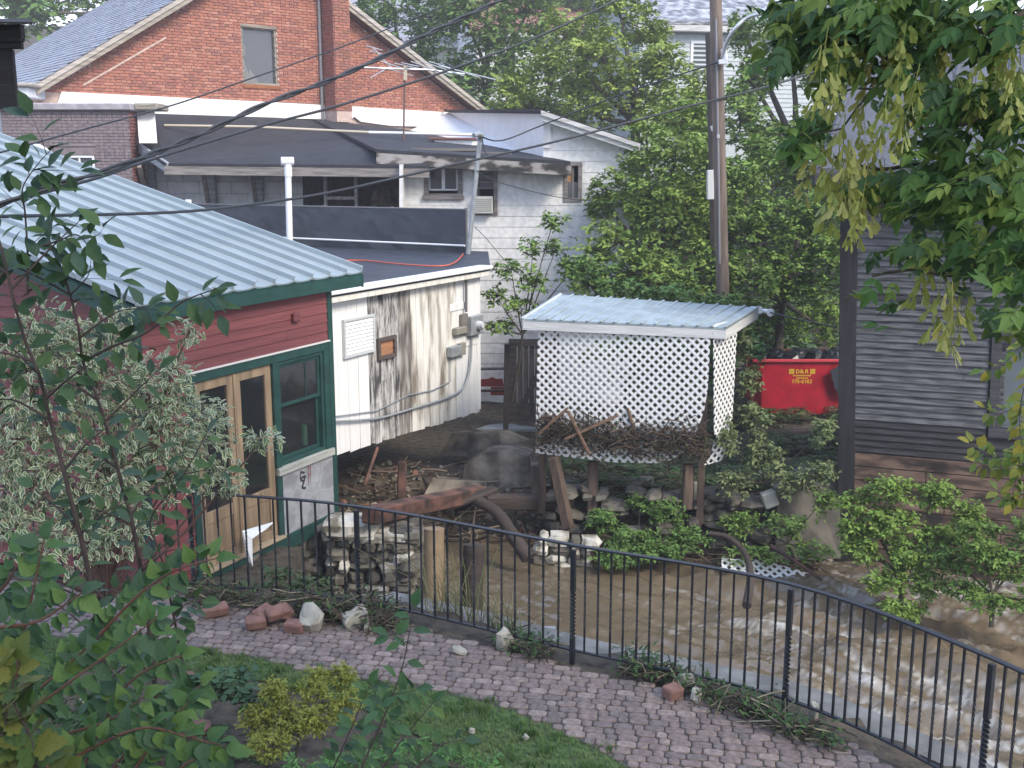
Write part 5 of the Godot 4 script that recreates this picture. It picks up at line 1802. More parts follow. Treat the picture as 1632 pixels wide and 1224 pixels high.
func build_poles() -> void:
	var t := thing("utility_pole", "tall brown wooden utility pole carrying a street light arm", "pole", D(1155, 560, 19.70))
	var wood := wood_mat("pole_wood", Color(0.20, 0.155, 0.13), 0.45, true)
	obj("pole", one_tube([D(1155, 590, 19.70), D(1148, 300, 19.70), D(1141, 20, 19.70), D(1138, -90, 19.70)], 0.12, 0.1, 14), wood, t)
	var al := mat("aluminium", Color(0.6, 0.62, 0.65), 0.35, {"metal": 0.6})
	var arm := obj("street_light_arm", one_tube(smooth([D(1152, 92, 19.50), D(1157, 70, 19.40), D(1172, 45, 19.20), D(1192, 28, 19.20), D(1220, 20, 18.90)], 0.12), 0.035), al, t)
	var hd := MB.new()
	hd.blob(D(1228, 19, 18.80), Vector3(0.22, 0.08, 0.12), 5, 0.02, Basis.IDENTITY, 6, 10, false)
	obj("lamp_head", hd, al, arm)
	obj("bracket", one_tube([D(1153, 78, 19.50), D(1156, 96, 19.50)], 0.05), mat("white_pipe", Color.WHITE), t)
	obj("bracket", one_bar(D(1145, 99, 19.50), D(1159, 99, 19.50), 0.08, 0.08, 0.01), mat("white_pipe", Color.WHITE), t)
	obj("conduit", one_tube([D(1141, 30, 19.60), D(1146, 320, 19.55), D(1147, 420, 19.55)], 0.02), mat("grey_pipe", Color.WHITE), t)
	obj("tag", one_bar(D(1145, 214, 19.52), D(1145, 220, 19.52), 0.05, 0.02), al, t)
	t = thing("utility_pole", "shorter dark utility pole standing behind the tall brown one", "pole", D(1142, 560, 20.80))
	obj("pole", one_tube([D(1143, 590, 20.80), D(1139, 300, 20.80), D(1132, 52, 20.80)], 0.115, 0.095, 12), wood_mat("pole_dark", Color(0.085, 0.07, 0.06), 0.4, true), t)
	obj("service_box", one_bar(D(1132, 318, 20.50), D(1132, 271, 20.50), 0.12, 0.13, 0.01), mat("box_white", Color(0.6, 0.62, 0.62), 0.5), t)
	obj("insulator", one_tube([D(1136, 200, 20.60), D(1138, 208, 20.60)], 0.05), mat("pvc", Color.WHITE), t)
	var cab := mat("cable", Color(0.02, 0.022, 0.028), 0.5)
	# cables; the thick one is two cores twisted together
	var run := []
	for q in [[-20, 334, 9.0], [70, 300, 9.3], [160, 275, 9.7], [235, 248, 10.2], [320, 214, 10.8], [420, 167, 11.5], [520, 130, 12.3], [600, 95, 13.0], [700, 45, 13.9], [830, -14, 15.0]]:
		run.append(D(q[0], q[1], q[2]))
	run = smooth(run, 0.08)
	var tc := thing("overhead_cable", "thick twisted pair of black cables slanting up before the brick gable", "cable", run[0])
	for s in 2:
		var pts := []
		for i in run.size():
			var an := i * 0.35 + s * PI
			pts.append(run[i] + Vector3(0, cos(an), sin(an)) * 0.017)
		obj("core", one_tube(pts, 0.016, -1, 6), cab, tc)
	for e in [["single black cable running below the twisted pair up to the trees", [[-20, 330, 9.2], [150, 285, 10.2], [245, 253, 11.0], [420, 200, 12.2], [544, 167, 13.0], [720, 110, 14.2], [860, 57, 15.2], [1000, -8, 16.2]], 0.016],
			["thin wire crossing the brick gable above the twisted pair", [[-10, 246, 9.0], [127, 208, 10.0], [277, 167, 11.2], [400, 125, 12.2], [544, 75, 13.4], [640, 37, 14.2], [745, -6, 15.0]], 0.0085],
			["black cable crossing in front of the fabric screen and the utility poles", [[-10, 345, 9.5], [280, 338, 12.0], [430, 322, 13.5], [544, 303, 14.5], [720, 263, 16.0], [900, 222, 17.5], [1088, 172, 19.0], [1250, 130, 20.5], [1440, 65, 22.0], [1640, -5, 24.0]], 0.019],
			["grey service wire from the roof mast up to the utility pole", [[766, 217, 19.6], [800, 224, 20.0], [870, 197, 20.4], [1000, 147, 20.2], [1145, 99, 19.5]], 0.014],
			["thin wire drooping along the white shingled wall below the windows", [[760, 272, 19.6], [800, 292, 20.5], [900, 316, 21.8], [990, 322, 22.9]], 0.008],
			["pale wire from the flood lamp to the weathered house corner", [[1228, 498, 15.4], [1265, 507, 15.0], [1332, 521, 14.2]], 0.011],
			["thin wire looping against white shingles beside the shed roof", [[757, 362, 22.7], [775, 380, 22.7], [800, 410, 22.7], [830, 440, 22.8]], 0.008]]:
		var pts := []
		for q in e[1]:
			pts.append(D(q[0], q[1], q[2]))
		solo("overhead_cable", one_tube(smooth(pts, 0.3), e[2], -1, 6), cab, e[0], "cable")
	# dark bracketed eave corner of the neighbouring porch
	var z := 7.0
	var pc := thing("porch_eave", "dark brown bracketed porch eave with hanging corner post", "porch", D(-60, 100, z))
	var dk := wood_mat("porch_brown", Color(0.022, 0.02, 0.022), 0.4)
	var mb := MB.new()
	mb.slab([D(-500, 29, z + 0.3), D(-500, 30, z - 0.3), D(52, 38.5, z - 0.15), D(46, 33, z + 0.2)], Vector3(0, 0.012, 0))
	obj("roof_edge", mb, dk, pc)
	var pf := F.new(D(0, 100, z), Vector3(1, 0, 0), Vector3(0, 0, 1))
	for e in [[-400, 32, 38, 62, 0.0], [-400, 33, 61, 66, 0.02], [-400, 31, 66, 77, -0.02]]:
		var a := L(pf, e[0], e[3])
		var b := L(pf, e[1], e[2])
		obj("fascia", one_box(pf, a.x, b.x, a.y, b.y - 0.001, -0.06, e[4], 0.004), dk, pc)
	var a := L(pf, -40, 173)
	var b := L(pf, 13, 77)
	obj("corner_post", one_box(pf, a.x, b.x, a.y, b.y, -0.09, -0.05, 0.004), dk, pc)

func far_house(label: String, f: F, w: float, hgt: float, deep: float, cm: Material, rm: Material, rise: float, boards: bool) -> void:
	var h := thing("hillside_house", label, "house", f.o)
	var mb := MB.new()
	f.box(mb, 0, w, -4, hgt, -deep, -0.01)
	var wall := obj("wall", mb, cm, h)
	if boards:
		clapboards(f, 0.02, w - 0.02, 0.0, hgt - 0.3, 0.16, [cm], wall, "clapboard", 20.0, 0.03)
	mb = MB.new()
	var over := 0.4
	mb.slab([f.p(-over, hgt, over), f.p(w + over, hgt, over), f.p(w + over, hgt + rise, -deep * 0.5), f.p(-over, hgt + rise, -deep * 0.5)], Vector3(0, 0.12, 0))
	mb.slab([f.p(-over, hgt, -deep - over), f.p(w + over, hgt, -deep - over), f.p(w + over, hgt + rise, -deep * 0.5), f.p(-over, hgt + rise, -deep * 0.5)], Vector3(0, 0.12, 0))
	var rf := obj("roof", mb, rm, h)
	obj("gutter", one_box(f, -over, w + over, hgt - 0.25, hgt - 0.01, over - 0.15, over, 0.03), mat("pale_rake", Color(0.6, 0.6, 0.6), 0.6), rf)
	# gable triangles
	for a in [0.0, w - 0.1]:
		mb = MB.new()
		mb.slab([f.p(a, hgt - 0.02, -0.02), f.p(a, hgt - 0.02, -deep), f.p(a, hgt + rise - 0.05, -deep * 0.5)], f.u * 0.1)
		obj("gable", mb, cm, h)
	for k in 3:
		var a0 := w * (0.15 + 0.3 * k)
		var win := obj("window", framed(f, a0, a0 + 0.9, hgt * 0.45, hgt * 0.45 + 1.3, 0.1, -0.02, 0.06), mat("white_trim", Color.WHITE), h)
		obj("pane", one_box(f, a0 + 0.1, a0 + 0.8, hgt * 0.45 + 0.1, hgt * 0.45 + 1.2, 0.0, 0.02), mat("far_glass", Color(0.05, 0.055, 0.065), 0.1), win)

func build_far_houses() -> void:
	var sid := mat("pale_siding", Color(0.46, 0.50, 0.53), 0.7, {"amp": 0.1})
	var shingle_dark := mat("far_roof", Color(1, 1, 1), 0.7, {"tex": ramp("far_roof", 95, 0.03, 4, [[0.35, Color(0.10, 0.105, 0.125)], [0.55, Color(0.24, 0.25, 0.29)], [0.7, Color(0.42, 0.44, 0.48)]]), "scale": Vector3(0.25, 1.2, 0.25)})
	var o := D(1015, 190, 40.0)
	var f := F.new(o, Vector3(0.985, 0, -0.17), Vector3(0.17, 0, 0.985))
	far_house("pale grey clapboard house on the hillside behind the utility poles", f, 13.0, L(f, 1040, 40).y, 8.0, sid, shingle_dark, 1.9, true)
	o = D(560, 200, 58.0)
	f = F.new(o, Vector3(1, 0, 0), Vector3(0, 0, 1))
	far_house("grey roofed house half hidden by trees above the brick gable", f, 6.0, L(f, 600, 70).y, 7.0, mat("far_cream", Color(0.5, 0.48, 0.44), 0.8), mat("far_grey_roof", Color(0.30, 0.30, 0.36), 0.8, {"amp": 0.2}), 2.6, false)
	o = D(760, 190, 52.0)
	f = F.new(o, Vector3(0.98, 0, -0.2), Vector3(0.2, 0, 0.98))
	far_house("white house with brick red roof deep among hillside trees", f, 7.0, L(f, 820, 52).y, 7.0, mat("far_white", Color(0.62, 0.63, 0.64), 0.8), mat("far_red_roof", Color(0.26, 0.12, 0.1), 0.8, {"amp": 0.3}), 2.0, false)

# ---------------------------------------------------------------- banks, stones, beams, rubble
func leaf_mesh(wide: float, fold: float, tip := 0.0, st := [[0.0, 0.02], [0.18, 0.62], [0.42, 1.0], [0.72, 0.66], [1.0, 0.02]]) -> ArrayMesh:
	# a leaf of length 1 along x, face up; folded along its rib
	var mb := MB.new()
	for i in st.size() - 1:
		var x0: float = st[i][0]
		var x1: float = st[i + 1][0]
		var w0: float = st[i][1] * wide * 0.5
		var w1: float = st[i + 1][1] * wide * 0.5
		var d0 := -tip * x0 * x0
		var d1 := -tip * x1 * x1
		for s in [-1.0, 1.0]:
			mb.quad(Vector3(x0, d0 - fold * wide * st[i][1] * 0.0, 0), Vector3(x1, d1, 0), Vector3(x1, d1 + fold * w1, s * w1), Vector3(x0, d0 + fold * w0, s * w0), Vector3.UP)
	return mb.mesh()

func stone_course(f: F, a0: float, a1: float, b0: float, b1: float, parent: Node, ms: Array, big := 0.26, deep := 0.2, ruin := 0.0) -> void:
	var b := b0
	while b < b1:
		var hh := rng.randf_range(0.09, 0.17)
		var a := a0 + rng.randf_range(-0.1, 0.05)
		while a < a1:
			var w := rng.randf_range(0.45, 1.3) * big
			if rng.randf() < ruin:
				a += w + 0.015
				continue
			var mb := MB.new()
			mb.blob(f.p(a + w * 0.5, b + hh * 0.5 + rng.randfn(0, ruin * 0.08), rng.randfn(0, ruin * 0.3) - deep * 0.5 + rng.randf_range(-0.05, 0.05)), Vector3(w * 0.56, hh * 0.54, deep * 0.75), rng.randi(), 0.2, Basis(f.u, f.v, f.n) * Basis(Vector3.BACK, rng.randf_range(-0.08, 0.08) * (1.0 + ruin * 8.0)), 4, 7)
			obj("stone", mb, ms[rng.randi_range(0, ms.size() - 1)], parent)
			a += w + 0.015
		b += hh * 0.93

func build_banks() -> void:
	var ms := []
	for k in 4:
		ms.append(mat("stone%d" % k, [Color(0.19, 0.175, 0.145), Color(0.14, 0.13, 0.11), Color(0.09, 0.082, 0.07), Color(0.27, 0.255, 0.215)][k], 0.92, {"amp": 0.5, "noise": 1, "scale": Vector3(0.9, 0.9, 0.9), "bump": 1.2}))
	var lime := mat("limewash", Color(0.58, 0.57, 0.53), 0.9, {"tex": ramp("lime", 97, 0.015, 5, [[0.32, Color(0.28, 0.25, 0.2)], [0.45, Color(0.8, 0.78, 0.72)], [0.7, Color(1, 1, 1)]]), "scale": Vector3(1, 1, 1), "bump": 0.8})
	# foundation below the red house and the pier beyond its corner
	var r := F.new(Vector3(-3.49, -0.52, -9.83), Vector3(0.443, 0, -0.896), Vector3(0.896, 0, 0.443))
	var t := thing("foundation_wall", "rubble stone foundation under the red house's green sill board", "wall", r.p(2.0, -1.3, -0.2))
	stone_course(F.new(r.p(0, 0, -0.17), r.u, r.n), 0.75, 3.0, -1.25, -0.2, t, ms)
	obj("core", one_box(r, 0.3, 2.98, -1.3, -0.19, -0.7, -0.3), ms[2], t)
	var p := F.new(Vector3(-2.2, -1.65, -12.15), Vector3(1, 0, 0.12), Vector3(-0.12, 0, 1))
	t = thing("stone_pier", "crumbling stone pier with limewashed top stones at the red house corner", "pier", p.p(0.5, 0, -0.3))
	stone_course(p, 0.0, 0.93, 0.0, 0.95, t, [ms[0], ms[1], ms[3], lime], 0.24, 0.24)
	var ps := F.new(p.p(0.97, 0, 0), -p.n, p.u)
	stone_course(ps, 0.05, 0.7, 0.0, 0.95, t, [ms[0], ms[1], ms[2]], 0.24, 0.24)
	obj("core", one_box(p, 0.0, 0.8, 0.0, 0.9, -0.75, -0.2), ms[2], t)
	for e in [[0.75, 1.02, 0.2, 0.05], [0.5, 1.0, 0.17, 0.06]]:
		obj("cap_stone", one_box(p, e[0] - e[2], e[0] + e[2], e[1] - e[3], e[1] + e[3], -0.3, 0.03, 0.02), lime, t)
	var rb := MB.new()
	rb.blob(D(560, 838, 12.2), Vector3(0.36, 0.13, 0.25), 12, 0.13)
	solo("limewashed_block", rb, lime, "large white limewashed block lying beside the rusty beam", "stone")
	# far bank: rubble wall below the lattice shed
	t = thing("rubble_wall", "tumbled grey rubble wall along the far bank under the lattice shed", "wall", D(1000, 885, 14.2))
	for e in [[0.55, 3.1, -1.7, -0.95, 14.55]]:
		var q := F.new(Vector3(e[0], 0, -e[4]), Vector3(1, 0, 0.22), Vector3(-0.22, 0, 1))
		stone_course(q, 0.0, e[1], -1.75, -0.8, t, [ms[0], ms[1], ms[2], ms[1]], 0.32, 0.35, 0.32)
	t = thing("limewashed_wall", "low whitewashed stone footing at the water below the rubble wall", "wall", D(890, 900, 13.9))
	var q2 := F.new(Vector3(0.3, -1.75, -13.75), Vector3(1, 0, 0.15), Vector3(-0.15, 0, 1))
	stone_course(q2, 0.0, 0.75, 0.0, 0.42, t, [lime, lime, ms[1]], 0.24, 0.2)
	# loose pale stones on the slope
	for e in [[985, 772, 15.2, 0.16], [1020, 775, 15.1, 0.24], [905, 772, 15.2, 0.12], [1065, 790, 14.6, 0.1], [1060, 842, 14.0, 0.14], [1135, 812, 14.4, 0.2], [1010, 848, 14.1, 0.13], [870, 778, 15.3, 0.1]]:
		rb = MB.new()
		rb.blob(D(e[0], e[1], e[2]), Vector3(e[3], e[3] * 0.6, e[3] * 0.8), int(e[0]), 0.16)
		solo("loose_stone", rb, ms[3] if rng.randf() < 0.6 else ms[0], "loose pale stone on the far bank below the lattice", "stone", "loose stones on the far bank")
	rb = MB.new()
	rb.box(Transform3D(Basis(Vector3(0.1, 0.3, 1).normalized(), 0.35), D(1226, 795, 13.9)), Vector3(0.2, 0.22, 0.14), 0.015)
	solo("concrete_block", rb, mat("pale_block", Color(0.42, 0.42, 0.38), 0.9, {"amp": 0.3}), "tilted pale concrete block on the bank beside the weathered house", "block")
	rb = MB.new()
	rb.box(Transform3D(Basis(Vector3.UP, 0.1), D(1109, 788, 14.3)), Vector3(0.1, 0.36, 0.1), 0.012)
	solo("concrete_post", rb, mat("pale_block", Color.WHITE), "short upright pale concrete post under the lattice shed corner", "post")
	# concrete wall at the foot of the weathered house
	rb = MB.new()
	rb.slab([D(1235, 895, 13.7), D(1340, 890, 13.6), D(1338, 762, 14.1), D(1290, 760, 14.2), D(1262, 775, 14.1), D(1240, 790, 14.0)], Vector3(0.05, 0, -0.6))
	solo("broken_concrete_wall", rb, mat("concrete_dark", Color(0.13, 0.12, 0.105), 0.95, {"amp": 0.6, "scale": Vector3(0.7, 0.7, 0.7), "bump": 1.5}), "broken grey concrete wall beside the weathered house above the water", "wall")
	# slabs washed out below the shed
	var dirt := mat("muddy_slab", Color(1, 1, 1), 0.95, {"tex": ramp("muddy", 103, 0.014, 6, [[0.25, Color(0.05, 0.042, 0.034)], [0.42, Color(0.11, 0.09, 0.07)], [0.55, Color(0.19, 0.16, 0.125)], [0.8, Color(0.26, 0.225, 0.18)]]), "scale": Vector3(0.6, 0.6, 0.6), "bump": 3.5})
	for e in [["large broken concrete slab lying aslant below the wooden gate", [[735, 790], [845, 788], [842, 728], [815, 718], [770, 722], [740, 740]], 15.4, 0.9],
			["flat muddy concrete slab under the shed's far corner", [[700, 725], [760, 728], [835, 705], [800, 690], [720, 692]], 16.6, 0.7],
			["low muddy slab lying behind the rusty beam", [[672, 795], [770, 800], [765, 770], [690, 762]], 15.0, 0.5]]:
		rb = MB.new()
		var lp := []
		for q in e[1]:
			lp.append(D(q[0], q[1], e[2] + (790 - q[1]) * 0.008))
		rb.slab(lp, Vector3(0.1, -0.12, -e[3]))
		solo("concrete_slab", rb, dirt, e[0], "slab")
	rb = MB.new()
	rb.bar(D(857, 785, 15.1), D(857, 738, 15.1), 0.2, 0.19, Vector3.UP, 0.02)
	solo("timber_stub", rb, wood_mat("stub_wood", Color(0.16, 0.13, 0.105), 0.4, true), "square upright timber stub beside the broken slab", "timber")
	rb = MB.new()
	rb.slab([D(752, 684, 20.5), D(856, 684, 20.2), D(856, 668, 22.0), D(765, 664, 22.2)], Vector3(0, -0.12, 0))
	solo("concrete_slab", rb, mat("pale_slab", Color(0.34, 0.37, 0.40), 0.8, {"amp": 0.3}), "pale blue grey paving slab before the wooden gate", "slab")
	# rusty beams and logs
	var rust := mat("rusty", Color(1, 1, 1), 0.85, {"tex": ramp("rusty", 99, 0.012, 5, [[0.3, Color(0.03, 0.018, 0.015)], [0.5, Color(0.085, 0.04, 0.03)], [0.75, Color(0.15, 0.07, 0.05)]]), "scale": Vector3(0.9, 0.9, 0.9), "bump": 0.6})
	var wet := wood_mat("wet_log", Color(0.06, 0.045, 0.038), 0.5)
	for e in [["long rusty brown beam fallen across the stream below the shed", "beam", [588, 822, 11.9], [765, 785, 14.4], 0.22, 0.2, rust],
			["dark beam lying level along the far bank behind the log", "beam", [775, 800, 14.6], [915, 800, 14.7], 0.2, 0.2, wet],
			["broken plank lying over the end of the rusty beam", "plank", [705, 812, 13.6], [790, 778, 14.2], 0.16, 0.07, wet],
			["dark pole leaning from under the shed down to the bank", "pole", [602, 712, 14.6], [580, 775, 14.2], 0.05, 0.05, rust],
			["upright rusty post holding up the shed floor", "post", [641, 735, 14.6], [640, 797, 14.5], 0.12, 0.12, rust]]:
		solo("timber_" + e[1], one_bar(D(e[2][0], e[2][1], e[2][2]), D(e[3][0], e[3][1], e[3][2]), e[4], e[5], 0.02), e[6], e[0], e[1])
	solo("fallen_log", one_tube(smooth([D(742, 790, 14.0), D(790, 815, 13.8), D(818, 855, 13.5), D(842, 890, 13.3)], 0.2), 0.07, 0.1, 10), wet, "thick dark log leaning down into the water beside the beam", "log")
	solo("drift_branch", one_tube(smooth([D(1130, 850, 13.0), D(1160, 856, 12.9), D(1186, 880, 12.7), D(1196, 915, 12.2), D(1190, 965, 11.6)], 0.12), 0.03, 0.055, 9), wet, "dark crooked driftwood branch reaching down into the muddy stream", "branch")
	solo("drift_branch", one_tube(smooth([D(1228, 870, 12.9), D(1265, 893, 12.7), D(1310, 925, 12.5)], 0.12), 0.03, 0.02, 7), rust, "thin brown driftwood branch beside the washed up lattice panel", "branch")
	for e in [["pale clay drain pipe standing upright in the water behind railing", [692, 842, 11.4], [690, 960, 11.3], 0.115, mat("clay", Color(0.30, 0.215, 0.13), 0.8, {"amp": 0.3})], ["dark tree stump standing in the water beside the clay pipe", [756, 868, 11.9], [752, 950, 11.8], 0.13, wet]]:
		rb = MB.new()
		rb.tube([D(e[1][0], e[1][1], e[1][2]), D(e[2][0], e[2][1], e[2][2]), D(e[2][0], e[2][1], e[2][2]) + Vector3(0, -0.6, 0)], [e[3], e[3] * 1.03, e[3]], 14)
		solo("standing_pipe" if e[3] < 0.12 else "tree_stump", rb, e[4], e[0], "pipe" if e[3] < 0.12 else "stump")
	rb = MB.new()
	rb.tube([D(678, 935, 11.2), D(706, 905, 11.3), D(716, 868, 11.4), D(680, 850, 11.5)], [0.02, 0.02], 6)
	rb = MB.new()
	rb.blob(G(665, 952, -1.5), Vector3(0.24, 0.13, 0.22), 33, 0.18, Basis.IDENTITY, 8, 12, false)
	solo("black_sack", rb, mat("black_bag", Color(0.012, 0.013, 0.017), 0.35), "crumpled black plastic sack snagged at the stone pier's foot", "sack")
	rb = MB.new()
	rb.slab([G(845, 998, -0.2), G(886, 998, -0.2), G(878, 1012, -0.2), G(846, 1008, -0.2)], Vector3(0, -0.02, 0))
	solo("grey_board", rb, mat("pale_slab", Color.WHITE), "pale grey board lying on the bank edge beyond the railing", "board")
	# wooden gate and steel post in the yard
	var z := 20.4
	var f := F.new(D(815, 672, z), Vector3(1, 0, 0), Vector3(0, 0, 1))
	var g := thing("wooden_gate", "weathered grey wooden board gate between shed and lattice", "gate", f.o)
	var gw := L(f, 880, 600).x
	var gt := L(f, 830, 540).y
	var k := 0
	while k < 7:
		obj("board", one_box(f, k * gw / 7 + 0.005, (k + 1) * gw / 7 - 0.005, 0.0, gt - 0.05 - rng.randf_range(0, 0.03), -0.03, 0.0, 0.004), wood_mat("gate_wood%d" % (k % 2), [Color(0.2, 0.175, 0.165), Color(0.15, 0.13, 0.125)][k % 2], 0.5, true), g)
		k += 1
	obj("frame", framed(f, -0.05, gw + 0.05, 0.0, gt, 0.14, 0.001, 0.04), wood_mat("gate_frame", Color(0.12, 0.1, 0.095), 0.4), g)
	obj("brace", one_bar(f.p(0.15, 0.2, 0.06), f.p(gw - 0.1, gt - 0.35, 0.06), 0.03, 0.1), wood_mat("gate_frame", Color.WHITE), g)
	solo("steel_post", one_bar(D(806, 686, 19.6), D(808, 548, 19.6), 0.1, 0.1, 0.01), mat("dark_steel", Color(0.05, 0.04, 0.04), 0.6), "dark square steel post standing before the wooden gate", "post")
	var sg := F.new(D(766, 640, 22.5), Vector3(1, 0, 0), Vector3(0, 0, 1))
	rb = MB.new()
	var lp2 := []
	for q in [[766, 616], [803, 616], [801, 604], [790, 604], [785, 601], [778, 604], [766, 605]]:
		lp2.append(D(q[0], q[1], 22.5))
	rb.slab(lp2, Vector3(0, 0, -0.05))
	lp2 = []
	for q in [[782, 630], [803, 630], [803, 617], [782, 617]]:
		lp2.append(D(q[0], q[1], 22.52))
	rb.slab(lp2, Vector3(0, 0, -0.05))
	solo("red_headboard", rb, mat("maroon", Color(0.2, 0.03, 0.03), 0.5), "dark red shaped board leaning on the white wall beyond shed", "board")
	solo("handrail_pipe", one_tube([D(765, 588, 21.5), D(806, 587, 20.0)], 0.03), mat("dark_pipe", Color.WHITE), "thin dark pipe rail between shed and steel post, the upper one", "rail")
	solo("handrail_pipe", one_tube([D(765, 623, 21.5), D(806, 622, 20.0)], 0.03), rust, "brown pipe rail between shed and steel post, the lower one", "rail")

func build_rubble() -> void:
	# broken stone, brick and sticks strewn over the washed-out bank
	var chip := MB.new()
	chip.blob(Vector3.ZERO, Vector3(1, 0.6, 0.8), 17, 0.25, Basis.IDENTITY, 3, 6)
	var rx := []
	var rc := []
	for i in 2600:
		var x := rng.randf_range(-2.6, 4.4)
		var z := lerp_table(FAR, x) + absf(rng.randfn(0, 0.9)) - 0.35
		var y := land(x, z)
		if y < WATER - 0.12:
			continue
		rx.append(Transform3D(Basis(rdir(), rng.randf() * TAU).scaled(Vector3.ONE * rng.randf_range(0.012, 0.03) * (1.0 if rng.randf() < 0.8 else 2.6)), Vector3(x, y + 0.01, -z)))
		rc.append(jig([Color(0.16, 0.145, 0.12), Color(0.09, 0.08, 0.065), Color(0.24, 0.22, 0.18), Color(0.16, 0.08, 0.06)][rng.randi_range(0, 3)], 0.3))
	var ru := many("bank_rubble", chip.mesh(), mat("chips", Color(1, 1, 1), 0.95, {"vc": true}), rx, rc, self)
	ru.set_meta("label", "stone chips and rubble strewn along the washed out far bank")
	ru.set_meta("category", "rubble")
	var st := MB.new()
	for i in 420:
		var x := rng.randf_range(-2.4, 4.2)
		var z := lerp_table(FAR, x) + absf(rng.randfn(0, 0.7)) - 0.2
		var c := Vector3(x, maxf(land(x, z), WATER) + rng.randf_range(0.01, 0.12), -z)
		var d := Vector3(rng.randfn(0, 1), rng.randfn(0, 0.3), rng.randfn(0, 0.5)).normalized() * rng.randf_range(0.08, 0.5)
		st.col = jig(Color(0.07, 0.052, 0.04) if rng.randf() < 0.7 else Color(0.2, 0.16, 0.12), 0.35)
		st.tube([c - d, c + rdir() * 0.03, c + d], [rng.randf_range(0.004, 0.018)], 5)
	var so := solo("driftwood", st, mat("twig", Color(1, 1, 1), 0.9, {"vc": true}), "broken sticks strewn along the far bank below shed and lattice", "driftwood")
	so.set_meta("kind", "stuff")
	# bricks, stones and wrack washed on to the path
	var bm := mat("loose_brick", Color(0.25, 0.135, 0.11), 0.9, {"amp": 0.35, "noise": 1, "scale": Vector3(1.5, 1.5, 1.5), "bump": 0.5})
	var n := 0
	for e in [[343, 980, 0.10, 0.5, 0.21], [408, 1000, 0.10, 0.3, 0.16], [420, 990, 0.16, 1.2, 0.2], [443, 992, 0.2, 0.7, 0.2], [470, 1003, 0.06, -0.2, 0.16], [455, 985, 0.13, 2.0, 0.19], [735, 1040, 0.02, 0.1, 0.0], [1072, 1108, 0.06, 0.6, 0.13]]:
		if e[4] <= 0.0:
			continue
		var mb := MB.new()
		var c := G(e[0], e[1], 0.03) + Vector3(0, e[2] * 0.45, 0)
		mb.box(Transform3D(Basis(Vector3.UP, e[3]) * Basis(Vector3.RIGHT, e[2] * 2.2), c), Vector3(e[4], 0.085, 0.11), 0.012)
		solo("loose_brick", mb, bm, "loose reddish brick lying in wrack at the path edge", "brick", "loose bricks at the path edge")
	var cream := mat("cream_stone", Color(0.42, 0.40, 0.34), 0.9, {"amp": 0.3, "noise": 1, "bump": 0.8})
	for e in [[498, 995, 0.13, 0.10, "jagged cream stone lying beside the loose bricks"], [566, 993, 0.12, 0.085, "long cream stone lying near the railing post"], [586, 1001, 0.045, 0.04, "small cream pebble stone beside the long cream stone"], [805, 1030, 0.075, 0.11, "upright cream stone chip at the railing foot"], [732, 1038, 0.06, 0.018, "thin flat yellowish stone chip on the pavers"], [1093, 1090, 0.07, 0.06, "round cream stone under the railing"], [1110, 1112, 0.05, 0.05, "small cream stone beside the railing foot brick"], [1296, 1140, 0.04, 0.07, "pale upright pebble behind the railing balusters"], [752, 1166, 0.025, 0.02, "little pale pebble in the lawn"], [838, 1176, 0.02, 0.016, "tiny pale pebble in the lawn near the path"], [136, 1124, 0.05, 0.05, "pale stone among the shrubs at the flower bed"]]:
		var mb := MB.new()
		var c := G(e[0], e[1], 0.03)
		mb.blob(c + Vector3(0, e[3] * 0.4, 0), Vector3(e[2], e[3], e[2] * 0.7), int(e[0] * 7), 0.2, Basis(Vector3.UP, e[0]) * Basis(Vector3.BACK, 0.3), 5, 8)
		solo("loose_stone", mb, cream, e[4], "stone")
	for e in [[300, 1098, 0.09], [310, 1158, 0.1], [296, 1075, 0.07], [420, 1195, 0.08]]:
		var mb := MB.new()
		var c := G(e[0], e[1], 0.03)
		c.y = land(c.x, -c.z) + 0.02
		mb.blob(c, Vector3(e[2], e[2] * 0.5, e[2] * 0.7), int(e[0]), 0.15)
		solo("edging_stone", mb, bm, "reddish edging stone in the flower bed soil", "stone", "edging stones of the flower bed")
	# wrack line of twigs along the railing foot
	var wr := thing("flood_wrack", "dark twigs and grass washed against the railing foot", "debris", Vector3(-1.6, 0, -8.6))
	var tw := MB.new()
	var lf := []
	var lc := []
	for spot in [[300, 640, 955, 985, 300, 0.14], [480, 640, 975, 1000, 200, 0.12], [790, 880, 1020, 1045, 80, 0.09], [990, 1090, 1060, 1085, 120, 0.08], [1090, 1330, 1095, 1190, 200, 0.08]]:
		for i in spot[4]:
			var x := rng.randf_range(spot[0], spot[1])
			var y: float = lerpf(spot[2], spot[3], (x - spot[0]) / (spot[1] - spot[0])) + rng.randfn(0, 7)
			var c := G(x, y, 0.03) + Vector3(0, absf(rng.randfn(0, spot[5] * 0.5)), 0)
			var d := Vector3(rng.randfn(0, 1), rng.randfn(0, 0.3), rng.randfn(0, 0.6)).normalized()
			var l := rng.randf_range(0.05, 0.3)
			tw.col = jig(Color(0.06, 0.048, 0.036) if rng.randf() < 0.7 else Color(0.22, 0.2, 0.13), 0.4)
			tw.tube([c - d * l * 0.5, c + rdir() * 0.015, c + d * l * 0.5], [rng.randf_range(0.002, 0.007)], 4, false)
			for q in 3:
				lf.append(Transform3D(aim(rdir() * Vector3(1, 0.5, 1), Vector3.UP).scaled(Vector3.ONE * rng.randf_range(0.03, 0.065)), c + rdir() * 0.07 + Vector3(0, 0.02, 0)))
				lc.append(jig(Color(0.05, 0.1, 0.03) if x > 700 or rng.randf() < 0.5 else Color(0.06, 0.05, 0.03), 0.4))
	obj("twigs", tw, mat("twig", Color(1, 1, 1), 0.9, {"vc": true}), wr).set_meta("kind", "stuff")
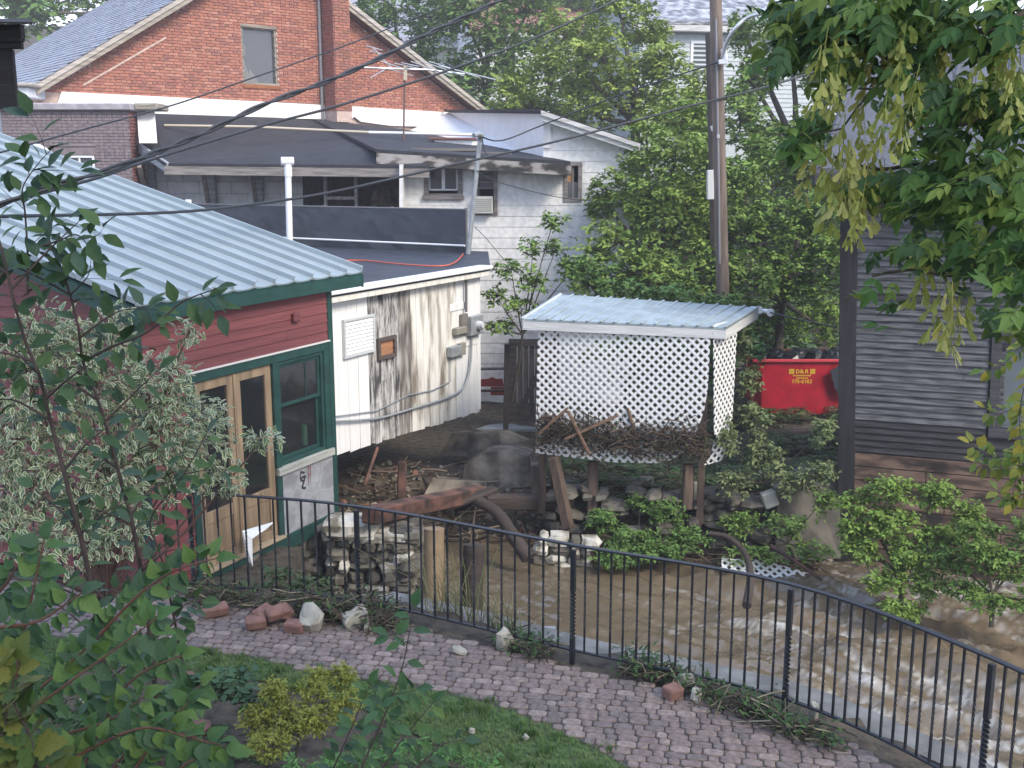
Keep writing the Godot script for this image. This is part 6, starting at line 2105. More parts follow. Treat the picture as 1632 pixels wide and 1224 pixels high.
	many("litter", leaf_mesh(0.4, 0.2), mat("leaf", Color.WHITE), lf, lc, wr)
	solo("drift_stick", one_bar(G(515, 962, 0.12), G(548, 985, 0.08), 0.05, 0.05, 0.012), wood_mat("split_wood", Color(0.2, 0.12, 0.08), 0.5), "thick brown stick lying on the wrack behind the bricks", "stick")
	# bent white flashing hanging off the sill of the red house
	var mb := MB.new()
	var r := F.new(Vector3(-3.49, -0.52, -9.83), Vector3(0.443, 0, -0.896), Vector3(0.896, 0, 0.443))
	var lp := []
	for q in [[386, 846, 0.05], [438, 831, 0.02], [424, 843, 0.1], [402, 858, 0.11]]:
		var a := L(r, q[0], q[1], q[2])
		lp.append(r.p(a.x, a.y, q[2]))
	mb.slab([lp[0], lp[1], lp[2]], Vector3(0, -0.004, 0.002))
	mb.slab([lp[0], lp[2], lp[3]], Vector3(0, -0.004, 0.002))
	var lq := [lp[0], lp[3]]
	for q in [[403, 903, 0.13], [393, 890, 0.06]]:
		var a := L(r, q[0], q[1], q[2])
		lq.append(r.p(a.x, a.y, q[2]))
	mb.slab([lq[0], lq[1], lq[2]], -r.n * 0.004)
	mb.slab([lq[0], lq[2], lq[3]], -r.n * 0.004)
	solo("bent_flashing", mb, mat("pvc", Color.WHITE), "bent white metal strip hanging from the red house sill", "flashing")

# ---------------------------------------------------------------- trees and plants
func spray_mesh(leaves: int, ll: float, wide: float, s: int, droop := 0.3) -> ArrayMesh:
	# a twig's worth of leaves round the origin
	var rg := RandomNumberGenerator.new()
	rg.seed = s
	var mb := MB.new()
	for i in leaves:
		var a := rg.randf() * TAU
		var d := Vector3(cos(a), rg.randf_range(-droop - 0.25, 0.25), sin(a)).normalized()
		var b := aim(d, (Vector3.UP + Vector3(rg.randfn(0, 0.35), 0, rg.randfn(0, 0.35))).normalized())
		var l := ll * rg.randf_range(0.7, 1.25)
		var o := Vector3(rg.randf_range(-1, 1), rg.randf_range(-0.5, 0.5), rg.randf_range(-1, 1)) * ll * 0.55
		var w := l * wide
		var p0 := o
		var p1 := o + b * Vector3(l * 0.45, 0.0, w * 0.5)
		var p2 := o + b * Vector3(l, -l * droop * 0.4, 0)
		var p3 := o + b * Vector3(l * 0.45, 0.0, -w * 0.5)
		mb.tri(p0, p1, p2, b.y)
		mb.tri(p0, p2, p3, b.y)
	return mb.mesh()

var spray_cache := {}
func tree(called: String, label: String, base: Vector3, blobs: Array, density: float, size: float, tones: Array, trunk_r: float, wide := 0.55, group := "", cat := "tree") -> Node3D:
	# blobs: [px, py, depth, radius in pixels across, radius up]
	var t := thing(called, label, cat, base, group)
	var key := "%.2f_%.2f" % [size, wide]
	if not spray_cache.has(key):
		spray_cache[key] = [spray_mesh(8, size, wide, 1), spray_mesh(8, size, wide, 2), spray_mesh(7, size, wide, 3)]
	var leaf_tone: Color = tones[tones.size() / 2]
	var xs := [[], [], []]
	var cs := [[], [], []]
	var wood := MB.new()
	var mid := Vector3.ZERO
	var cents := []
	for b in blobs:
		cents.append(D(b[0], b[1], b[2]))
		mid += cents[-1]
	mid /= blobs.size()
	var fork := base.lerp(mid, 0.55)
	var trunk := obj("trunk", one_tube(smooth([base, base.lerp(fork, 0.5) + rdir() * trunk_r, fork], 0.4), trunk_r, trunk_r * 0.6), mat("bark", Color(0.09, 0.075, 0.06), 0.9, {"amp": 0.5, "scale": Vector3(2, 0.6, 2), "bump": 1.0}), t)
	for i in blobs.size():
		var b: Array = blobs[i]
		var c: Vector3 = cents[i]
		var r := Vector3(b[3], b[4], (b[3] + b[4]) * 0.5) * float(b[2]) / FOCAL
		wood.tube([fork, fork.lerp(c, 0.5) + rdir() * 0.1 * r.x, c, c + Vector3(rng.randf_range(-0.3, 0.3), 0.6, 0) * r.y], [trunk_r * 0.5, trunk_r * 0.35, trunk_r * 0.2, trunk_r * 0.05], 6)
		var lumps := int(12 + r.x * r.y * 2.4)
		var per := density * 6.0 * (r.x * r.y + r.y * r.z) * 0.5 / (size * size) / lumps
		for k in lumps:
			var d := rdir()
			if d.y < -0.2 and rng.randf() < 0.5:
				d.y = -d.y
			var q := c + d * r * rng.randf_range(0.45, 0.95)
			if k % 2 == 0:
				wood.tube([c, c.lerp(q, 0.5) + rdir() * 0.06, q], [trunk_r * 0.16, trunk_r * 0.1, trunk_r * 0.03], 4, false)
			var lr := r * rng.randf_range(0.28, 0.6)
			for m in int(per * rng.randf_range(0.5, 1.6) + 1.5):
				var p := q + rdir() * pow(rng.randf(), 0.5) * lr
				if m % 4 == 0:
					p = c + rdir() * pow(rng.randf(), 0.4) * r
				var s := rng.randf_range(0.7, 1.35)
				var w := rng.randi_range(0, 2)
				xs[w].append(Transform3D((Basis(rdir(), rng.randf_range(0, 0.9)) * Basis(Vector3.UP, rng.randf() * TAU)).scaled(Vector3.ONE * s), p))
				cs[w].append(jig(leaf_tone, 0.22))
	obj("branches", wood, mat("bark", Color.WHITE), trunk)
	for w in 3:
		many("crown", spray_cache[key][w], mat("leaf", Color.WHITE), xs[w], cs[w], t)
	return t

func build_trees() -> void:
	var deep := [Color(0.085, 0.16, 0.042), Color(0.105, 0.19, 0.048), Color(0.13, 0.215, 0.052)]
	var mid := [Color(0.125, 0.21, 0.045), Color(0.155, 0.245, 0.05), Color(0.19, 0.275, 0.058)]
	var fresh := [Color(0.165, 0.245, 0.05), Color(0.2, 0.28, 0.055), Color(0.235, 0.305, 0.065), Color(0.28, 0.29, 0.07)]
	tree("hillside_tree", "dark green tree directly behind the brick gable's right slope", D(640, 230, 44), [[600, 40, 44, 45, 50], [650, 100, 44, 60, 55], [690, 30, 45, 55, 50], [720, 130, 43, 45, 45], [620, -40, 46, 60, 50]], 1.0, 0.20, deep, 0.22)
	tree("hillside_tree", "tall green tree between the aerial and the hillside houses", D(770, 240, 41), [[745, 40, 41, 55, 50], [800, 80, 41, 55, 50], [770, 140, 40, 60, 40], [840, 20, 42, 60, 55], [780, -40, 43, 70, 45]], 1.0, 0.19, [deep[0], mid[1], deep[2], mid[2]], 0.22)
	tree("hillside_tree", "yellow green tree crown rising behind the white building's roof", D(860, 250, 34), [[820, 140, 34, 45, 35], [880, 110, 34, 50, 40], [930, 150, 33, 50, 40], [900, 60, 35, 55, 45], [850, 175, 33, 60, 28]], 1.0, 0.155, fresh, 0.18)
	tree("hillside_tree", "large light green maple before the pale hillside house", D(1010, 290, 31), [[960, 90, 31, 50, 45], [1010, 140, 31, 55, 45], [1060, 110, 31, 45, 40], [990, 30, 33, 55, 45], [1060, 170, 30, 50, 40], [940, 180, 31, 50, 35], [1085, 200, 29, 40, 40], [1040, 70, 33, 40, 35], [920, 110, 32, 40, 40], [1110, 150, 30, 30, 40]], 1.0, 0.145, fresh, 0.2)
	tree("hillside_tree", "dark treetop above the pale hillside house roof", D(960, 100, 56), [[930, 10, 56, 60, 45], [1010, -5, 57, 50, 30], [880, 0, 56, 50, 45], [1100, -25, 60, 60, 25]], 1.0, 0.24, deep, 0.25)
	tree("hillside_tree", "spreading green tree to the right of the utility poles", D(1240, 330, 29), [[1200, 130, 29, 40, 50], [1260, 80, 29, 55, 55], [1330, 120, 28, 60, 60], [1220, 230, 28, 50, 45], [1290, 220, 28, 55, 50], [1380, 200, 27, 60, 60], [1190, 60, 30, 30, 40], [1180, 190, 28, 35, 50], [1420, 120, 28, 70, 70], [1480, 220, 27, 70, 70]], 1.0, 0.14, mid, 0.2)
	tree("bank_tree", "dense green maple thicket hiding the white building's right corner", D(1040, 560, 21.5), [[1010, 300, 22, 55, 50], [1075, 260, 22, 55, 50], [1060, 350, 21.5, 70, 55], [985, 385, 21, 55, 45], [1115, 330, 22, 45, 60], [1030, 440, 20.5, 80, 45], [1110, 430, 21, 60, 50], [1030, 215, 23, 35, 35], [1120, 250, 23, 40, 60], [960, 320, 22.4, 25, 40], [1090, 180, 24, 45, 40], [950, 450, 20.5, 45, 40], [1130, 390, 22.5, 40, 60]], 1.1, 0.11, [deep[1], mid[1], mid[2], fresh[1]], 0.12)
	tree("bank_tree", "leafy thicket between the utility pole and the weathered house", D(1240, 600, 22), [[1190, 370, 22, 45, 45], [1250, 350, 22, 55, 50], [1310, 330, 22, 50, 60], [1190, 450, 21, 55, 45], [1260, 440, 21.5, 60, 50], [1325, 430, 21.5, 50, 60], [1240, 520, 22.8, 65, 40], [1310, 520, 23.0, 55, 40], [1180, 300, 23, 45, 50], [1230, 270, 24, 60, 60], [1300, 250, 24, 60, 60], [1170, 530, 22.5, 45, 45], [1340, 260, 24, 60, 60]], 1.1, 0.11, mid, 0.12)
	tree("bank_tree", "small green shrubby tree right behind the lattice shed roof", D(980, 640, 19), [[930, 440, 19, 40, 30], [990, 475, 18.8, 60, 30], [1070, 480, 18.8, 70, 28], [1150, 500, 19, 60, 35], [1190, 560, 18.5, 30, 45], [1000, 560, 18.5, 70, 50], [1090, 570, 18.5, 70, 50]], 1.0, 0.095, deep, 0.08)
	tree("young_tree", "slender bright green sapling growing against the white shingled wall", D(815, 640, 19.0), [[882, 352, 19, 22, 16], [850, 395, 19, 24, 18], [885, 400, 19, 25, 22], [815, 430, 19, 30, 20], [850, 450, 19, 30, 20], [790, 470, 19, 24, 15], [830, 490, 19, 30, 18], [800, 520, 19, 28, 13], [860, 505, 19, 24, 18], [915, 425, 19.2, 30, 22]], 0.6, 0.10, [Color(0.11, 0.19, 0.05), Color(0.16, 0.25, 0.065), Color(0.22, 0.3, 0.08)], 0.035)
	var grey_green := [Color(0.10, 0.14, 0.065), Color(0.15, 0.19, 0.085), Color(0.2, 0.23, 0.11)]
	tree("box_elder", "pale green box elder bush between the lattice shed and the dumpster", D(1215, 860, 14.3), [[1195, 610, 14.4, 16, 30], [1205, 670, 14.2, 28, 28], [1160, 700, 14.0, 22, 28], [1215, 730, 14.0, 32, 28], [1260, 770, 13.8, 34, 25], [1170, 770, 13.9, 30, 25], [1310, 690, 13.9, 20, 28], [1300, 755, 13.7, 28, 25], [1185, 550, 14.8, 12, 28]], 1.0, 0.065, grey_green, 0.03, 0.5, "", "bush")
	tree("bank_shrub", "low dark green shrub on the rubble bank below the lattice shed", D(1010, 880, 13.9), [[960, 830, 13.9, 30, 22], [1010, 860, 13.7, 45, 25], [1060, 820, 14.0, 35, 25], [1050, 880, 13.5, 45, 20], [985, 890, 13.4, 45, 18], [1100, 860, 13.6, 40, 22], [1020, 800, 14.3, 30, 18]], 1.3, 0.055, [deep[0], deep[1], mid[1]], 0.02, 0.5, "", "shrub")
	tree("bank_shrub", "dense green willowy shrub in front of the weathered house's brown planks", D(1430, 980, 11.8), [[1370, 800, 12.3, 32, 24], [1420, 780, 12.2, 38, 26], [1490, 790, 12.1, 40, 28], [1440, 840, 12.0, 48, 28], [1375, 880, 12.0, 34, 22], [1500, 860, 11.9, 40, 26], [1420, 930, 11.7, 40, 24], [1480, 930, 11.6, 40, 22], [1400, 840, 12.1, 45, 30], [1460, 890, 11.8, 50, 30], [1440, 970, 11.5, 45, 16], [1540, 820, 12.0, 30, 25], [1355, 850, 12.2, 22, 30]], 1.5, 0.055, [deep[1], mid[1], Color(0.11, 0.17, 0.07)], 0.035, 0.5, "", "shrub")
	tree("bank_shrub", "loose green shrub overhanging the rapids beyond the railing's end", D(1580, 1000, 11.0), [[1560, 850, 11.4, 40, 25], [1600, 900, 11.2, 45, 28], [1540, 940, 11.2, 36, 20], [1640, 860, 11.3, 45, 40], [1660, 960, 11, 50, 25], [1580, 960, 11, 45, 18], [1570, 890, 11.2, 45, 30], [1520, 890, 11.6, 35, 28]], 1.3, 0.055, [deep[0], mid[0], mid[1]], 0.03, 0.5, "", "shrub")
	tree("bank_shrub", "scrappy green growth on the bank beside the broken concrete wall", D(1265, 890, 13.3), [[1180, 830, 13.8, 40, 20], [1250, 840, 13.4, 40, 22], [1310, 800, 13.4, 25, 25], [1200, 885, 13.2, 55, 14], [1290, 880, 13.2, 45, 18]], 1.0, 0.055, [deep[0], deep[2], grey_green[0]], 0.02, 0.5, "", "shrub")
	tree("far_wood_tree", "distant dark trees closing the hillside above the houses", D(900, 60, 80), [[500, -30, 78, 120, 70], [700, -20, 80, 130, 60], [900, -10, 82, 120, 55], [1080, -28, 84, 90, 36], [1250, 10, 76, 110, 50], [1400, 20, 74, 110, 70], [60, -5, 60, 120, 60], [20, 20, 50, 60, 40]], 1.0, 0.42, deep, 0.3)

func ground_cover(called: String, label: String, cat: String, n: int, x0: float, x1: float, z0: float, z1: float, size: float, tones: Array, high: float) -> void:
	var xs := []
	var cs := []
	var nz := noise_of(int(x0 * 7 + n), 0.5, 3)
	for i in n:
		var x := rng.randf_range(x0, x1)
		var z := rng.randf_range(z0, z1)
		if nz.get_noise_2d(x, z) < -0.12:
			continue
		var h := land(x, z)
		if h < WATER + 0.03:
			continue
		if Geometry2D.is_point_in_polygon(Vector2(x, z), path_poly) or Geometry2D.is_point_in_polygon(Vector2(x, z), lawn_poly):
			continue
		xs.append(Transform3D(Basis(Vector3.UP, rng.randf() * TAU).scaled(Vector3.ONE * rng.randf_range(0.6, 1.3)), Vector3(x, h + rng.randf_range(0.0, high), -z)))
		cs.append(jig(tones[rng.randi_range(0, tones.size() - 1)], 0.3))
	var o := many(called, spray_mesh(7, size, 0.45, 5, 0.1), mat("leaf", Color.WHITE), xs, cs, self)
	o.set_meta("label", label)
	o.set_meta("category", cat)

# leaves along a stem; the first 300 of a plant are leaves of their own, the rest go together
class Plant:
	var node: Node3D
	var single := 0
	var xs := []
	var cs := []
func put_leaf(p: Plant, mesh: Mesh, tones: Array, x: Transform3D, called := "leaf") -> void:
	var c: Color = jig(tones[rng.randi_range(0, tones.size() - 1)], 0.15)
	if p.single < 300:
		var k := rng.randi_range(0, tones.size() - 1)
		var tone: Color = tones[k]
		piece(called, mesh, mat("leaf_%s" % tone.to_html(false), tone, 0.65, {"spec": 0.35, "amp": 0.22, "noise": 1, "world": false, "scale": Vector3(1, 1, 1), "back": Color(tone.r * 1.2, tone.g * 1.2, tone.b * 0.4)}), x, p.node)
		p.single += 1
	else:
		p.xs.append(x)
		p.cs.append(c)
func finish(p: Plant, mesh: Mesh, called := "leaves") -> void:
	if p.xs.size() > 0:
		many(called, mesh, mat("leaf", Color.WHITE), p.xs, p.cs, p.node)

func leafy_stem(p: Plant, pts: Array, r: float, mesh: Mesh, tones: Array, ll: float, gap: float, bark: Material, from := 0.1, hang := 0.35) -> void:
	var cv := smooth(pts, 0.02)
	obj("stem", one_tube(cv, r, r * 0.3, 6), bark, p.node)
	var i := int(cv.size() * from)
	var side := 1.0
	while i < cv.size() - 1:
		var d: Vector3 = (cv[mini(i + 1, cv.size() - 1)] - cv[i - 1 if i > 0 else 0]).normalized()
		var s := d.cross(Vector3(rng.randfn(0, 0.3), rng.randfn(0, 0.3), 1).normalized()).normalized() * side
		side = -side
		var dir := (s + d * 0.55 + Vector3(0, -hang * rng.randf(), 0) + rdir() * 0.35).normalized()
		var l := ll * rng.randf_range(0.65, 1.15)
		put_leaf(p, mesh, tones, Transform3D(aim(dir, (Vector3(0, 1, 0.35) + rdir() * 0.45).normalized()).scaled(Vector3.ONE * l), cv[i] + dir * ll * 0.15))
		i += maxi(1, int(gap / 0.02 * rng.randf_range(0.7, 1.3)))
	put_leaf(p, mesh, tones, Transform3D(aim((cv[-1] - cv[-2]).normalized(), Vector3(0, 1, 0.5).normalized()).scaled(Vector3.ONE * ll), cv[-1]))

func line_px(a: Array) -> Array:
	var r := []
	for e in a:
		r.append(D(e[0], e[1], e[2]))
	return r

func twiggy(p: Plant, pts: Array, r: float, mesh: Mesh, tones: Array, ll: float, bark: Material, twigs: int, tl: float, from := 0.1) -> void:
	leafy_stem(p, pts, r, mesh, tones, ll, 0.09, bark, from)
	var cv := smooth(pts, 0.02)
	for k in twigs:
		var i := int(lerpf(cv.size() * from, cv.size() - 2, (k + rng.randf()) / twigs))
		var d: Vector3 = (cv[i + 1] - cv[i]).normalized()
		var s := (d.cross(Vector3.BACK) * (1.0 if k % 2 else -1.0) + Vector3(0, 0.3, rng.randfn(0, 0.4))).normalized()
		var l := tl * rng.randf_range(0.5, 1.2)
		var e: Vector3 = cv[i] + s * l * 0.5 + d * l * 0.25
		leafy_stem(p, [cv[i], e, e + s * l * 0.45 + Vector3(0, l * rng.randf_range(-0.1, 0.25), 0)], r * 0.4, mesh, tones, ll, 0.05, bark, 0.15)

func build_near_plants() -> void:
	var bark := mat("twig_bark", Color(0.075, 0.055, 0.05), 0.8, {"amp": 0.4, "scale": Vector3(3, 3, 3)})
	var oval := leaf_mesh(0.58, 0.22, 0.18)
	var broad := leaf_mesh(0.74, 0.22, 0.3, [[0.0, 0.02], [0.12, 0.72], [0.32, 1.0], [0.6, 0.7], [0.85, 0.26], [1.0, 0.01]])
	var dk := [Color(0.038, 0.085, 0.037), Color(0.052, 0.105, 0.042), Color(0.068, 0.13, 0.052), Color(0.056, 0.105, 0.072)]
	# sapling in front of the red house
	var p := Plant.new()
	p.node = thing("crab_apple_sapling", "dark leaved sapling with thin upright stems before the metal roof", "sapling", D(240, 1230, 3.9))
	for st in [[[[262, 1260, 3.9], [238, 1003, 3.8], [214, 850, 3.7], [195, 775, 3.7], [171, 686, 3.65], [151, 624, 3.6], [132, 576, 3.6], [125, 525, 3.55], [112, 470, 3.55], [95, 420, 3.5]], 0.012, 13, 0.24],
			[[[190, 1260, 3.7], [150, 960, 3.6], [106, 768, 3.5], [79, 665, 3.5], [62, 597, 3.45], [41, 545, 3.45], [24, 487, 3.4], [8, 420, 3.4], [-5, 370, 3.4]], 0.013, 13, 0.24],
			[[[132, 576, 3.6], [180, 552, 3.55], [237, 528, 3.5], [288, 483, 3.5], [345, 460, 3.45]], 0.006, 4, 0.10],
			[[[62, 597, 3.45], [35, 570, 3.5], [12, 548, 3.5]], 0.006, 2, 0.15],
			[[[44, 470, 3.5], [44, 404, 3.5], [40, 340, 3.5], [36, 300, 3.45], [60, 262, 3.45], [80, 240, 3.4]], 0.004, 7, 0.14],
			[[[44, 400, 3.5], [90, 385, 3.45], [125, 375, 3.4], [150, 410, 3.4]], 0.004, 3, 0.12],
			[[[112, 470, 3.55], [140, 440, 3.5], [145, 412, 3.5]], 0.003, 2, 0.1],
			[[[300, 1100, 3.9], [260, 900, 3.8], [240, 830, 3.8], [290, 760, 3.75], [330, 690, 3.7]], 0.006, 6, 0.18]]:
		twiggy(p, line_px(st[0]), st[1], oval, dk, 0.078, bark, st[2], st[3])
	finish(p, oval)
	# broad leaved shrub at the lower left
	p = Plant.new()
	p.node = thing("broad_leaved_shrub", "broad leaved green shrub leaning over the path at flower bed", "shrub", D(-60, 1260, 2.6))
	var lush := [Color(0.05, 0.115, 0.042), Color(0.066, 0.145, 0.046), Color(0.052, 0.105, 0.056), Color(0.10, 0.18, 0.05)]
	for st in [[[-40, 1175, 2.6], [50, 1130, 2.6], [120, 1080, 2.6], [190, 1030, 2.6], [250, 985, 2.6]],
			[[25, 1080, 2.7], [40, 1000, 2.7], [55, 930, 2.7], [70, 860, 2.7]],
			[[70, 1240, 2.5], [150, 1190, 2.5], [230, 1160, 2.5], [300, 1175, 2.5], [360, 1190, 2.5]],
			[[-20, 960, 2.8], [10, 930, 2.8], [40, 880, 2.8]],
			[[130, 1230, 2.7], [180, 1120, 2.7], [230, 1070, 2.7], [290, 1045, 2.7]],
			[[160, 1010, 2.9], [230, 940, 2.9], [290, 905, 2.9], [345, 890, 2.9]],
			[[-10, 1000, 2.6], [60, 990, 2.6], [130, 945, 2.6]],
			[[90, 1240, 2.4], [60, 1200, 2.4], [40, 1150, 2.4]],
			[[200, 1250, 2.8], [240, 1190, 2.8], [300, 1120, 2.8]],
			[[260, 1260, 2.7], [300, 1215, 2.7], [370, 1200, 2.7]], [[20, 1260, 2.6], [90, 1180, 2.6], [170, 1150, 2.6], [230, 1110, 2.6]], [[160, 1260, 2.9], [200, 1200, 2.9], [270, 1140, 2.9], [320, 1090, 2.9]], [[60, 1100, 3.0], [130, 1040, 3.0], [190, 985, 3.0]]]:
		leafy_stem(p, line_px(st), 0.006, broad, lush, 0.064, 0.024, mat("red_twig", Color(0.12, 0.06, 0.04), 0.7), 0.02, 0.2)
	finish(p, broad)
	p = Plant.new()
	p.node = thing("yellowing_maple_sapling", "yellowing maple sapling low at the flower bed's edge", "sapling", D(20, 1280, 2.2))
	for st in [[[60, 1260, 2.2], [50, 1180, 2.2], [20, 1110, 2.2], [30, 1050, 2.2]], [[-30, 1220, 2.2], [10, 1150, 2.2], [-10, 1060, 2.2]], [[90, 1250, 2.2], [60, 1215, 2.2], [10, 1210, 2.2]]]:
		leafy_stem(p, line_px(st), 0.005, lobed_leaf(), [Color(0.10, 0.135, 0.03), Color(0.14, 0.155, 0.035), Color(0.06, 0.11, 0.03)], 0.07, 0.03, bark, 0.05, 0.3)
	# thin upright shoot before the lawn
	p = Plant.new()
	p.node = thing("green_shoot", "single upright leafy shoot standing before the lawn", "shoot", D(570, 1240, 4.2))
	twiggy(p, line_px([[560, 1260, 4.2], [600, 1170, 4.2], [625, 1110, 4.2], [642, 1060, 4.2], [652, 1010, 4.2], [660, 968, 4.2]]), 0.006, oval, [Color(0.05, 0.12, 0.05), Color(0.07, 0.15, 0.06), Color(0.045, 0.10, 0.045)], 0.085, bark, 5, 0.1)
	for st in [[[600, 1240, 4.3], [640, 1180, 4.3], [690, 1120, 4.3]], [[520, 1250, 4.4], [560, 1160, 4.4], [590, 1090, 4.4]], [[640, 1250, 4.2], [700, 1190, 4.2], [740, 1180, 4.2]]]:
		leafy_stem(p, line_px(st), 0.005, oval, lush, 0.08, 0.05, bark, 0.1)
	finish(p, oval)
	# variegated dogwood
	var two := MB.new()
	for part in [[0.40, Color(0.56, 0.58, 0.42), 0.0], [0.25, Color(0.10, 0.16, 0.08), 0.004]]:
		two.col = part[1]
		var st := [[0.0, 0.02], [0.2, 0.66], [0.45, 1.0], [0.75, 0.6], [1.0, 0.02]] if part[2] == 0.0 else [[0.06, 0.02], [0.25, 0.75], [0.45, 1.0], [0.7, 0.6], [0.86, 0.02]]
		for i in 4:
			for s in [-1.0, 1.0]:
				var w0: float = st[i][1] * part[0] * 0.5 * s
				var w1: float = st[i + 1][1] * part[0] * 0.5 * s
				two.quad(Vector3(st[i][0], part[2] - 0.15 * st[i][0] * st[i][0], 0), Vector3(st[i + 1][0], part[2] - 0.15 * st[i + 1][0] * st[i + 1][0], 0), Vector3(st[i + 1][0], part[2] - 0.15 * st[i + 1][0] * st[i + 1][0] + absf(w1) * 0.3, w1), Vector3(st[i][0], part[2] - 0.15 * st[i][0] * st[i][0] + absf(w0) * 0.3, w0), Vector3.UP)
	var vleaf := two.mesh()
	var vm := mat("variegated", Color(1, 1, 1), 0.55, {"vc": true, "back": Color(0.12, 0.14, 0.05)})
	var vd := thing("variegated_dogwood", "bushy variegated dogwood with cream edged leaves before the red house", "bush", D(170, 980, 7.0))
	var wood := MB.new()
	var root := D(170, 960, 7.2)
	var xs := []
	var cs := []
	var n := 0
	for b in [[60, 640, 6.6, 75, 80], [150, 600, 6.8, 75, 80], [180, 520, 6.9, 40, 45], [240, 640, 7.0, 70, 80], [310, 690, 7.2, 70, 65], [70, 760, 6.5, 80, 75], [160, 740, 6.7, 80, 80], [30, 560, 6.6, 55, 50], [20, 700, 6.4, 60, 80], [270, 600, 7.0, 45, 45], [110, 860, 6.4, 80, 50], [355, 760, 7.2, 40, 30], [300, 530, 7.0, 25, 25], [270, 760, 7.0, 50, 40], [420, 700, 7.3, 28, 24], [70, 520, 6.7, 50, 40], [10, 840, 6.3, 60, 60], [190, 830, 6.6, 60, 60], [110, 560, 6.8, 60, 50], [250, 700, 6.9, 60, 60]]:
		var c := D(b[0], b[1], b[2])
		var r := Vector3(b[3], b[4], b[3]) * float(b[2]) / FOCAL
		wood.tube([root, root.lerp(c, 0.5) + rdir() * 0.08, c], [0.016, 0.011, 0.006], 6)
		for k in int(2700 * r.x * r.y):
			var tip := c + rdir() * pow(rng.randf(), 0.4) * r
			if k % 8 == 0:
				wood.tube([c, c.lerp(tip, 0.6) + rdir() * 0.04, tip], [0.004, 0.003, 0.0015], 4, false)
			for m in 3:
				var dir := ((tip - c).normalized() * 0.5 + rdir() * 0.9 + Vector3(0, -0.15, 0)).normalized()
				var x := Transform3D(aim(dir, (Vector3(0, 1, 0.3) + rdir() * 0.5).normalized()).scaled(Vector3.ONE * rng.randf_range(0.042, 0.075)), tip + rdir() * 0.02)
				if n < 300 and (tip - c).dot(Vector3(0.1, 0.3, 1)) > 0.1 and rng.randf() < 0.2:
					piece("leaf", vleaf, vm, x, vd)
					n += 1
				else:
					xs.append(x)
					cs.append(jig(Color(1, 1, 1) if rng.randf() < 0.7 else Color(0.75, 0.85, 0.7), 0.2))
	obj("stems", wood, mat("dogwood_twig", Color(0.13, 0.075, 0.065), 0.7), vd)
	many("leaves", vleaf, vm, xs, cs, vd)
	# golden shrub, bed plants
	tree("golden_shrub", "golden green scale leaved shrub in the flower bed", D(470, 1215, 6.0), [[440, 1110, 6.0, 34, 32], [500, 1090, 6.1, 32, 30], [545, 1080, 6.2, 26, 26], [410, 1150, 5.9, 34, 30], [480, 1150, 5.9, 50, 34], [550, 1130, 6.0, 34, 32], [430, 1190, 5.7, 40, 26]], 1.5, 0.028, [Color(0.10, 0.14, 0.03), Color(0.25, 0.27, 0.05), Color(0.42, 0.40, 0.08)], 0.012, 0.4, "", "shrub")
	tree("hydrangea", "low leafy perennial clump beside the golden shrub", D(330, 1130, 6.4), [[310, 1090, 6.4, 40, 22], [370, 1085, 6.4, 45, 24], [280, 1120, 6.2, 40, 25], [400, 1110, 6.3, 30, 20]], 1.0, 0.06, [Color(0.035, 0.085, 0.04), Color(0.06, 0.12, 0.06), Color(0.16, 0.24, 0.16)], 0.006, 0.6, "", "plant")
	tree("bed_plant", "fresh green feathery plant at the lawn's lower edge", D(690, 1215, 5.7), [[660, 1195, 5.7, 40, 16], [710, 1205, 5.7, 40, 14], [620, 1205, 5.6, 40, 18], [760, 1220, 5.6, 40, 10], [560, 1215, 5.4, 40, 18], [500, 1225, 5.2, 50, 16]], 1.0, 0.035, [Color(0.07, 0.17, 0.05), Color(0.1, 0.22, 0.06)], 0.004, 0.35, "", "plant")
	tree("bed_plant", "dark leafy clump under the broad leaved shrub", D(180, 1240, 5.2), [[180, 1120, 5.4, 60, 40], [120, 1180, 5.0, 70, 40], [230, 1180, 5.2, 60, 35], [300, 1215, 5.2, 60, 22], [60, 1100, 5.2, 60, 50]], 0.9, 0.07, [Color(0.025, 0.06, 0.03), Color(0.04, 0.09, 0.035), Color(0.05, 0.1, 0.06)], 0.008, 0.55, "", "plant")
	tree("bed_plant", "green weeds growing against the red house foundation", D(470, 960, 9.4), [[450, 925, 9.3, 40, 22], [500, 935, 9.2, 40, 20], [400, 940, 9.2, 40, 22], [340, 945, 9.1, 40, 20], [290, 950, 9.0, 45, 18]], 0.7, 0.06, [Color(0.04, 0.08, 0.035), Color(0.08, 0.12, 0.05), Color(0.16, 0.18, 0.09)], 0.005, 0.45, "", "plant")
	# tall grass on the bank beyond the railing
	var gr := MB.new()
	for i in 150:
		var q := rng.randf()
		var c := G(lerpf(690, 840, q) + rng.randfn(0, 14), lerpf(985, 1018, q), -0.12)
		var h := rng.randf_range(0.15, 0.75) * (1.0 if q < 0.5 else 0.5)
		var lean := Vector3(rng.randfn(-0.15, 0.35), 0, rng.randfn(0, 0.25)) * h
		gr.col = jig(Color(0.16, 0.19, 0.08) if rng.randf() < 0.6 else Color(0.3, 0.28, 0.16), 0.25)
		gr.tube([c, c + Vector3(0, h * 0.6, 0) + lean * 0.35, c + Vector3(0, h, 0) + lean], [0.004, 0.003, 0.001], 3, false)
	var go := solo("bank_grass", gr, mat("twig", Color.WHITE), "tall yellowish grass stalks on the bank beyond the railing", "grass")
	go.set_meta("kind", "stuff")
	ground_cover("weeds", "green weeds and trampled growth over the far bank and yard", "weeds", 16000, 0.6, 8.0, 14.4, 24.0, 0.09, [Color(0.055, 0.10, 0.035), Color(0.08, 0.14, 0.045), Color(0.14, 0.15, 0.075), Color(0.10, 0.085, 0.055)], 0.22)
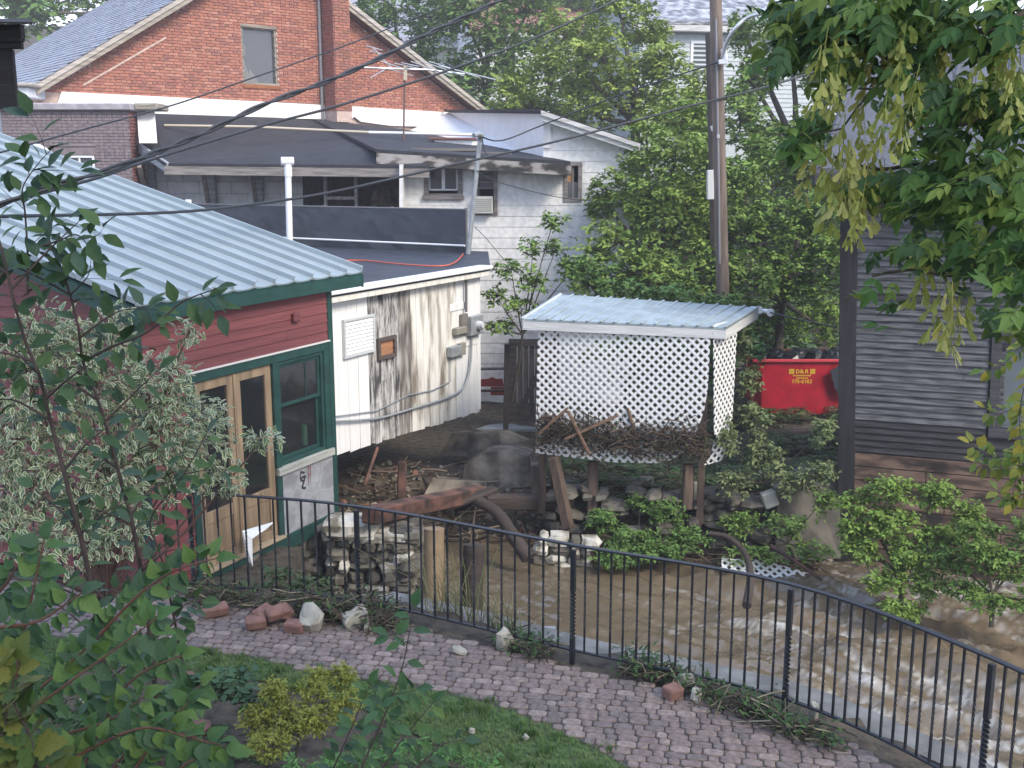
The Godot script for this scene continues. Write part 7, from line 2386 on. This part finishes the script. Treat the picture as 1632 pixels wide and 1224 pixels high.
	ground_cover("hill_growth", "undergrowth covering the hillside under the trees", "undergrowth", 26000, -14.0, 26.0, 24.5, 60.0, 0.34, [Color(0.04, 0.085, 0.03), Color(0.065, 0.12, 0.04), Color(0.09, 0.14, 0.05)], 0.7)
	ground_cover("bed_growth", "small weeds and leaf litter over the flower bed soil", "weeds", 2600, -4.0, 0.6, 4.2, 6.6, 0.035, [Color(0.04, 0.085, 0.03), Color(0.08, 0.07, 0.04), Color(0.06, 0.11, 0.045)], 0.03)

func lobed_leaf() -> ArrayMesh:
	var mb := MB.new()
	var rim := []
	for e in [[0.0, 0.0], [-0.08, 0.16], [0.0, 0.34], [0.14, 0.36], [0.2, 0.5], [0.36, 0.52], [0.42, 0.36], [0.56, 0.4], [0.62, 0.28], [0.8, 0.2], [1.0, 0.0]]:
		rim.append(Vector3(e[0], -0.12 * e[0] * e[0] + 0.05 * absf(e[1]), e[1]))
	for s in [1.0, -1.0]:
		for i in rim.size() - 1:
			mb.tri(Vector3(0.3, -0.03, 0), rim[i] * Vector3(1, 1, s), rim[i + 1] * Vector3(1, 1, s), Vector3.UP)
	return mb.mesh()

func compound_leaf(s: int) -> ArrayMesh:
	# five toothed leaflets on one stalk, length 1 along x
	var rg := RandomNumberGenerator.new()
	rg.seed = s
	var mb := MB.new()
	mb.tube([Vector3.ZERO, Vector3(0.3, 0.02, 0), Vector3(0.62, 0, 0)], [0.008, 0.006, 0.004], 4, false)
	for e in [[0.58, 0.0, 0.48], [0.5, 1.0, 0.4], [0.5, -1.0, 0.4], [0.28, 1.0, 0.36], [0.28, -1.0, 0.36]]:
		if e[0] < 0.3 and rg.randf() < 0.35:
			continue
		var d := Vector3(0.75 if e[1] != 0 else 1.0, rg.randf_range(-0.35, -0.05), e[1] * 0.75).normalized()
		var b := aim(d, (Vector3.UP + Vector3(rg.randfn(0, 0.2), 0, rg.randfn(0, 0.2))).normalized())
		var o := Vector3(e[0], 0.01, 0)
		var st := [[0.0, 0.02], [0.2, 0.7], [0.34, 0.95], [0.36, 0.86], [0.55, 0.8], [0.57, 0.66], [0.78, 0.45], [1.0, 0.01]]
		for i in st.size() - 1:
			for sd in [-1.0, 1.0]:
				var x0: float = st[i][0] * e[2]
				var x1: float = st[i + 1][0] * e[2]
				var w0: float = st[i][1] * e[2] * 0.27
				var w1: float = st[i + 1][1] * e[2] * 0.27
				mb.quad(o + b * Vector3(x0, -0.22 * x0 * x0, 0), o + b * Vector3(x1, -0.22 * x1 * x1, 0), o + b * Vector3(x1, -0.22 * x1 * x1 + w1 * 0.25, sd * w1), o + b * Vector3(x0, -0.22 * x0 * x0 + w0 * 0.25, sd * w0), b.y)
	return mb.mesh()

func key_cluster(s: int) -> ArrayMesh:
	# hanging winged seeds in pairs along a stalk, length 1 along -y
	var rg := RandomNumberGenerator.new()
	rg.seed = s
	var mb := MB.new()
	mb.tube([Vector3.ZERO, Vector3(0.03, -0.5, 0), Vector3(0, -0.85, 0.02)], [0.008, 0.006, 0.003], 4, false)
	for i in 13:
		var y := -0.1 - 0.72 * i / 12.0
		var a := rg.randf() * TAU
		var st := Vector3(cos(a), -0.5, sin(a)).normalized() * 0.1
		var o := Vector3(0, y, 0) + st
		mb.tube([Vector3(0, y, 0), o], [0.003, 0.003], 3, false)
		for w in [-1.0, 1.0]:
			var d := (Vector3(cos(a + w * 0.5), -1.7, sin(a + w * 0.5))).normalized()
			var b := aim(d, rdir_of(rg))
			var l := rg.randf_range(0.17, 0.24)
			var q := [[0.0, 0.016], [0.2, 0.03], [0.3, 0.02], [0.6, 0.045], [0.85, 0.05], [1.0, 0.02]]
			for k in q.size() - 1:
				mb.quad(o + b * Vector3(q[k][0] * l, 0, -q[k][1] * 0.5), o + b * Vector3(q[k + 1][0] * l, 0, -q[k + 1][1] * 0.5), o + b * Vector3(q[k + 1][0] * l, 0.005, q[k + 1][1]), o + b * Vector3(q[k][0] * l, 0.005, q[k][1]), b.y)
	return mb.mesh()
func rdir_of(rg: RandomNumberGenerator) -> Vector3:
	return Vector3(rg.randfn(0, 1), rg.randfn(0, 1), rg.randfn(0, 1)).normalized()

func build_box_elder() -> void:
	var t := thing("box_elder", "box elder tree whose bough hangs compound leaves and yellow seed keys", "tree", Vector3(3.4, 0, 0.9))
	var bark := mat("elder_bark", Color(0.11, 0.09, 0.075), 0.85, {"amp": 0.4, "scale": Vector3(3, 3, 3)})
	var tones := [Color(0.06, 0.135, 0.04), Color(0.085, 0.175, 0.045), Color(0.125, 0.215, 0.05), Color(0.05, 0.105, 0.045), Color(0.17, 0.245, 0.055)]
	var kinds := [compound_leaf(1), compound_leaf(2), compound_leaf(3), compound_leaf(4)]
	var keys := [key_cluster(1), key_cluster(2), key_cluster(3)]
	for b in [[[[1900, -120, 3.6], [1700, -20, 3.5], [1580, 45, 3.4], [1470, 60, 3.4], [1360, 50, 3.4], [1260, 55, 3.4]], 0.016],
			[[[1700, -20, 3.5], [1650, 120, 3.5], [1560, 190, 3.4], [1470, 205, 3.4]], 0.013],
			[[[1900, 200, 3.8], [1700, 300, 3.6], [1600, 350, 3.5], [1500, 265, 3.5], [1400, 270, 3.5], [1330, 250, 3.4]], 0.012],
			[[[1700, 300, 3.6], [1640, 420, 3.5], [1540, 440, 3.4], [1450, 430, 3.4], [1390, 440, 3.4]], 0.011],
			[[[1470, 205, 3.4], [1390, 142, 3.3], [1340, 148, 3.3]], 0.006],
			[[[1390, 142, 3.3], [1360, 180, 3.3], [1342, 205, 3.3], [1275, 216, 3.3]], 0.005],
			[[[1260, 55, 3.4], [1230, 90, 3.4], [1215, 130, 3.4]], 0.005]]:
		obj("branch", one_tube(smooth(line_px(b[0]), 0.08), b[1], b[1] * 0.4, 7), bark, t)
	obj("trunk", one_tube(smooth([Vector3(3.4, -0.3, 0.9), Vector3(3.3, 2.0, 0.7), Vector3(3.0, 4.5, 0.3), Vector3(2.6, 6.5, 0.0)], 0.3), 0.24, 0.12, 10), bark, t)
	var limbs := MB.new()
	for e in [[-3.0, 6.8, -1.0], [-1.0, 7.6, -4.5], [1.5, 7.2, -5.8], [4.5, 7.0, -5.0], [6.5, 6.6, -1.5], [0.5, 7.6, 2.5], [5.0, 7.5, 3.0], [3.0, 8.5, -2.0]]:
		var tip := Vector3(e[0], e[1], e[2])
		limbs.tube(smooth([Vector3(3.1, 4.2, 0.35), Vector3(3.0, 5.4, 0.2).lerp(tip, 0.45) + Vector3(0, 0.4, 0), tip], 0.4), [0.09, 0.07, 0.055, 0.045, 0.04, 0.03], 6)
	limbs.tube(smooth([Vector3(3.2, 3.6, 0.5), Vector3(2.9, 4.6, -1.4), D(1900, -120, 3.6)], 0.3), [0.06, 0.045, 0.03, 0.02], 6)
	obj("limbs", limbs, bark, t)
	var cx := []
	var cc := []
	for i in 1500:
		var a := rng.randf() * TAU
		var q := sqrt(rng.randf())
		var pos := Vector3(1.6 + cos(a) * q * 6.4, 0, -1.0 + sin(a) * q * 5.6)
		pos.y = 6.6 + rng.randf_range(-0.5, 2.6) * (1.0 - q * 0.6) + maxf(0.0, -pos.z - 3.5) * 0.25
		cx.append(Transform3D(Basis(rdir(), rng.randf_range(0, 0.7)).scaled(Vector3.ONE * rng.randf_range(0.8, 1.4)), pos))
		cc.append(jig(tones[rng.randi_range(0, 4)], 0.2))
	many("crown", spray_mesh(9, 0.2, 0.45, 8), mat("leaf", Color.WHITE), cx, cc, t)
	var n := 0
	var more := []
	var more_c := []
	for e in [[1260, 30, 40, 30, 22], [1250, 90, 35, 30, 15], [1320, 30, 60, 35, 26], [1410, 40, 60, 45, 26], [1500, 40, 70, 45, 30], [1590, 60, 60, 60, 30], [1330, 100, 30, 25, 9], [1600, 190, 50, 60, 26], [1530, 170, 55, 45, 22], [1490, 240, 40, 40, 12], [1570, 280, 60, 50, 28], [1620, 330, 40, 60, 18], [1520, 340, 60, 40, 20], [1560, 420, 70, 40, 26], [1620, 450, 40, 60, 16], [1450, 410, 45, 30, 12], [1280, 210, 28, 22, 8], [1260, 240, 25, 20, 6], [1400, 300, 50, 25, 10], [1470, 160, 40, 30, 8], [1390, 480, 30, 25, 3], [1330, 500, 12, 10, 0], [1350, 60, 70, 60, 20], [1600, 520, 40, 30, 6], [1500, 300, 60, 50, 16], [1440, 330, 40, 30, 8], [1600, 400, 40, 40, 12], [1380, 20, 70, 40, 14], [1450, 110, 60, 50, 12]]:
		for k in int(e[4] * 2.2):
			var z := 3.4 + rng.randfn(0, 0.16)
			var p := D(e[0] + rng.randfn(0, 0.55) * e[2], e[1] + rng.randfn(0, 0.55) * e[3], z)
			var dir := Vector3(-0.5 + rng.randfn(0, 0.6), -0.35 + rng.randfn(0, 0.3), rng.randfn(0, 0.5)).normalized()
			var tone: Color = tones[rng.randi_range(0, 4)]
			var m := mat("leaf_%s" % tone.to_html(false), tone, 0.65, {"spec": 0.35, "amp": 0.22, "noise": 1, "world": false, "back": Color(tone.r * 1.2, tone.g * 1.2, tone.b * 0.4)})
			var x := Transform3D(aim(dir, (Vector3(0, 1, 0.45) + rdir() * 0.5).normalized()).scaled(Vector3.ONE * rng.randf_range(0.15, 0.23)), p - dir * 0.1)
			x.basis = x.basis.scaled(Vector3.ONE * 0.68)
			if n % 3 == 0 and n < 900:
				piece("leaf", kinds[rng.randi_range(0, 3)], m, x, t)
			else:
				more.append(x)
				more_c.append(jig(tone, 0.15))
			n += 1
	many("leaves", kinds[0], mat("leaf", Color.WHITE), more, more_c, t)
	var ky := [Color(0.25, 0.29, 0.07), Color(0.31, 0.34, 0.09), Color(0.21, 0.26, 0.06), Color(0.34, 0.33, 0.1)]
	for e in [[1345, 20], [1320, 40], [1450, 20], [1490, 50], [1510, 20], [1430, 50], [1400, 70], [1420, 120], [1445, 140], [1605, 60], [1620, 110], [1570, 130], [1340, 170], [1310, 205], [1325, 245], [1390, 240], [1365, 215], [1415, 250], [1480, 380], [1500, 430], [1530, 480], [1540, 430], [1350, 90], [1385, 40], [1330, 110], [1590, 100], [1300, 230], [1380, 280], [1345, 280], [1370, 150], [1460, 100], [1600, 20], [1625, 40], [1550, 90], [1405, 200], [1485, 20], [1360, 240], [1335, 215], [1515, 450], [1490, 400]]:
		var tone: Color = ky[rng.randi_range(0, 3)]
		var m := mat("key_%s" % tone.to_html(false), tone, 0.6, {"back": Color(0.2, 0.22, 0.04)})
		var z := 3.3 + rng.randfn(0, 0.14)
		piece("seed_cluster", keys[rng.randi_range(0, 2)], m, Transform3D((Basis(Vector3.UP, rng.randf() * TAU) * Basis(Vector3.BACK, rng.randfn(0, 0.12))).scaled(Vector3.ONE * rng.randf_range(0.17, 0.25)), D(e[0] + rng.randfn(0, 5), e[1] + rng.randfn(0, 5), z)), t)
	# yellowing twigs of a neighbouring shrub in front of the weathered wall
	var p := Plant.new()
	p.node = thing("yellowing_shrub", "yellow green drooping twigs in front of the weathered house window", "shrub", D(1720, 1000, 5.0))
	var small := leaf_mesh(0.7, 0.15, 0.25)
	var yg := [Color(0.13, 0.21, 0.05), Color(0.19, 0.26, 0.06), Color(0.25, 0.28, 0.06), Color(0.36, 0.33, 0.06)]
	for st in [[[1720, 500, 5.0], [1640, 540, 5.0], [1600, 580, 5.0], [1565, 590, 5.0]], [[1720, 600, 5.0], [1640, 640, 5.0], [1590, 660, 5.0], [1570, 650, 5.0]], [[1720, 680, 5.0], [1640, 710, 5.0], [1590, 730, 5.0], [1545, 705, 5.0]], [[1700, 620, 5.0], [1640, 690, 5.0], [1620, 760, 5.0], [1612, 800, 5.0]], [[1720, 720, 5.1], [1640, 740, 5.1], [1580, 745, 5.1], [1555, 735, 5.1]], [[1720, 800, 5.0], [1650, 780, 5.0], [1610, 800, 5.0], [1590, 780, 5.0]], [[1680, 560, 4.9], [1640, 600, 4.9], [1625, 660, 4.9], [1630, 720, 4.9]]]:
		leafy_stem(p, line_px(st), 0.004, small, yg, 0.062, 0.03, bark, 0.1, 0.8)
	# small yellow leaved sprig against the roof
	for st in [[[1480, 160, 5.0], [1440, 200, 5.0], [1420, 205, 5.0]], [[1520, 200, 5.0], [1470, 225, 5.0], [1450, 215, 5.0]]]:
		leafy_stem(p, line_px(st), 0.003, small, yg, 0.055, 0.03, bark, 0.1, 0.8)
	finish(p, small)

func _ready() -> void:
	rng.seed = 20110828
	build_air()
	build_ground()
	build_path()
	build_railing()
	build_red_house()
	build_white_shed()
	build_brick_building()
	build_painted_annex()
	build_white_building()
	build_lattice_shed()
	build_dark_house()
	build_dumpster()
	build_poles()
	build_far_houses()
	build_banks()
	build_rubble()
	build_trees()
	build_near_plants()
	build_box_elder()
